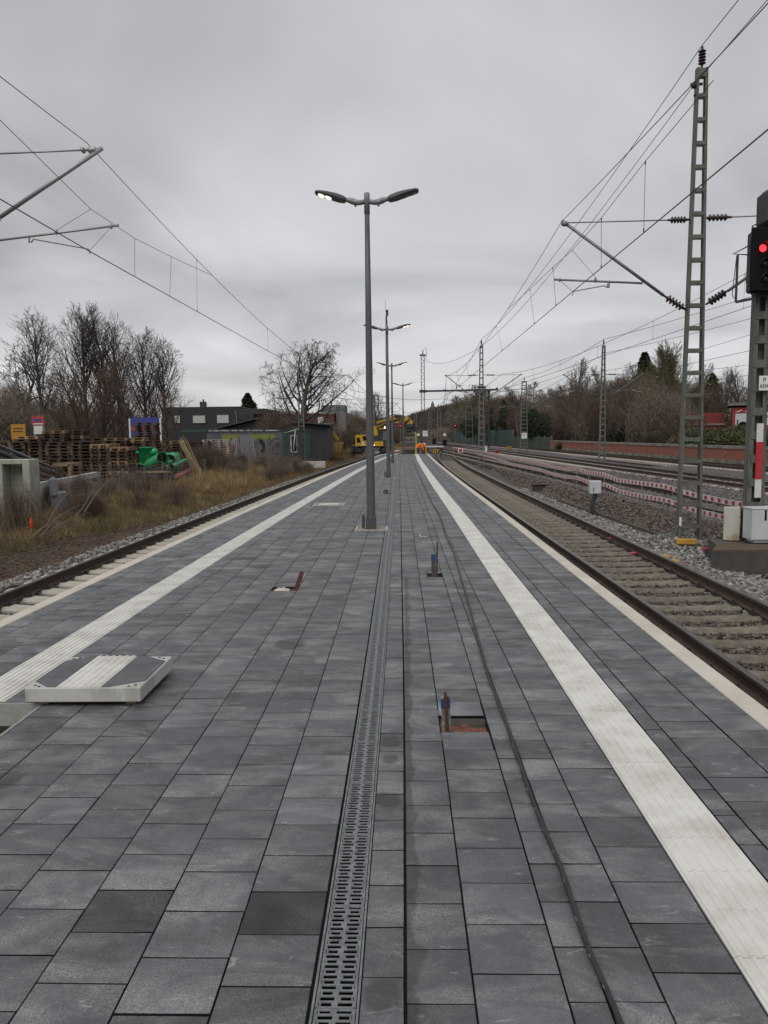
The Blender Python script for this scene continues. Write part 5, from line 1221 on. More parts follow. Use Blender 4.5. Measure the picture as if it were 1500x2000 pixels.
tag(mb.build('leaning_planks',mat('grey_plank',(.17,.17,.18),.9)),'grey planks leaning against the graffiti shed wall','planks')
mb=MB(); p0=at(436,886,50.5); mb.beam((p0.x,50.5,-.3),(p0.x+.1,51.5,1.1),1.1,.05); tag(mb.build('rusty_sheet',M['rust_red']),'rusty red sheet leaning beside the pale pallet stack','sheet')
# black gabled shed behind
t=thing('black_shed','black clad shed with a low gabled roof behind the graffiti shed','shed',(at(530,850,67).x,67,-.4))
xl=at(428,841,67).x; xr=at(640,832,67).x; xm=at(505,818,67); zl=at(428,838,67).z; zr_=at(640,831,67).z; zm=xm.z
mb=MB(); mb.prism([(xl-t.location.x,-.0),(xr-t.location.x,0),(xr-t.location.x,zr_+.3),(xm.x-t.location.x,zm+.3),(xl-t.location.x,zl+.3)],Matrix.Translation((0,5,0))@Matrix.Rotation(math.pi/2,4,'X'),5.); w=mb.build('wall',M['shed_dark'],t)
mb=MB(); ox=t.location.x
for x in np.arange(xl+.1,xr,.22): zt=np.interp(x,[xl,xm.x,xr],[zl,zm,zr_])+.3; mb.box((x-ox,-.012,(zt)/2),(.03,.02,zt-.05))
mb.build('cladding_rib',M['anthracite'],w)
mb=MB()
for (x0,z0,x1,z1) in((xl-.4,zl-.05,xm.x,zm),(xm.x,zm,xr+.4,zr_-.02)): mb.beam((x0-ox,2.3,z0+.44),(x1-ox,2.3,z1+.44),5.8,.10)
mb.build('roof',M['steel_dark'],t)
t=thing('corrugated_shed','narrow bluish corrugated shed right of the lattice mast, behind brown bushes','shed',(at(618,850,72).x,72,-.4)); h=at(618,829,72).z+.4
mb=MB(); mb.bbox((0,1.5,h/2),(2.6,3,h),.01); mb.build('wall',mat('corrugated',(.07,.078,.095),.6,(.11,.09,.09),2),t); mb=MB(); mb.bbox((-.3,1.4,h+.04),(3.6,3.6,.10),.02); mb.build('roof',mat('roof_green_grey',(.10,.12,.115),.7),t)
def facade(t,mb,Y,z0,z1,x0,x1,dep): mb.bbox(((x0+x1)/2-t.location.x,dep/2,(z0+z1)/2-t.location.z),(x1-x0,dep,z1-z0),.02)
def windows(t,Y,lst,mk,fr='steel_dark'):
    for (a,b,c,d_) in lst:
        p=at(a,b,Y);q=at(c,d_,Y); cx_=(p.x+q.x)/2-t.location.x; cz=(p.z+q.z)/2-t.location.z; w=abs(q.x-p.x); h=abs(p.z-q.z)
        mb=MB(); mb.bbox((cx_,-.03,cz),(w+.16,.08,h+.16),.01); o=mb.build('window',M[fr],t); mb=MB(); mb.box((cx_,-.085,cz),(w,.04,h)); mb.build('pane',M[mk],o)
t=thing('anthracite_building','dark grey brick building with a flat roof and pale blinds in its windows','building',(at(400,850,105).x,105,-.4))
mb=MB(); facade(t,mb,105,-.4,at(400,796.5,105).z,at(316,800,105).x,at(466,800,105).x,14); mb.build('wall',M['anthracite'],t)
mb=MB(); facade(t,mb,105,at(400,796.4,105).z,at(400,794.5,105).z,at(315,800,105).x,at(467,800,105).x,14.2); mb.build('roof_edge',M['steel_dark'],t)
mb=MB(); facade(t,mb,105,-.4,at(500,798,105).z,at(466.3,800,105).x,at(518,800,105).x,11); mb.build('wing_wall',mat('brown_brick_dark',(.045,.042,.044),.85,(.035,.033,.035),4),t)
windows(t,105,[(341,812,352,826),(377,812,401,826),(424,811,447,826)],'blind'); windows(t,105,[(495,808,515,815)],'black'); windows(t,105,[(469,808,484,820)],'anthracite')
mb=MB(); mb.tube((at(386,795,105).x-t.location.x,3,6),(at(386,778,105).x-t.location.x,3,at(386,778,105).z+.4),.12,n=8); mb.bbox((at(386,795,105).x-t.location.x,3,at(386,790,105).z+.4),(.8,.8,1.),.05); mb.build('chimney',M['steel_dark'],t)
mb=MB(); mb.path([(at(459,802,105).x-t.location.x,-.1,at(459,803,105).z+.4),(at(462,806,105).x-t.location.x,-.1,at(462,808,105).z+.4),(at(462,806,105).x-t.location.x,-.1,0)],.06,6); mb.build('downpipe',M['galv'],t)
t=thing('brick_building','long red brick building with a white parapet behind the big bare tree','building',(at(590,850,112).x,112,-.4))
M['brick_far']=mat('brick_far',(.115,.045,.035),.9,(.085,.035,.03),3)
mb=MB(); facade(t,mb,112,-.4,at(590,809,112).z,at(518,800,112).x,at(652,800,112).x,16); mb.build('wall',M['brick_far'],t)
mb=MB(); facade(t,mb,112,at(590,808.8,112).z,at(590,806,112).z,at(517,800,112).x,at(653,800,112).x,16.4); mb.build('parapet',mat('parapet',(.30,.30,.30),.8),t)
mb=MB(); p=at(646,800,112); q=at(658,795,112); mb.bbox((p.x-t.location.x,6,p.z-.3+.4),(3.6,5,2.2),.05); mb.build('roof_box',mat('roofbox',(.13,.14,.14),.8),t)
windows(t,112,[(523,815,540,822),(546,816,557,823),(622,816,631,829)],'blind','white')
mb=MB(); mb.bbox((at(661,820,112).x-t.location.x+.3,9,2.6),(1.4,16,5.6),.02); mb.build('side_wall',mat('side_grey',(.16,.14,.13),.8),t)
t=thing('yellow_skip','yellow steel skip standing behind the brown bushes left of the excavator','skip',(at(654,850,84).x,84,-.75)); mb=MB(); mb.prism([(-.6,0),(.6,0),(.95,1.1),(-.95,1.1)],Matrix.Translation((0,1.2,.55))@Matrix.Rotation(math.pi/2,4,'X'),1.2)
for k in range(5): mb.bbox((-.7+k*.35,-.03,1.1),(.07,.06,.95),.01)
mb.build('tub',mat('old_yellow',(.30,.17,.03),.8,(.2,.12,.03),3),t)
t=thing('yellow_loader','partly hidden yellow loader bucket arm left of the skip','loader',(at(643,842,76).x,76,-.2)); mb=MB(); mb.beam((-.6,0,1.9),(.5,0,2.15),.5,.28); mb.beam((.3,0,2.1),(.9,0,1.4),.3,.25); mb.beam((-.4,0,1.9),(-.4,0,.4),.4,.3); mb.bbox((-.3,0,.9),(1.2,.9,.9),.1); mb.build('arm',M['excav_yellow'],t)
# concrete blocks by the left mast
for (px,py,Y,w,h,lb) in((578,914,52,.7,.62,'larger pale concrete block on the bank before the left lattice mast'),(600,908,58,1.5,.5,'concrete plinth directly at the foot of the left lattice mast')):
    p=at(px,py,Y); mb=MB(); mb.prism([(-w,0),(w*.9,0),(w*.9,.7),(-w*.9,.6)],Matrix(),h); o=mb.build('concrete_block',M['concrete_new']); o.location=(p.x,Y,p.z-h/2); tag(o,lb,'concrete block')
for k,(px0,py0,px1,py1,Y) in enumerate(((571,904,577,838,56),(584,838,556,846,56))):
    mb=MB(); mb.tube(at(px0,py0,Y),at(px1,py1,Y),.05,n=8); tag(mb.build('downpipe',M['galv'],None,True),['slanting grey pipe standing before the graffiti shed window','grey gutter pipe running along the graffiti shed eave'][k],'pipe')
# ================================================================ EXCAVATOR
EX=at(725,890,84); t=thing('excavator','yellow road rail excavator with raised boom on the left track at the platform end','excavator',(EX.x,84,-.55))
def E(px,py,Y=84.): return at(px,py,Y)-Vector(t.location)
Yw=M['excav_yellow']
mb=MB(); mb.bbox((0.1,0,1.0),(4.3,2.0,.35),.08); mb.bbox((-1.2,0,.75),(.5,2.3,.5),.05); mb.bbox((1.3,0,.75),(.5,2.3,.5),.05); mb.build('chassis',M['steel_dark'],t)
for x in(-1.25,1.35):
    for y in(-.95,.95): mb=MB(); mb.lathe([(.42,-.2),(.5,-.15),(.5,.15),(.42,.2)],(x,y,.62),(0,1,0),18); o=mb.build('wheel',M['black_rubber'],t,True); mb=MB(); mb.lathe([(.20,-.215),(.20,.215)],(x,y,.62),(0,1,0),14); mb.build('rim',M['steel_dark'],o)
for x in(-1.95,2.0):
    for y in(-.75,.75): mb=MB(); mb.lathe([(.22,-.06),(.26,-.05),(.26,.05),(.22,.06)],(x,y,.26),(0,1,0),16); mb.build('rail_wheel',M['steel_dark'],t,True)
    mb=MB(); mb.bbox((x,0,.55),(.35,1.9,.5),.06); mb.build('rail_axle',M['steel_dark'],t)
def plate(mb,pts,y0,y1):
    P_=[E(*p) for p in pts]; mb.prism([(p.x,p.z) for p in P_],Matrix.Translation((0,y1,0))@Matrix.Rotation(math.pi/2,4,'X'),y1-y0)
a=E(695,848);b=E(756,868)
mb=MB(); plate(mb,[(696,871),(695,852),(697,849),(716,849),(722,853),(723,862),(749,862),(749,871)],-1.2,1.1); mb.build('body',Yw,t)
mb=MB(); plate(mb,[(698.5,864),(698,855),(703,854),(706,864)],-1.24,-1.19); mb.build('grille',M['black'],t); mb=MB(); plate(mb,[(709,852),(716,851.5),(719,856),(719,860),(711,860)],-1.24,-1.19); mb.build('grille',M['black'],t)
mb=MB(); plate(mb,[(707,870),(708,863),(711,861),(713,870)],-1.23,-1.19); mb.build('white_decal',M['white'],t)
mb=MB(); plate(mb,[(720,862),(722,852),(742,850),(743,862)],-.9,.9); mb.bbox(E(712,847.5),(.9,.7,.22),.05); mb.tube(E(705,849),E(705,845),.06); mb.build('engine_bay',M['steel_dark'],t)
mb=MB(); plate(mb,[(742,870),(743,841),(745,838),(757,838),(758,855),(758,870)],-1.15,-.1); cb=mb.build('cab',M['steel_dark'],t)
mb=MB(); plate(mb,[(748,860),(749,842),(756,841),(756.5,860)],-1.19,-1.14); mb.build('cab_window',mat('cab_glass',(.10,.13,.13),.15),cb)
mb=MB(); plate(mb,[(741,839),(741,837),(759,836),(759,838)],-1.3,.1); mb.build('cab_roof',M['excav_yellow'],cb)
mb=MB(); plate(mb,[(730,868),(730,832),(733,824),(757,817),(757,828),(741,832),(738,838),(738,868)],.05,.55); mb.build('boom',Yw,t)
mb=MB(); plate(mb,[(757,817),(768,811),(786,815),(786,822),(776,826),(765,827),(757,828)],.08,.5); mb.build('arm',Yw,t)
mb=MB(); plate(mb,[(786,816),(796,814),(806,822),(806,828),(792,828),(786,824)],.08,.5); mb.build('stick',Yw,t)
for A_,B_,r_ in (((744,852),(737,834),.10),((736,829),(756,822),.07),((760,823),(782,818),.08),((770,812),(790,815),.07),((790,826),(800,818),.08)):
    mb=MB(); mb.tube(E(*A_)+Vector((0,-.05,0)),E(*B_)+Vector((0,-.05,0)),r_,n=8); mb.tube(E(*A_)+Vector((0,-.05,0)),E(*A_).lerp(E(*B_),.5)+Vector((0,-.05,0)),r_*1.5,n=8); mb.build('hydraulic_ram',M['steel_dark'],t)
mb=MB(); mb.path([E(731,830),E(734,823),E(745,818),E(757,815),E(768,809),E(780,811),E(792,813)],.06,5); mb.path([E(740,836)+Vector((0,-.1,0)),E(750,829)+Vector((0,-.1,0)),E(765,825)+Vector((0,-.1,0)),E(775,829)+Vector((0,-.1,0)),E(790,830)+Vector((0,-.1,0))],.05,5); mb.build('hose',M['black_rubber'],t)
mb=MB()
for p_ in((757,822),(786,820),(733,828)): mb.lathe([(.16,-.1),(.16,.75)],E(*p_),(0,1,0),10)
mb.build('pivot_pin',M['steel_dark'],t)
mb=MB(); q=E(799,832)+Vector((0,.3,0)); mb.bbox(q,(.9,.7,.5),.1); mb.bbox(q-Vector((0,0,.45)),(.6,.5,.5),.1); mb.tube(q+Vector((-.6,0,.1)),q+Vector((.6,0,-.3)),.12); mb.tube(q+Vector((.5,0,.3)),q+Vector((.7,0,-.6)),.1); mb.bbox(q+Vector((.1,0,-.95)),(1.,.5,.18),.04)
mb.build('grab',M['steel_dark'],t)
mb=MB(); mb.box(q+Vector((.0,-.3,-1.25)),(1.4,.1,.08)); mb.box(q+Vector((.0,-.3,-1.75)),(1.4,.1,.06))
for s in(-.65,-.3,.05,.35,.65): mb.box(q+Vector((s,-.3,-1.5)),(.05,.08,.5))
mb.build('lifting_frame',M['galv'],t)
mb=MB(); mb.lathe([(.075,0),(.05,.03)],E(752,835)+Vector((0,-.95,0)),(0,-1,0),12); mb.build('work_light',M['led_white'],t); mb=MB(); mb.lathe([(.07,0),(.05,.03)],E(731,869)+Vector((0,-1.2,0)),(0,-1,0),10); mb.build('headlight',M['led_white'],t)
# clutter beyond the platform end
t=thing('hose_reel_crate','dark open crate and pipes behind the platform end, left of the yellow frame','crate',(at(798,880,70).x,70,-.5)); mb=MB(); mb.bbox((0,0,.35),(1.1,.9,.9),.03); mb.build('crate',M['black_rubber'],t)
t=thing('ladder_frame','yellow frame with a lime green upright pole behind the platform end','frame',(at(822,880,71).x,71,-.5))
q=lambda px,py: at(px,py,71)-Vector(t.location)
mb=MB(); mb.path([q(813,888),q(813,862),q(812,848),q(810,843)],.05,6); mb.build('lime_pole',M['lime'],t)
mb=MB(); mb.beam(q(812,869),q(832,869),.08,.12); mb.beam(q(832,869),q(832,888),.08,.1); mb.beam(q(812,888),q(812,869),.08,.1); mb.box((q(819,871).x,.1,q(819,871).z),(.55,.04,.28)); mb.build('yellow_frame',M['excav_yellow'],t); mb=MB(); mb.bbox((q(829,880).x,.3,q(829,880).z),(.5,.3,.7),.03); mb.build('dark_box',M['rust'],t)
for i,(px,py,Y,lx,lb) in enumerate(((788,876,78,2.2,'stack of timber lying beside the excavator, left of the farthest lamp'),(783,884,76,2.4,'lower timber planks beside the platform end'))):
    p=at(px,py,Y); mb=MB(); 
    for k in range(5): mb.bbox((0,k*.2-.4,.1+.02*k),(lx,.15,.14),.01,rz=.15+.02*k)
    o=mb.build('timber',mat('timber_%d'%i,(.20,.11,.055),.9)); o.location=(p.x,Y,p.z-.1); tag(o,lb,'timber')
t=thing('barrow','pale low trolley standing on the track bed right of the platform end','trolley',(at(852,870,95).x,95,-.5)); mb=MB(); mb.bbox((-.3,0,.62),(2.4,1.2,.14),.02); mb.build('deck',M['white'],t); mb=MB()
for x in(-1.1,.6):
    mb.lathe([(.2,-.05),(.2,.05)],(x,-.5,.3),(0,1,0),12)
mb.build('wheel',M['black_rubber'],t); mb=MB(); mb.bbox((1.05,0,1.1),(.5,.5,.7),.06); mb.build('drum',M['black'],t)
# ---- worker bending down
def person_worker():
    loc=(at(821,884,69).x,69.,-.35); t=thing('person','person in orange hi-vis jacket bending over behind the platform end','person',loc)
    J={'pel':(-.30,0,.92),'sp':(-.12,-.02,1.07),'ch':(.10,-.04,1.14),'nk':(.24,-.05,1.13),'hd':(.36,-.06,1.10),'shl':(.12,-.22,1.10),'ell':(.18,-.26,.82),'hal':(.30,-.24,.58),'shr':(.12,.16,1.10),'elr':(.22,.20,.84),'har':(.34,.14,.60),'hil':(-.30,-.10,.88),'knl':(-.18,-.12,.48),'anl':(-.26,-.12,.06),'fol':(-.08,-.14,.04),'hir':(-.30,.10,.88),'knr':(-.14,.14,.48),'anr':(-.22,.14,.06),'for':(-.04,.16,.04)}
    Rr={'pel':.15,'sp':.15,'ch':.17,'nk':.06,'hd':.09,'shl':.08,'ell':.055,'hal':.035,'shr':.08,'elr':.055,'har':.035,'hil':.10,'knl':.07,'anl':.045,'fol':.04,'hir':.10,'knr':.07,'anr':.045,'for':.04}
    Ed=[('pel','sp'),('sp','ch'),('ch','nk'),('nk','hd'),('ch','shl'),('shl','ell'),('ell','hal'),('ch','shr'),('shr','elr'),('elr','har'),('pel','hil'),('hil','knl'),('knl','anl'),('anl','fol'),('pel','hir'),('hir','knr'),('knr','anr'),('anr','for')]
    ks=list(J); me=bpy.data.meshes.new('body'); me.from_pydata([J[k] for k in ks],[(ks.index(a),ks.index(b)) for a,b in Ed],[]); me.update()
    o=link('tmp',me); sk=o.modifiers.new('s','SKIN')
    for i,k in enumerate(ks):
        me.skin_vertices[0].data[i].radius=(Rr[k],Rr[k]); me.skin_vertices[0].data[i].use_root=(k=='pel')
    o.modifiers.new('u','SUBSURF').levels=2
    dg=bpy.context.evaluated_depsgraph_get(); nm=bpy.data.meshes.new_from_object(o.evaluated_get(dg)); bpy.data.objects.remove(o)
    setm(nm,[M['orange_vest'],M['navy'],M['skin']])
    for p_ in nm.polygons:
        c=p_.center; p_.material_index=2 if (c.x>.28 and c.z>1.0) or c.z<.64 and c.x>.26 else (1 if c.z<.80 and c.x<.05 else 0); p_.use_smooth=True
    link('body',nm,t)
    mb=MB(); mb.lathe([(.115,0),(.112,.05),(.085,.10),(.03,.125)],(.36,-.06,1.12),(.35,0,.9),14); mb.build('helmet',mat('helmet',(.6,.58,.5),.4),t,True)
    mb=MB(); mb.lathe([(.165,0),(.17,.05)],(-.02,-.03,1.08),(1,0,.3),14); mb.build('reflective_band',mat('reflect',(.6,.62,.55),.4),t,True)
try: person_worker()
except Exception as e_: print('PERSON',e_)
# ================================================================ RIGHT SIDE WALLS
def lin(x0,y0,y1,n=12): return [(x0-.0466*y,y) for y in np.linspace(y0,y1,n)]
t=thing('brick_wall','long low red brick wall with pale coping and concrete foot beyond the tracks','wall',(24,30,-.6))
a=lin(25.,28,106,2); 
def wallseg(mb,a,b,z0,z1,th): mb.beam((a[0],a[1],(z0+z1)/2),(b[0],b[1],(z0+z1)/2),th,z1-z0,(0,0,1))
def brickmat():
    m=bpy.data.materials.new('brick_wall'); m.use_nodes=True; tt=m.node_tree; P=tt.nodes['Principled BSDF']; P.inputs['Roughness'].default_value=.9
    tc=tt.nodes.new('ShaderNodeTexCoord'); mp=tt.nodes.new('ShaderNodeMapping'); mp.inputs['Rotation'].default_value=(0,math.pi/2,math.pi/2) ; 
    sx=tt.nodes.new('ShaderNodeSeparateXYZ'); cb_=tt.nodes.new('ShaderNodeCombineXYZ'); tt.links.new(tc.outputs['Object'],sx.inputs[0]); tt.links.new(sx.outputs[1],cb_.inputs[0]); tt.links.new(sx.outputs[2],cb_.inputs[1])
    b=tt.nodes.new('ShaderNodeTexBrick'); b.inputs['Scale'].default_value=1; b.inputs['Brick Width'].default_value=.25; b.inputs['Row Height'].default_value=.083; b.inputs['Mortar Size'].default_value=.010
    b.inputs['Color1'].default_value=(.36,.105,.06,1); b.inputs['Color2'].default_value=(.27,.078,.048,1); b.inputs['Mortar'].default_value=(.16,.12,.10,1); tt.links.new(cb_.outputs[0],b.inputs[0])
    n=tt.nodes.new('ShaderNodeTexNoise'); n.inputs['Scale'].default_value=.6; n.inputs['Detail'].default_value=6; tt.links.new(tc.outputs['Object'],n.inputs[0]); r=tt.nodes.new('ShaderNodeMapRange'); r.inputs[1].default_value=.5; r.inputs[2].default_value=.75; r.inputs[4].default_value=.55; tt.links.new(n.outputs[0],r.inputs[0])
    x=tt.nodes.new('ShaderNodeMix'); x.data_type='RGBA'; x.inputs[7].default_value=(.19,.12,.10,1); tt.links.new(b.outputs[0],x.inputs[6]); tt.links.new(r.outputs[0],x.inputs[0]); tt.links.new(x.outputs[2],P.inputs['Base Color']); return m
mb=MB(); wallseg(mb,a[0],a[1],-.32,.44,.3); mb.build('brickwork',brickmat(),t,world=True)
M['coping']=mat('coping',(.27,.25,.215),.9,(.15,.14,.12),1.4,bump=.2,contrast=(.4,.6))
mb=MB()
for i in range(39):
    y0=28+i*2; y1=y0+1.985; wallseg(mb,(25-.0466*y0,y0),(25-.0466*y1,y1),.442+random.uniform(-.004,.004),.64,.42)
mb.build('coping',M['coping'],t,world=True)
mb=MB(); wallseg(mb,a[0],a[1],-.9,-.321,.36); mb.build('concrete_foot',mat('foot',(.25,.24,.20),.95,(.12,.11,.085),1.2,bump=.2,contrast=(.4,.6)),t,world=True)
# faded scribbles on the wall: loops and strokes
mb=MB(); R_=random.Random(9)
def wst(y,z): return Vector((25-.0466*y-.156,y,z))
for (yc,n,s) in((61.5,6,.22),(46.0,5,.28)):
    for row in(.16,-.10):
        for k in range(n):
            y0=yc+1.4-k*s*2.0; pts=[wst(y0+R_.uniform(-.8,.8)*s,row+R_.uniform(-.1,.1)) for _ in range(4)]
            for p_,q_ in zip(pts[:-1],pts[1:]): mb.beam(p_,q_,.006,.03,(1,0,0))
mb.build('chalk_scrawl',mat('scrawl',(.33,.28,.26),.9),t,world=True)
mb=MB(); yc=54.5
for k in range(9): a_=.7+k*.55; mb.beam(wst(yc+.25*math.cos(a_),.08+.2*math.sin(a_)),wst(yc+.25*math.cos(a_+.55),.08+.2*math.sin(a_+.55)),.006,.04,(1,0,0))
mb.build('painted_ring',mat('faded_yellow',(.36,.30,.14),.9),t,world=True)
t=thing('noise_barrier','low green noise barrier painted with faded graffiti, right beyond the kilometre board','noise barrier',(20,106,-.6))
ys=np.arange(106,134,4.)
for y in ys:
    mb=MB(); wallseg(mb,(25-.0466*y,y+.05),(25-.0466*(y+4),y+3.95),-.6,1.02,.14)
    for z in np.arange(-.5,1.,.2): wallseg(mb,(24.91-.0466*y,y+.06),(24.91-.0466*(y+4),y+3.94),z,z+.06,.05)
    mb.build('panel',M['noise_green'],t,world=True)
    mb=MB(); mb.box((25-.0466*y,y,.3),(.22,.2,1.9)); mb.build('post',M['steel_green'],t,world=True)
t=thing('noise_barrier','tall teal noise barrier with pale graffiti patches behind the far masts','noise barrier',(18,134,-.6))
for y in np.arange(134,234,5.):
    h_=2.25 if y<165 else 2.0
    mb=MB(); wallseg(mb,(25-.0466*y,y+.05),(25-.0466*(y+5),y+4.95),-.6,h_,.14)
    for z in np.arange(-.4,h_-.1,.28): wallseg(mb,(24.9-.0466*y,y+.06),(24.9-.0466*(y+5),y+4.94),z,z+.07,.05)
    mb.build('panel',M['noise_teal'],t,world=True)
    mb=MB(); mb.box((25-.0466*y,y,.8),(.25,.25,h_+.75)); mb.build('post',M['steel_green'],t,world=True)
# red building
t=thing('red_building','red painted flat roofed building with a white mural wall behind the hedge','building',(35,74,-.1))
def R_at(px,py,Y=74): return at(px,py,Y)
x0=R_at(1431,800).x; x1=x0+14; zt=R_at(1450,796).z
mb=MB(); mb.bbox(((x0+x1)/2-35,4.5,(zt)/2),(x1-x0,9,zt+.2),.02); mb.build('wall',M['red_wall'],t)
mb=MB(); z1=R_at(1450,790.5).z; mb.bbox(((x0+x1)/2-35,4.5,(zt+z1)/2+.22),(x1-x0+.9,9.6,.14),.02); mb.bbox(((x0+x1)/2-35,4.5,(zt+z1)/2+.36),(x1-x0+.7,9.4,.10),.02); mb.build('roof',M['roof_grey'],t)
a=R_at(1436,808);b=R_at(1459,832); mb=MB(); mb.box(((a.x+b.x)/2-35,-.03,(a.z+b.z)/2+.1),(abs(b.x-a.x),.06,abs(a.z-b.z))); mu=mb.build('mural',mat('mural_white',(.42,.45,.47),.7),t)
mb=MB(); mb.lathe([(.42,0),(.42,.02)],((a.x+b.x)/2-35+.1,-.065,b.z+.1),(0,-1,0),20); mb.box((a.x-35+.2,-.07,b.z+.3),(.1,.03,.8)); mb.build('mural_shape',M['black'],mu)
a2=R_at(1464,806);b2=R_at(1510,830); mb=MB(); mb.box(((a2.x+b2.x)/2-35,-.03,(a2.z+b2.z)/2+.1),(abs(b2.x-a2.x),.06,abs(a2.z-b2.z))); mb.build('mural',M['white'],t)
mb=MB()
for k in range(3): mb.path([(a.x-35+.1+k*.75,-.08,a.z+.25),(a.x-35+.35+k*.75,-.08,a.z+.32),(a.x-35+.55+k*.75,-.08,a.z+.42)],.05,5)
mb.build('white_swirl',M['white'],t)
th_=-math.radians(22); cr=Vector((x0,74,-.1)); t.location=cr+Matrix.Rotation(th_,3,'Z')@(Vector(t.location)-cr); t.rotation_euler.z=th_
t=thing('brick_annex','long low annex of red brick with a pale ledge, left of the red building','building',(30,76,-.1))
xa=at(1338,810,76).x; xb=x0-.03*0; za=at(1400,806,76).z; zl=at(1400,829,76).z
mb=MB(); mb.bbox(((xa+xb)/2-30,1,(za)/2),(xb-xa,2,za+.2),.02); mb.build('wall',mat('annex_brick',(.19,.035,.03),.9,(.15,.028,.025),4),t)
mb=MB(); mb.bbox(((xa+xb)/2-30,-.05,zl+.1),(xb-xa+.4,.3,.18),.02); mb.build('ledge',M['coping'],t)
mb=MB(); mb.bbox(((xa+1.5)-30,-.8,.8),(4.2,1.4,1.9),.02); mb.build('porch',M['red_wall'],t)
# ================================================================ VEGETATION
def segs_arrays(P0,P1,R0,R1,n=4):
    P0=np.asarray(P0,float);P1=np.asarray(P1,float);R0=np.asarray(R0,float)[:,None];R1=np.asarray(R1,float)[:,None]
    d=P1-P0; d/=np.linalg.norm(d,axis=1,keepdims=True)+1e-9
    u=np.where(np.abs(d[:,2:3])<.9,np.array([[0,0,1.]]),np.array([[1.,0,0]])); a=np.cross(d,u); a/=np.linalg.norm(a,axis=1,keepdims=True); b=np.cross(a,d)
    N_=len(P0); V=np.zeros((N_,2*n,3))
    for k in range(n):
        c,s=math.cos(2*math.pi*k/n),math.sin(2*math.pi*k/n); o=a*c+b*s
        V[:,k]=P0+o*R0; V[:,n+k]=P1+o*R1
    f=np.array([(k,k+n,(k+1)%n+n,(k+1)%n) for k in range(n)]); F=(f[None]+2*n*np.arange(N_)[:,None,None]).reshape(-1,4)
    return V.reshape(-1,3),F
def tree_gen(seed,h,tr,first=.18,nl=22,spread=.55,upk=.35,lenk=.45,levels=3,kids=(6,5),rmin=.011,wiggle=.12,flat=1.,droop=0.):
    r=random.Random(seed); T=[[],[],[],[]]; B=[[],[],[],[]]
    def grow(p,d,L,r0,lev,out):
        n=max(2,int(L/(.55 if lev<2 else .4))); n=min(n,9); q=p.copy(); dd=d.copy(); pts=[q.copy()]; st=L/n; rr=[r0]
        for i in range(n):
            dd=dd+Vector((r.gauss(0,wiggle),r.gauss(0,wiggle),r.gauss(0,wiggle*.6)+ (upk if lev>0 else .0)*st*.5 - (droop*st if lev>=2 else 0))); dd.normalize(); q=q+dd*st; f=(i+1)/n
            r1=max(rmin,r0*(1-f*.85)); 
            out[0].append(tuple(pts[-1])); out[1].append(tuple(q)); out[2].append(rr[-1]); out[3].append(r1); pts.append(q.copy()); rr.append(r1)
        return pts,rr
    tp,trr=grow(Vector((0,0,-.2)),Vector((r.gauss(0,.02),r.gauss(0,.02),1)),h*.93,tr,0,T)
    def sub(pts,rr,lev,L):
        if lev>levels: return
        k=nl if lev==1 else kids[min(lev-2,len(kids)-1)]
        for j in range(k):
            f=(first+(1-first)*(j+r.random())/k) if lev==1 else (.2+.8*(j+r.random())/k)
            i=min(int(f*(len(pts)-1)),len(pts)-2); g=f*(len(pts)-1)-i; p=pts[i].lerp(pts[i+1],g); base=(pts[i+1]-pts[i]).normalized()
            az=r.random()*6.283; side=Vector((math.cos(az),math.sin(az),0)); ax=base.cross(side)
            if ax.length<.05: continue
            ax.normalize(); sp=spread*(1.0-.35*f if lev==1 else 1)*r.uniform(.75,1.25); d=(base*math.cos(sp)+ax*math.sin(sp)).normalized()
            if lev==1: l=h*lenk*(1-.72*max(0,(f-first)/(1-first))**1.3)*r.uniform(.75,1.1)*flat
            else: l=L*r.uniform(.38,.62)*(1-.45*f)
            rad=max(rmin,rr[i]*(.42 if lev==1 else .55)) if lev>1 else max(rmin*2,min(rr[i]*.6,tr*.34))
            a,b=grow(p,d,l,rad,lev,B); sub(a,b,lev+1,l)
    sub(tp,trr,1,h); return T,B
def tree_meshes(name,tm,cm,**kw):
    T,B=tree_gen(**kw); v,f=segs_arrays(*T,7); a=np_mesh('trunk',v,f,tm,True); v,f=segs_arrays(*B,3); b=np_mesh('crown',v,f,cm); return a,b
def place_tree(ms,name,label,x,y,z,s=1.,rz=0.,sz=None,group=None,cat='tree'):
    t=thing(name,label,cat,(x,y,z),rz,group); t.scale=(s,s,sz or s)
    link('trunk',ms[0],t); link('crown',ms[1],t); return t
TL=[tree_meshes('l%d'%i,M['bark'],M['twig'],seed=10+i,h=14,tr=.25,first=.14,nl=(30,34,32,28,34)[i],spread=(.72,.62,.68,.8,.66)[i],upk=.32,lenk=.52,levels=3,kids=(9,5),rmin=.0125,wiggle=.05) for i in range(5)]
TLR=tree_meshes('lr',M['bark'],M['twig_red'],seed=31,h=8,tr=.14,first=.10,nl=18,spread=.85,upk=.4,lenk=.6,levels=3,kids=(8,5),rmin=.012,wiggle=.07)
TBIG=tree_meshes('big',M['bark'],M['twig'],seed=44,h=9.6,tr=.36,first=.10,nl=26,spread=1.0,upk=.36,lenk=.66,levels=4,kids=(7,5,3),rmin=.0115,wiggle=.10)
TCR=tree_meshes('cr',M['bark'],M['twig'],seed=52,h=9,tr=.28,first=.3,nl=11,spread=.95,upk=.2,lenk=.55,levels=4,kids=(5,5,4),rmin=.014,wiggle=.3)
def pxz(px,Y): p=at(px,850,Y); return p.x
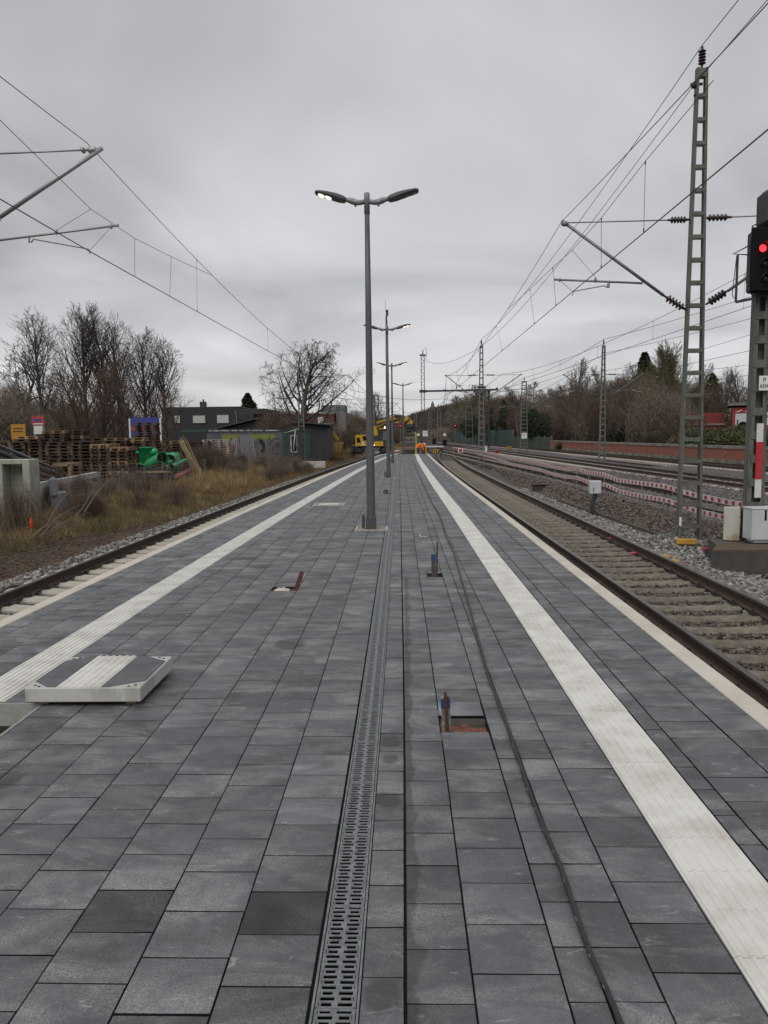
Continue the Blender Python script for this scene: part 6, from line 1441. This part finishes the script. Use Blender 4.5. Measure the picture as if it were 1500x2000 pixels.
LT=[(98,78,15.,0,'leftmost of the six tall upright bare trees'),(169,80,15.8,1,'tall upright bare tree, second from the left, with a forked trunk'),(200,82,16.,2,'tall upright bare tree with the highest top, third from the left'),(237,79,14.4,3,'tall upright bare tree, fourth from the left'),(291,80,13.4,4,'tall upright bare tree, fifth from the left, left of the billboard end'),(334,80,12.4,0,'tall upright bare tree at the right end of the row, before the dark building')]
for i,(px,Y,h,k,lb) in enumerate(LT): place_tree(TL[k],'bare_tree',lb,pxz(px,Y),Y,-.2,h/14*1.0,i*1.3,h/14*.93,'tall upright bare trees behind the pallets')
for i,(px,Y,h,lb) in enumerate(((128,74,8.5,'reddish twiggy tree below and between the two leftmost tall trees'),(160,72,8.5,'reddish twiggy tree at the centre of the tall row'),(190,73,9.2,'dense reddish twiggy tree under the highest tree'),(222,74,8.2,'reddish twiggy tree left of the fourth tall tree'),(268,75,7,'low reddish twiggy tree behind the billboard'),(306,76,6.6,'low reddish twiggy tree between the last two tall trees'))): place_tree(TLR,'reddish_tree',lb,pxz(px,Y),Y,-.2,h/8,i*2.1)
place_tree(TCR,'crooked_tree','crooked dark bare tree with thick bent limbs at the left edge',pxz(28,66),66,-.2,1.06,1.,1.12)
place_tree(TBIG,'big_bare_tree','big round crowned bare tree behind the left lattice mast',pxz(588,74),74,-.2,1.24,.6,1.08)
place_tree(TBIG,'bare_tree','bare round tree peeping out between the two front lamp posts',pxz(735,150),150,-.3,.95,2.4,1.05)
# slivers: fine twigs, blades, leaves
def slivers(P,L,W,up=.6,spread=.7,lean=None):
    n=len(P); a=RNG.random(n)*6.283; e=np.clip(RNG.normal(up,spread*.4,n),-.3,1.5); d=np.stack([np.cos(a)*np.cos(e),np.sin(a)*np.cos(e),np.sin(e)],-1)
    if lean is not None: d=d+lean; d/=np.linalg.norm(d,axis=1,keepdims=True)
    s=np.cross(d,RNG.normal(size=(n,3))); s/=np.linalg.norm(s,axis=1,keepdims=True)+1e-9
    L=np.asarray(L)[:,None] if np.ndim(L) else L; W=np.asarray(W)[:,None] if np.ndim(W) else W
    V=np.stack([P-s*W,P+s*W,P+d*L],1).reshape(-1,3); F=np.arange(3*n).reshape(-1,3); return V,F
def quads(P,S,flat=0.):
    n=len(P); a=RNG.normal(size=(n,3)); a[:,2]*=(1-flat); a/=np.linalg.norm(a,axis=1,keepdims=True); b=np.cross(a,RNG.normal(size=(n,3))); b/=np.linalg.norm(b,axis=1,keepdims=True)
    if flat: 
        a=np.stack([a[:,0],a[:,1],a[:,2]*.3],-1); b=np.cross(a,[0,0,1.])+RNG.normal(0,.25,(n,3))
    S=np.asarray(S)[:,None]; V=np.stack([P-a*S,P-b*S*.6,P+a*S,P+b*S*.6],1).reshape(-1,3); return V,np.arange(4*n).reshape(-1,4)
def blob(n,rx,ry,h,power=.5,lob=5,seed=0):
    r=np.random.default_rng(seed); c=r.normal(size=(lob,3))*[rx*.38,ry*.38,0]+[0,0,0]; c[:,2]=r.uniform(.25,.72,lob)*h; k=r.integers(0,lob,n)
    d=r.normal(size=(n,3)); d/=np.linalg.norm(d,axis=1,keepdims=True); rad=r.random((n,1))**power; q=c[k]+d*rad*np.array([rx*.62,ry*.62,h*.36])*(.75+.5*r.random((lob,1))[k]); q[:,2]=np.abs(q[:,2]); return q
def thicket_mesh(seed,n,rx,h,m,L=.8,W=.013,up=.8):
    P=blob(n,rx,rx,h,.45,9,seed); V,F=slivers(P,RNG.uniform(.4,1.2,n)*L,RNG.uniform(.6,1.4,n)*W,up); 
    r=np.random.default_rng(seed); k=26; a=r.random(k)*6.283; rr=r.random(k)*rx*.45; b0=np.stack([np.cos(a)*rr*.4,np.sin(a)*rr*.4,np.full(k,-.2)],-1); b1=np.stack([np.cos(a)*rr*1.6,np.sin(a)*rr*1.6,h*r.uniform(.55,.95,k)],-1)
    v,f=segs_arrays(b0,b1,np.full(k,.05*h/5),np.full(k,.012),4)
    cr=np_mesh('crown',V,F,m); st=np_mesh('trunk',v,f,M['bark']); return st,cr
TH=[thicket_mesh(60+i,26000,3.6,7.,M[k]) for i,k in enumerate(('twig_brown','twig_brown','twig_red','twig_olive'))]
THB=[thicket_mesh(70+i,9000,1.5,3.,M[k],.5,.008) for i,k in enumerate(('twig_brown','twig_red'))]
WT=[tree_meshes('w%d'%i,M['bark'],M[('twig_brown','twig_red','twig_brown')[i]],seed=110+i,h=9,tr=.13,first=.08,nl=26,spread=(.6,.85,.7)[i],upk=.5,lenk=.5,levels=4,kids=(7,5,3),rmin=.011) for i in range(3)]
# woods on the right: rows behind the wall
k=0
gW='bare brown trees of the wood behind the brick wall and green barriers'
def wood_h(px): return np.interp(px,[880,930,1000,1060,1120,1180,1230,1300,1340,1420,1500],[772,778,785,785,765,762,752,735,752,772,770])
rw=random.Random(5)
for row,(x0,st) in enumerate(((29,5.2),(34,6.),(41,7.5),(52,10))):
    y=62.+row*3
    while y<250:
        x=x0-.0466*y+rw.uniform(-1.2,1.2); px=790+x/y*1500
        if px<1560 and px>880 and not (px>1318 and y<88 and row<2):
            zt=CAM_H+(847-wood_h(px)-rw.uniform(-8,14))*y/1500; h=max(4.5,min(15,zt+.2)); i=rw.choice([0,1,0,1,2,3])
            if rw.random()<.55:
                place_tree(WT[rw.randrange(3)],'woodland_tree','bare brown tree in the wood behind the brick wall and the green barriers',x,y,-.1,h/9*1.15,rw.random()*6.28,h/9*rw.uniform(1.,1.22),gW); y+=st*.5; continue
            place_tree(TH[i],'woodland_tree','bare brown tree in the wood behind the brick wall and the green barriers',x,y,-.1,h/7*.86,rw.random()*6.28,h/7,gW)
        y+=st*rw.uniform(.8,1.25)*(1+y/260)
# individual trees on the right
BIR=tree_meshes('birch',M['birch'],M['twig_brown'],seed=81,h=12,tr=.15,first=.3,nl=30,spread=.5,upk=.5,lenk=.34,levels=3,kids=(8,5),rmin=.013)
WEEP=tree_meshes('weep',M['birch'],M['twig_red'],seed=83,h=10,tr=.16,first=.25,nl=30,spread=.9,upk=.1,lenk=.38,levels=3,kids=(9,6),rmin=.013,droop=.5)
WIL=tree_meshes('willow',M['bark'],M['twig_olive'],seed=85,h=10,tr=.26,first=.08,nl=44,spread=.55,upk=.7,lenk=.62,levels=3,kids=(11,6),rmin=.014)
def rt(ms,nm,lb,px,Y,ytop,w=1.,hb=10.,rz=0.,zb=-.1):
    x=pxz(px,Y); h=CAM_H+(847-ytop)*Y/1500-zb; place_tree(ms,nm,lb,x,Y,zb,h/hb*w,rz,h/hb)
rt(BIR,'birch_tree','tall pale birch rising highest above the wood, left of the mast before the brick wall',1127,100,702,1.1,12,.4)
rt(BIR,'birch_tree','pale trunked birch directly right of the tallest birch',1139,104,716,1.,12,2.)
rt(BIR,'birch_tree','thin birch with a pale trunk between the two right hand lattice masts',1213,92,765,.9,12,3.)
rt(BIR,'birch_tree','thin birch with pale trunks left of the willow',1228,96,770,.9,12,5.)
rt(WEEP,'weeping_birch','drooping birch behind the mast with the kilometre board',1040,125,741,1.1,10,1.)
rt(WEEP,'weeping_birch','drooping birch left of the mast with the kilometre board',1013,140,752,1.,10,3.)
rt(WIL,'willow','tall olive brown willow left of the nearest mast, tallest crown at the right',1292,88,690,1.05,10,.3)
rt(WIL,'willow','smaller olive willow crown seen through the nearest mast',1322,92,716,.9,10,2.2)
rt(WIL,'willow','low olive shrub tree directly behind the nearest mast',1352,95,765,1.,10,4.)
rt(TBIG,'bare_tree','open bare crown rising behind the mid distance mast',928,200,758,1.0,9.6,1.)
rt(TL[1],'bare_tree','slender bare tree above the red building, left one',1417,120,738,1.,14,0.)
rt(TL[2],'bare_tree','slender bare tree above the red building, beside the signal post',1438,122,733,1.,14,1.)
rt(TL[0],'bare_tree','slender bare tree right of the signal post',1478,118,742,1.,14,2.)
rt(TL[0],'bare_tree','bare tree top in the middle of the wood, right of the birches',1180,130,755,1.2,14,2.)
rt(TL[2],'bare_tree','bare tree top between mid wood and conifer',1232,126,742,1.2,14,.5)
# conifers
def conifer_mesh(seed,h,r,n,m):
    g=np.random.default_rng(seed); z=g.random(n)**.8*h; a=g.random(n)*6.283; rr=r*(1-z/h)**.75*(.35+.65*np.abs(np.sin(z/h*22+a*2))**.6)*(.75+.35*np.sin(a*3+z*1.3))*g.random(n)**.4+.04; P=np.stack([rr*np.cos(a),rr*np.sin(a),z+.4-rr*.25],-1)
    V,F=quads(P,g.uniform(.07,.17,n)*h/7); cr=np_mesh('crown',V,F,m); v,f=segs_arrays([(0,0,-.3)],[(0,0,h)],[.16],[.03],6); return np_mesh('trunk',v,f,M['bark']),cr
CO=conifer_mesh(3,8,2.,9000,M['leaf_dark']); CO2=conifer_mesh(4,7,2.,5000,M['leaf_olive'])
rt(CO,'conifer','dark ragged conifer rising above the wood left of the willow',1256,105,706,1.5,8)
rt(CO,'conifer','dark conifer beside the weeping birches',984,150,786,1.3,8)
rt(CO,'conifer','narrow black green conifer right of the mid distance mast',960,160,800,1.1,8)
rt(CO,'conifer','small dark conifer poking above the anthracite building',486,165,769,2.0,8)
rt(CO2,'conifer','yellow green feathery conifer left of the red building',1388,100,746,1.5,7)
def bush_mesh(seed,n,rx,ry,h,m,s=.06,lob=10):
    P=blob(n,rx,ry,h,.35,lob,seed); V,F=quads(P,np.random.default_rng(seed).uniform(.6,1.5,n)*s); k=8; g=np.random.default_rng(seed+1); b0=np.zeros((k,3)); b0[:,2]=-.2; b1=np.stack([g.normal(0,rx*.35,k),g.normal(0,ry*.35,k),g.uniform(.4,.8,k)*h],-1); v,f=segs_arrays(b0,b1,np.full(k,.04),np.full(k,.015),4); return np_mesh('stem',v,f,M['bark']),np_mesh('foliage',V,F,m)
def place_bush(ms,nm,lb,x,y,z,sx=1.,sy=1.,sz=1.,rz=0.,group=None):
    t=thing(nm,lb,'shrub',(x,y,z),rz,group); t.scale=(sx,sy,sz); link('stem',ms[0],t); link('foliage',ms[1],t); return t
BG=bush_mesh(5,16000,2.,2.,4.,M['leaf_dark'],.09); BH=bush_mesh(6,14000,2.2,1.2,2.4,M['leaf_olive'],.07); BH2=bush_mesh(8,14000,2.2,1.2,2.4,M['leaf_green'],.07)
for px,Y,yt,yb,sx,lb in((1048,118,812,858,1.35,'round dark evergreen bush right of the kilometre board mast'),(1062,122,828,858,1.0,'smaller dark evergreen bush right of the round one'),(1232,88,838,862,1.,'low dark evergreen bush behind the brick wall, left of the willow'),(1330,84,800,850,1.3,'very dark evergreen bush seen through the nearest mast'),(1348,80,815,862,1.0,'dark evergreen bush at the left end of the hedge'),(920,175,822,850,1.1,'dark evergreen bush left of the mid distance mast')):
    h=(yb-yt)*Y/1500+1.; place_bush(BG,'evergreen_bush',lb,pxz(px,Y),Y,at(px,yb,Y).z-.6,sx,1,h/4*1.25,px)
for i,(px,Y) in enumerate(((1365,66),(1390,64),(1412,63),(1436,62),(1458,61),(1482,60),(1508,59),(1534,58))):
    place_bush(BH if i%2==0 else BH2,'hedge_bush','clipped olive green hedge shrub in the hedge on top of the brick wall',pxz(px,Y),Y,.05,.95,1.1,.74+.08*math.sin(i*2.1),-.05,'shrubs of the hedge in front of the red building')
mb=MB(); p=at(1264,835,92); mb.bbox((0,0,1.),(2.2,.1,2.0),.01); o=mb.build('green_gate',mat('dark_green',(.012,.03,.022),.7)); o.location=(p.x,92,0); tag(o,'dark green solid gate panel behind the brick wall below the willow','gate')
mb=bush_mesh(9,1800,.8,.5,.9,M['leaf_green'],.05); place_bush(mb,'green_weed','bright green weeds at the left end of the brick wall',pxz(1094,100),100,-.6,1.,1.,1.1)
# brown bushes, left bank
lb0='brown leafless bush in the scrub between the graffiti shed and the excavator'
rl=random.Random(8)
for i in range(26):
    Y=58+i*1.6+rl.random(); x=float(LC(Y))-rl.uniform(4.6,8.)-.75; h=rl.uniform(2.0,3.6)
    if 56<Y<64 and x>-9.6: x-=2.5; h*=.8
    place_tree(THB[i%2],'brown_bush',lb0,x,Y,-.4,h/3,rl.random()*6,h/3*1.05,'brown leafless bushes between the graffiti shed and the excavator','shrub')
for i in range(16):
    Y=100+i*6; x=float(LC(min(Y,200)))-rl.uniform(7,16); place_tree(TH[i%3],'distant_shrub_tree','brown shrub tree in the far scrub behind the excavator',x,Y,-.4,.65+.25*rl.random(),rl.random()*6,.62+.3*rl.random(),'brown shrub trees far behind the excavator')
for i,(px,Y,h) in enumerate(((8,62,6.5),(60,90,7),(110,95,6.5),(150,100,7),(200,96,6.5),(250,98,6),(285,100,5.5),(-20,70,7),(30,100,7.5),(535,125,6),(560,130,6),(690,140,6.5),(672,135,6),(712,150,5),(760,170,6),(775,190,6))):
    place_tree(TH[(i*2)%3 if px>300 else (i%2)],'background_tree','brown bare tree in the background thicket on the left',pxz(px,Y),Y,-.3,h/7*1.15,i*1.1,h/7,'brown bare trees in the left background thicket')
# small bramble clumps near the left fence
for i,(px,Y,h,lb) in enumerate(((150,26,.9,'bramble clump before the concrete beam'),(210,27,.8,'bramble clump in front of the end-on pallet stacks'),(180,22,.7,'bramble clump low on the bank, left part'),(250,30,.8,'bramble clump left of the first bare fence post'),(415,46,1.5,'brown bush hiding the pale pallet stack'),(440,47,1.2,'brown bush before the leaning rusty sheet'),(470,48,1.1,'brown bush below the graffiti'),(510,50,1.1,'low brown bush below the maroon graffiti tag'),(395,43,1.6,'brown bush right of the reed bundle'),(540,52,1.0,'low brown weeds left of the concrete block'),(100,22.5,.9,'tall bramble clump right of the precast unit'))):
    place_tree(THB[1-i%2] if i<10 else THB[1],'bramble',lb,pxz(px,Y),Y,terr(pxz(px,Y),Y)-.05,h/3*1.0,i*1.,h/3,None,'shrub')
# wispy scrub on the bank, close to the ballast
THC=[thicket_mesh(90+i,2600,1.1,1.6,M[k],.38,.005,.95) for i,k in enumerate(('twig_red','twig_brown','stem'))]
rb=random.Random(21)
for i in range(46):
    Y=19+i*.85+rb.uniform(-.4,.4)
    if 31<Y<42 or (Y<31 and i%3): continue
    dd=rb.uniform(2.4,4.6) if Y<32 else rb.uniform(1.9,4.4); x=float(LC(Y))-.75-dd; h=rb.uniform(.7,1.15) if Y<32 else rb.uniform(.6,1.15)
    place_tree(THC[i%3],'scrub_bush','wispy brown leafless scrub bush on the grassy bank beside the left track',x,Y,float(terr(x,Y))-.05,h/1.6*rb.uniform(.9,1.3),rb.random()*6,h/1.6,'wispy scrub bushes on the bank beside the left track','shrub')
# tall thin stems (dead shoots) along the fence
def stem_field(n,fx0,fx1,y0,y1,hmin,hmax,r,m,nm,lb,lean=.12):
    Y=RNG.uniform(y0,y1,n); X=RNG.uniform(0,1,n); x=fx0(Y)+(fx1(Y)-fx0(Y))*X; z=terr(x,Y)-.03; h=RNG.uniform(hmin,hmax,n); P=np.stack([x,Y,z],-1); P0=[];P1=[];R0=[];R1=[]
    for k in range(n):
        p=P[k]; d=np.array([RNG.normal(0,lean),RNG.normal(0,lean),1.]); s=4
        for j in range(s):
            q=p+d*h[k]/s; P0.append(p);P1.append(q);R0.append(r*(1-j/s*.75));R1.append(r*(1-(j+1)/s*.75)); p=q; d=d+np.array([RNG.normal(0,.09),RNG.normal(0,.09),-.02])
            if j>0 and RNG.random()<.8:
                b=q+np.array([RNG.normal(0,.18),RNG.normal(0,.18),RNG.uniform(.08,.3)])*h[k]*.35; P0.append(q);P1.append(b);R0.append(r*.4);R1.append(r*.2)
    V,F=segs_arrays(P0,P1,R0,R1,3); return tag(link(nm,np_mesh(nm,V,F,m)),lb,'undergrowth',kind='stuff')
LR=lambda d: (lambda y: LC(y)-.75-d)
stem_field(620,LR(6.2),LR(3.4),14,34,.6,1.7,.0055,M['stem'],'dead_stems','thin dead brown stems standing along the top of the bank')
stem_field(420,LR(6.5),LR(2.6),34,60,.8,2.1,.008,M['twig_red'],'dead_stems','thin reddish stems standing before the graffiti shed')
stem_field(300,LR(8),LR(2.8),60,95,1.0,2.6,.012,M['twig_olive'],'dry_reeds','tall dry straw coloured reeds beside the far left track')
stem_field(110,LR(5.2),LR(3.0),12,17,.6,1.5,.005,M['stem'],'dead_stems','thin dead stems at the left edge in front of the precast unit')
for k_,(n_,y0_,y1_) in enumerate(((420,11,22),(420,20,34))): stem_field(n_,LR(5.4),LR(1.3+.4*(1-k_)),y0_,y1_,.18,.55,.0045,M['twig_red' if k_ else 'bark'],'bramble_runners','low tangled bramble runners over the '+('middle part of the bank' if k_ else 'foot of the bank at the left edge'),.75)
# cut branches lying on the bank
t=thing('cut_branches','pale cut branches lying criss cross on the bank at the left','branches',(-8.8,17.5,-.6))
for a,b,bend in(((78,1050,17.3),(165,985,19),.3),((70,1042,17.5),(150,1000,18.5),.2),((165,1000,19.),(230,925,22),.25),((145,1008,18.5),(185,945,21),-.25),((95,1020,17.8),(145,958,20),.3),((52,955,19.2),(76,1012,18.4),.1),((60,1053,16.8),(110,1018,17.5),.1),((85,1045,17),(140,1010,18),-.1),((140,967,21),(200,955,22),-.12),((100,1035,17),(180,1000,18.6),.1)):
    p=at(*a);q=at(*b); mb=MB(); pts=[p.lerp(q,i/10)+Vector((0,0,bend*4*(i/10)*(1-i/10)*.5)) for i in range(11)]; mb.path(pts,[.016*(1-.07*i) for i in range(11)],6); mb.build('branch',mat('branch_pale',(.17,.13,.10),.95,(.10,.075,.06),12),t,world=True)
# reed bundle
t=thing('reed_bundle','bundle of straw coloured reeds leaning over the wire fence','reeds',tuple(at(398,943,40)))
mb=MB(); 
for k in range(34):
    a=at(355+rl.gauss(0,3),862+rl.gauss(0,4),41); b=at(396+rl.gauss(0,6),942+rl.gauss(0,3),39.5); mb.path([a,a.lerp(b,.5)+Vector((0,0,.08*rl.random())),b],.010,4)
mb.build('reed_stalks',M['reed'],t,world=True)
# grass on the bank
def blades(n,f0,f1,y0,y1,L,W,m,nm,lb,up=1.05,pw=None,clump=True,lean=None):
    if clump:
        c=max(1,n//28); Yc=y0+(y1-y0)*RNG.random(c)**(pw or 1.); xc=f0(Yc)+(f1(Yc)-f0(Yc))*RNG.random(c); k=RNG.integers(0,c,n); x=xc[k]+RNG.normal(0,.09,n); Y=Yc[k]+RNG.normal(0,.09,n); sc=RNG.uniform(.5,1.3,c)[k]
    else: Y=RNG.uniform(y0,y1,n); x=f0(Y)+(f1(Y)-f0(Y))*RNG.random(n); sc=np.ones(n)
    P=np.stack([x,Y,terr(x,Y)-.01],-1); V,F=slivers(P,RNG.uniform(.5,1.2,n)*L*sc,RNG.uniform(.6,1.4,n)*W,up,.8,lean); return tag(link(nm,np_mesh(nm,V,F,m)),lb,'grass',kind='stuff')
GE=lambda y: LC(y)-.75-np.interp(y,[15,19,23,40],[2.7,2.3,1.6,1.5])
blades(36000,LR(5.8),GE,14,34,.24,.0035,M['grass'],'dry_grass','dry yellow brown grass covering the bank beside the left track',pw=.9)
blades(9000,LR(5.6),GE,16,34,.30,.0032,M['straw'],'straw_grass','pale straw tufts in the grass of the bank')
blades(15000,LR(6),LR(2.5),32,62,.5,.005,M['straw'],'straw_grass','pale straw tufts along the bank further away')
blades(22000,LR(5.6),GE,13,34,.24,.0035,M['grass_green'],'green_grass','greener tufts in the dry grass of the bank')
blades(46000,LR(6.5),LR(1.5),32,66,.34,.006,M['grass'],'dry_grass','dry grass along the bank towards the graffiti shed')
blades(16000,LR(5),LR(2.2),62,110,.5,.01,M['grass'],'dry_grass','dry grass along the far left track')
blades(7000,lambda y:25.2-.0466*y,lambda y:24.4-.0466*y,40,105,.25,.008,M['grass'],'dry_grass','thin dry weeds at the foot of the brick wall')
blades(2500,lambda y:7.1+0*y,lambda y:8.2+0*y,14.2,15.6,.20,.004,M['grass'],'dry_grass','rusty dry grass on the dark foundation block',clump=False)
# leaf litter
n=26000; Y=7+26*RNG.random(n)**1.1; x=LC(Y)-.75-RNG.uniform(1.0,4.0,n); P=np.stack([x,Y,terr(x,Y)+.012+.02*RNG.random(n)],-1); V,F=quads(P,RNG.uniform(.015,.04,n),.8); tag(link('leaf_litter',np_mesh('leaf_litter',V,F,M['leaf_brown'])),'brown fallen leaves and litter at the foot of the bank','leaf litter',kind='stuff')
n=14000; Y=7+20*RNG.random(n); x=LC(Y)-.75-RNG.uniform(1.1,3.6,n); P=np.stack([x,Y,terr(x,Y)+.01],-1); V,F=slivers(P,RNG.uniform(.08,.35,n),RNG.uniform(.002,.004,n),.15,.5); tag(link('twig_litter',np_mesh('twig_litter',V,F,M['stem'])),'dead twigs scattered over the foot of the bank','twigs',kind='stuff')
# far wooded hill
def hill():
    xs=np.linspace(-190,240,90); ys=np.linspace(300,620,60); X,Y=np.meshgrid(xs,ys)
    def hz(X,Y): 
        cx_=790+X/np.maximum(Y,1)*1500; t=np.interp(cx_,[700,760,800,840,880,930,980,1080],[850,838,812,800,792,800,815,846]); return np.maximum(-.5,(847-t)*Y/1500*sstep(300,430,Y)-4.5)
    Z=hz(X,Y)+.5*np.sin(X*.11)*np.cos(Y*.09); idx=np.arange(X.size).reshape(X.shape); F=np.stack([idx[:-1,:-1],idx[:-1,1:],idx[1:,1:],idx[1:,:-1]],-1).reshape(-1,4); V=np.stack([X,Y,Z],-1).reshape(-1,3)
    tag(link('hill',np_mesh('hill',V,F,mat('hill_floor',(.045,.034,.026),1),True)),kind='structure')
    n=150000; x=RNG.uniform(-90,170,n); y=RNG.uniform(330,520,n); c=hashn(x*.25,y*.25); P=np.stack([x,y,hz(x,y)+RNG.random(n)**.7*(6+1.6*c)],-1); V,F=slivers(P,RNG.uniform(1.,2.6,n),RNG.uniform(.05,.12,n),.9); tag(link('hill_wood',np_mesh('hill_wood',V,F,mat('hill_twigs',(.060,.045,.036),1,island=.4))),'far leafless wood covering the hill beyond the tracks','wood',kind='stuff')
hill()
n=90000; y=RNG.uniform(230,330,n); px_=RNG.uniform(560,1300,n); x=(px_-790)/1500*y; hh=np.interp(px_,[560,700,770,800,900,1000,1300],[5,4.5,3.5,2.5,5,9,11])*(.8+.25*hashn(x*.3,y*.2)); P=np.stack([x,y,-.4+RNG.random(n)**.8*hh],-1); V,F=slivers(P,RNG.uniform(.7,1.8,n),RNG.uniform(.035,.08,n),.9); tag(link('far_wood',np_mesh('far_wood',V,F,M['twig_brown'])),'far belt of bare trees at the end of the railway','wood',kind='stuff')
t=thing('church_spire','tiny grey tower with a pointed top on the wooded hill','tower',(at(845,800,430).x,430,8)); z=at(845,783,430).z-8; mb=MB(); mb.lathe([(1.5,0),(1.5,z-3.2),(1.0,z-3.1),(.9,z-1.8),(.1,z)],n=8); mb.build('tower',mat('tower_stone',(.12,.115,.11),.9),t)
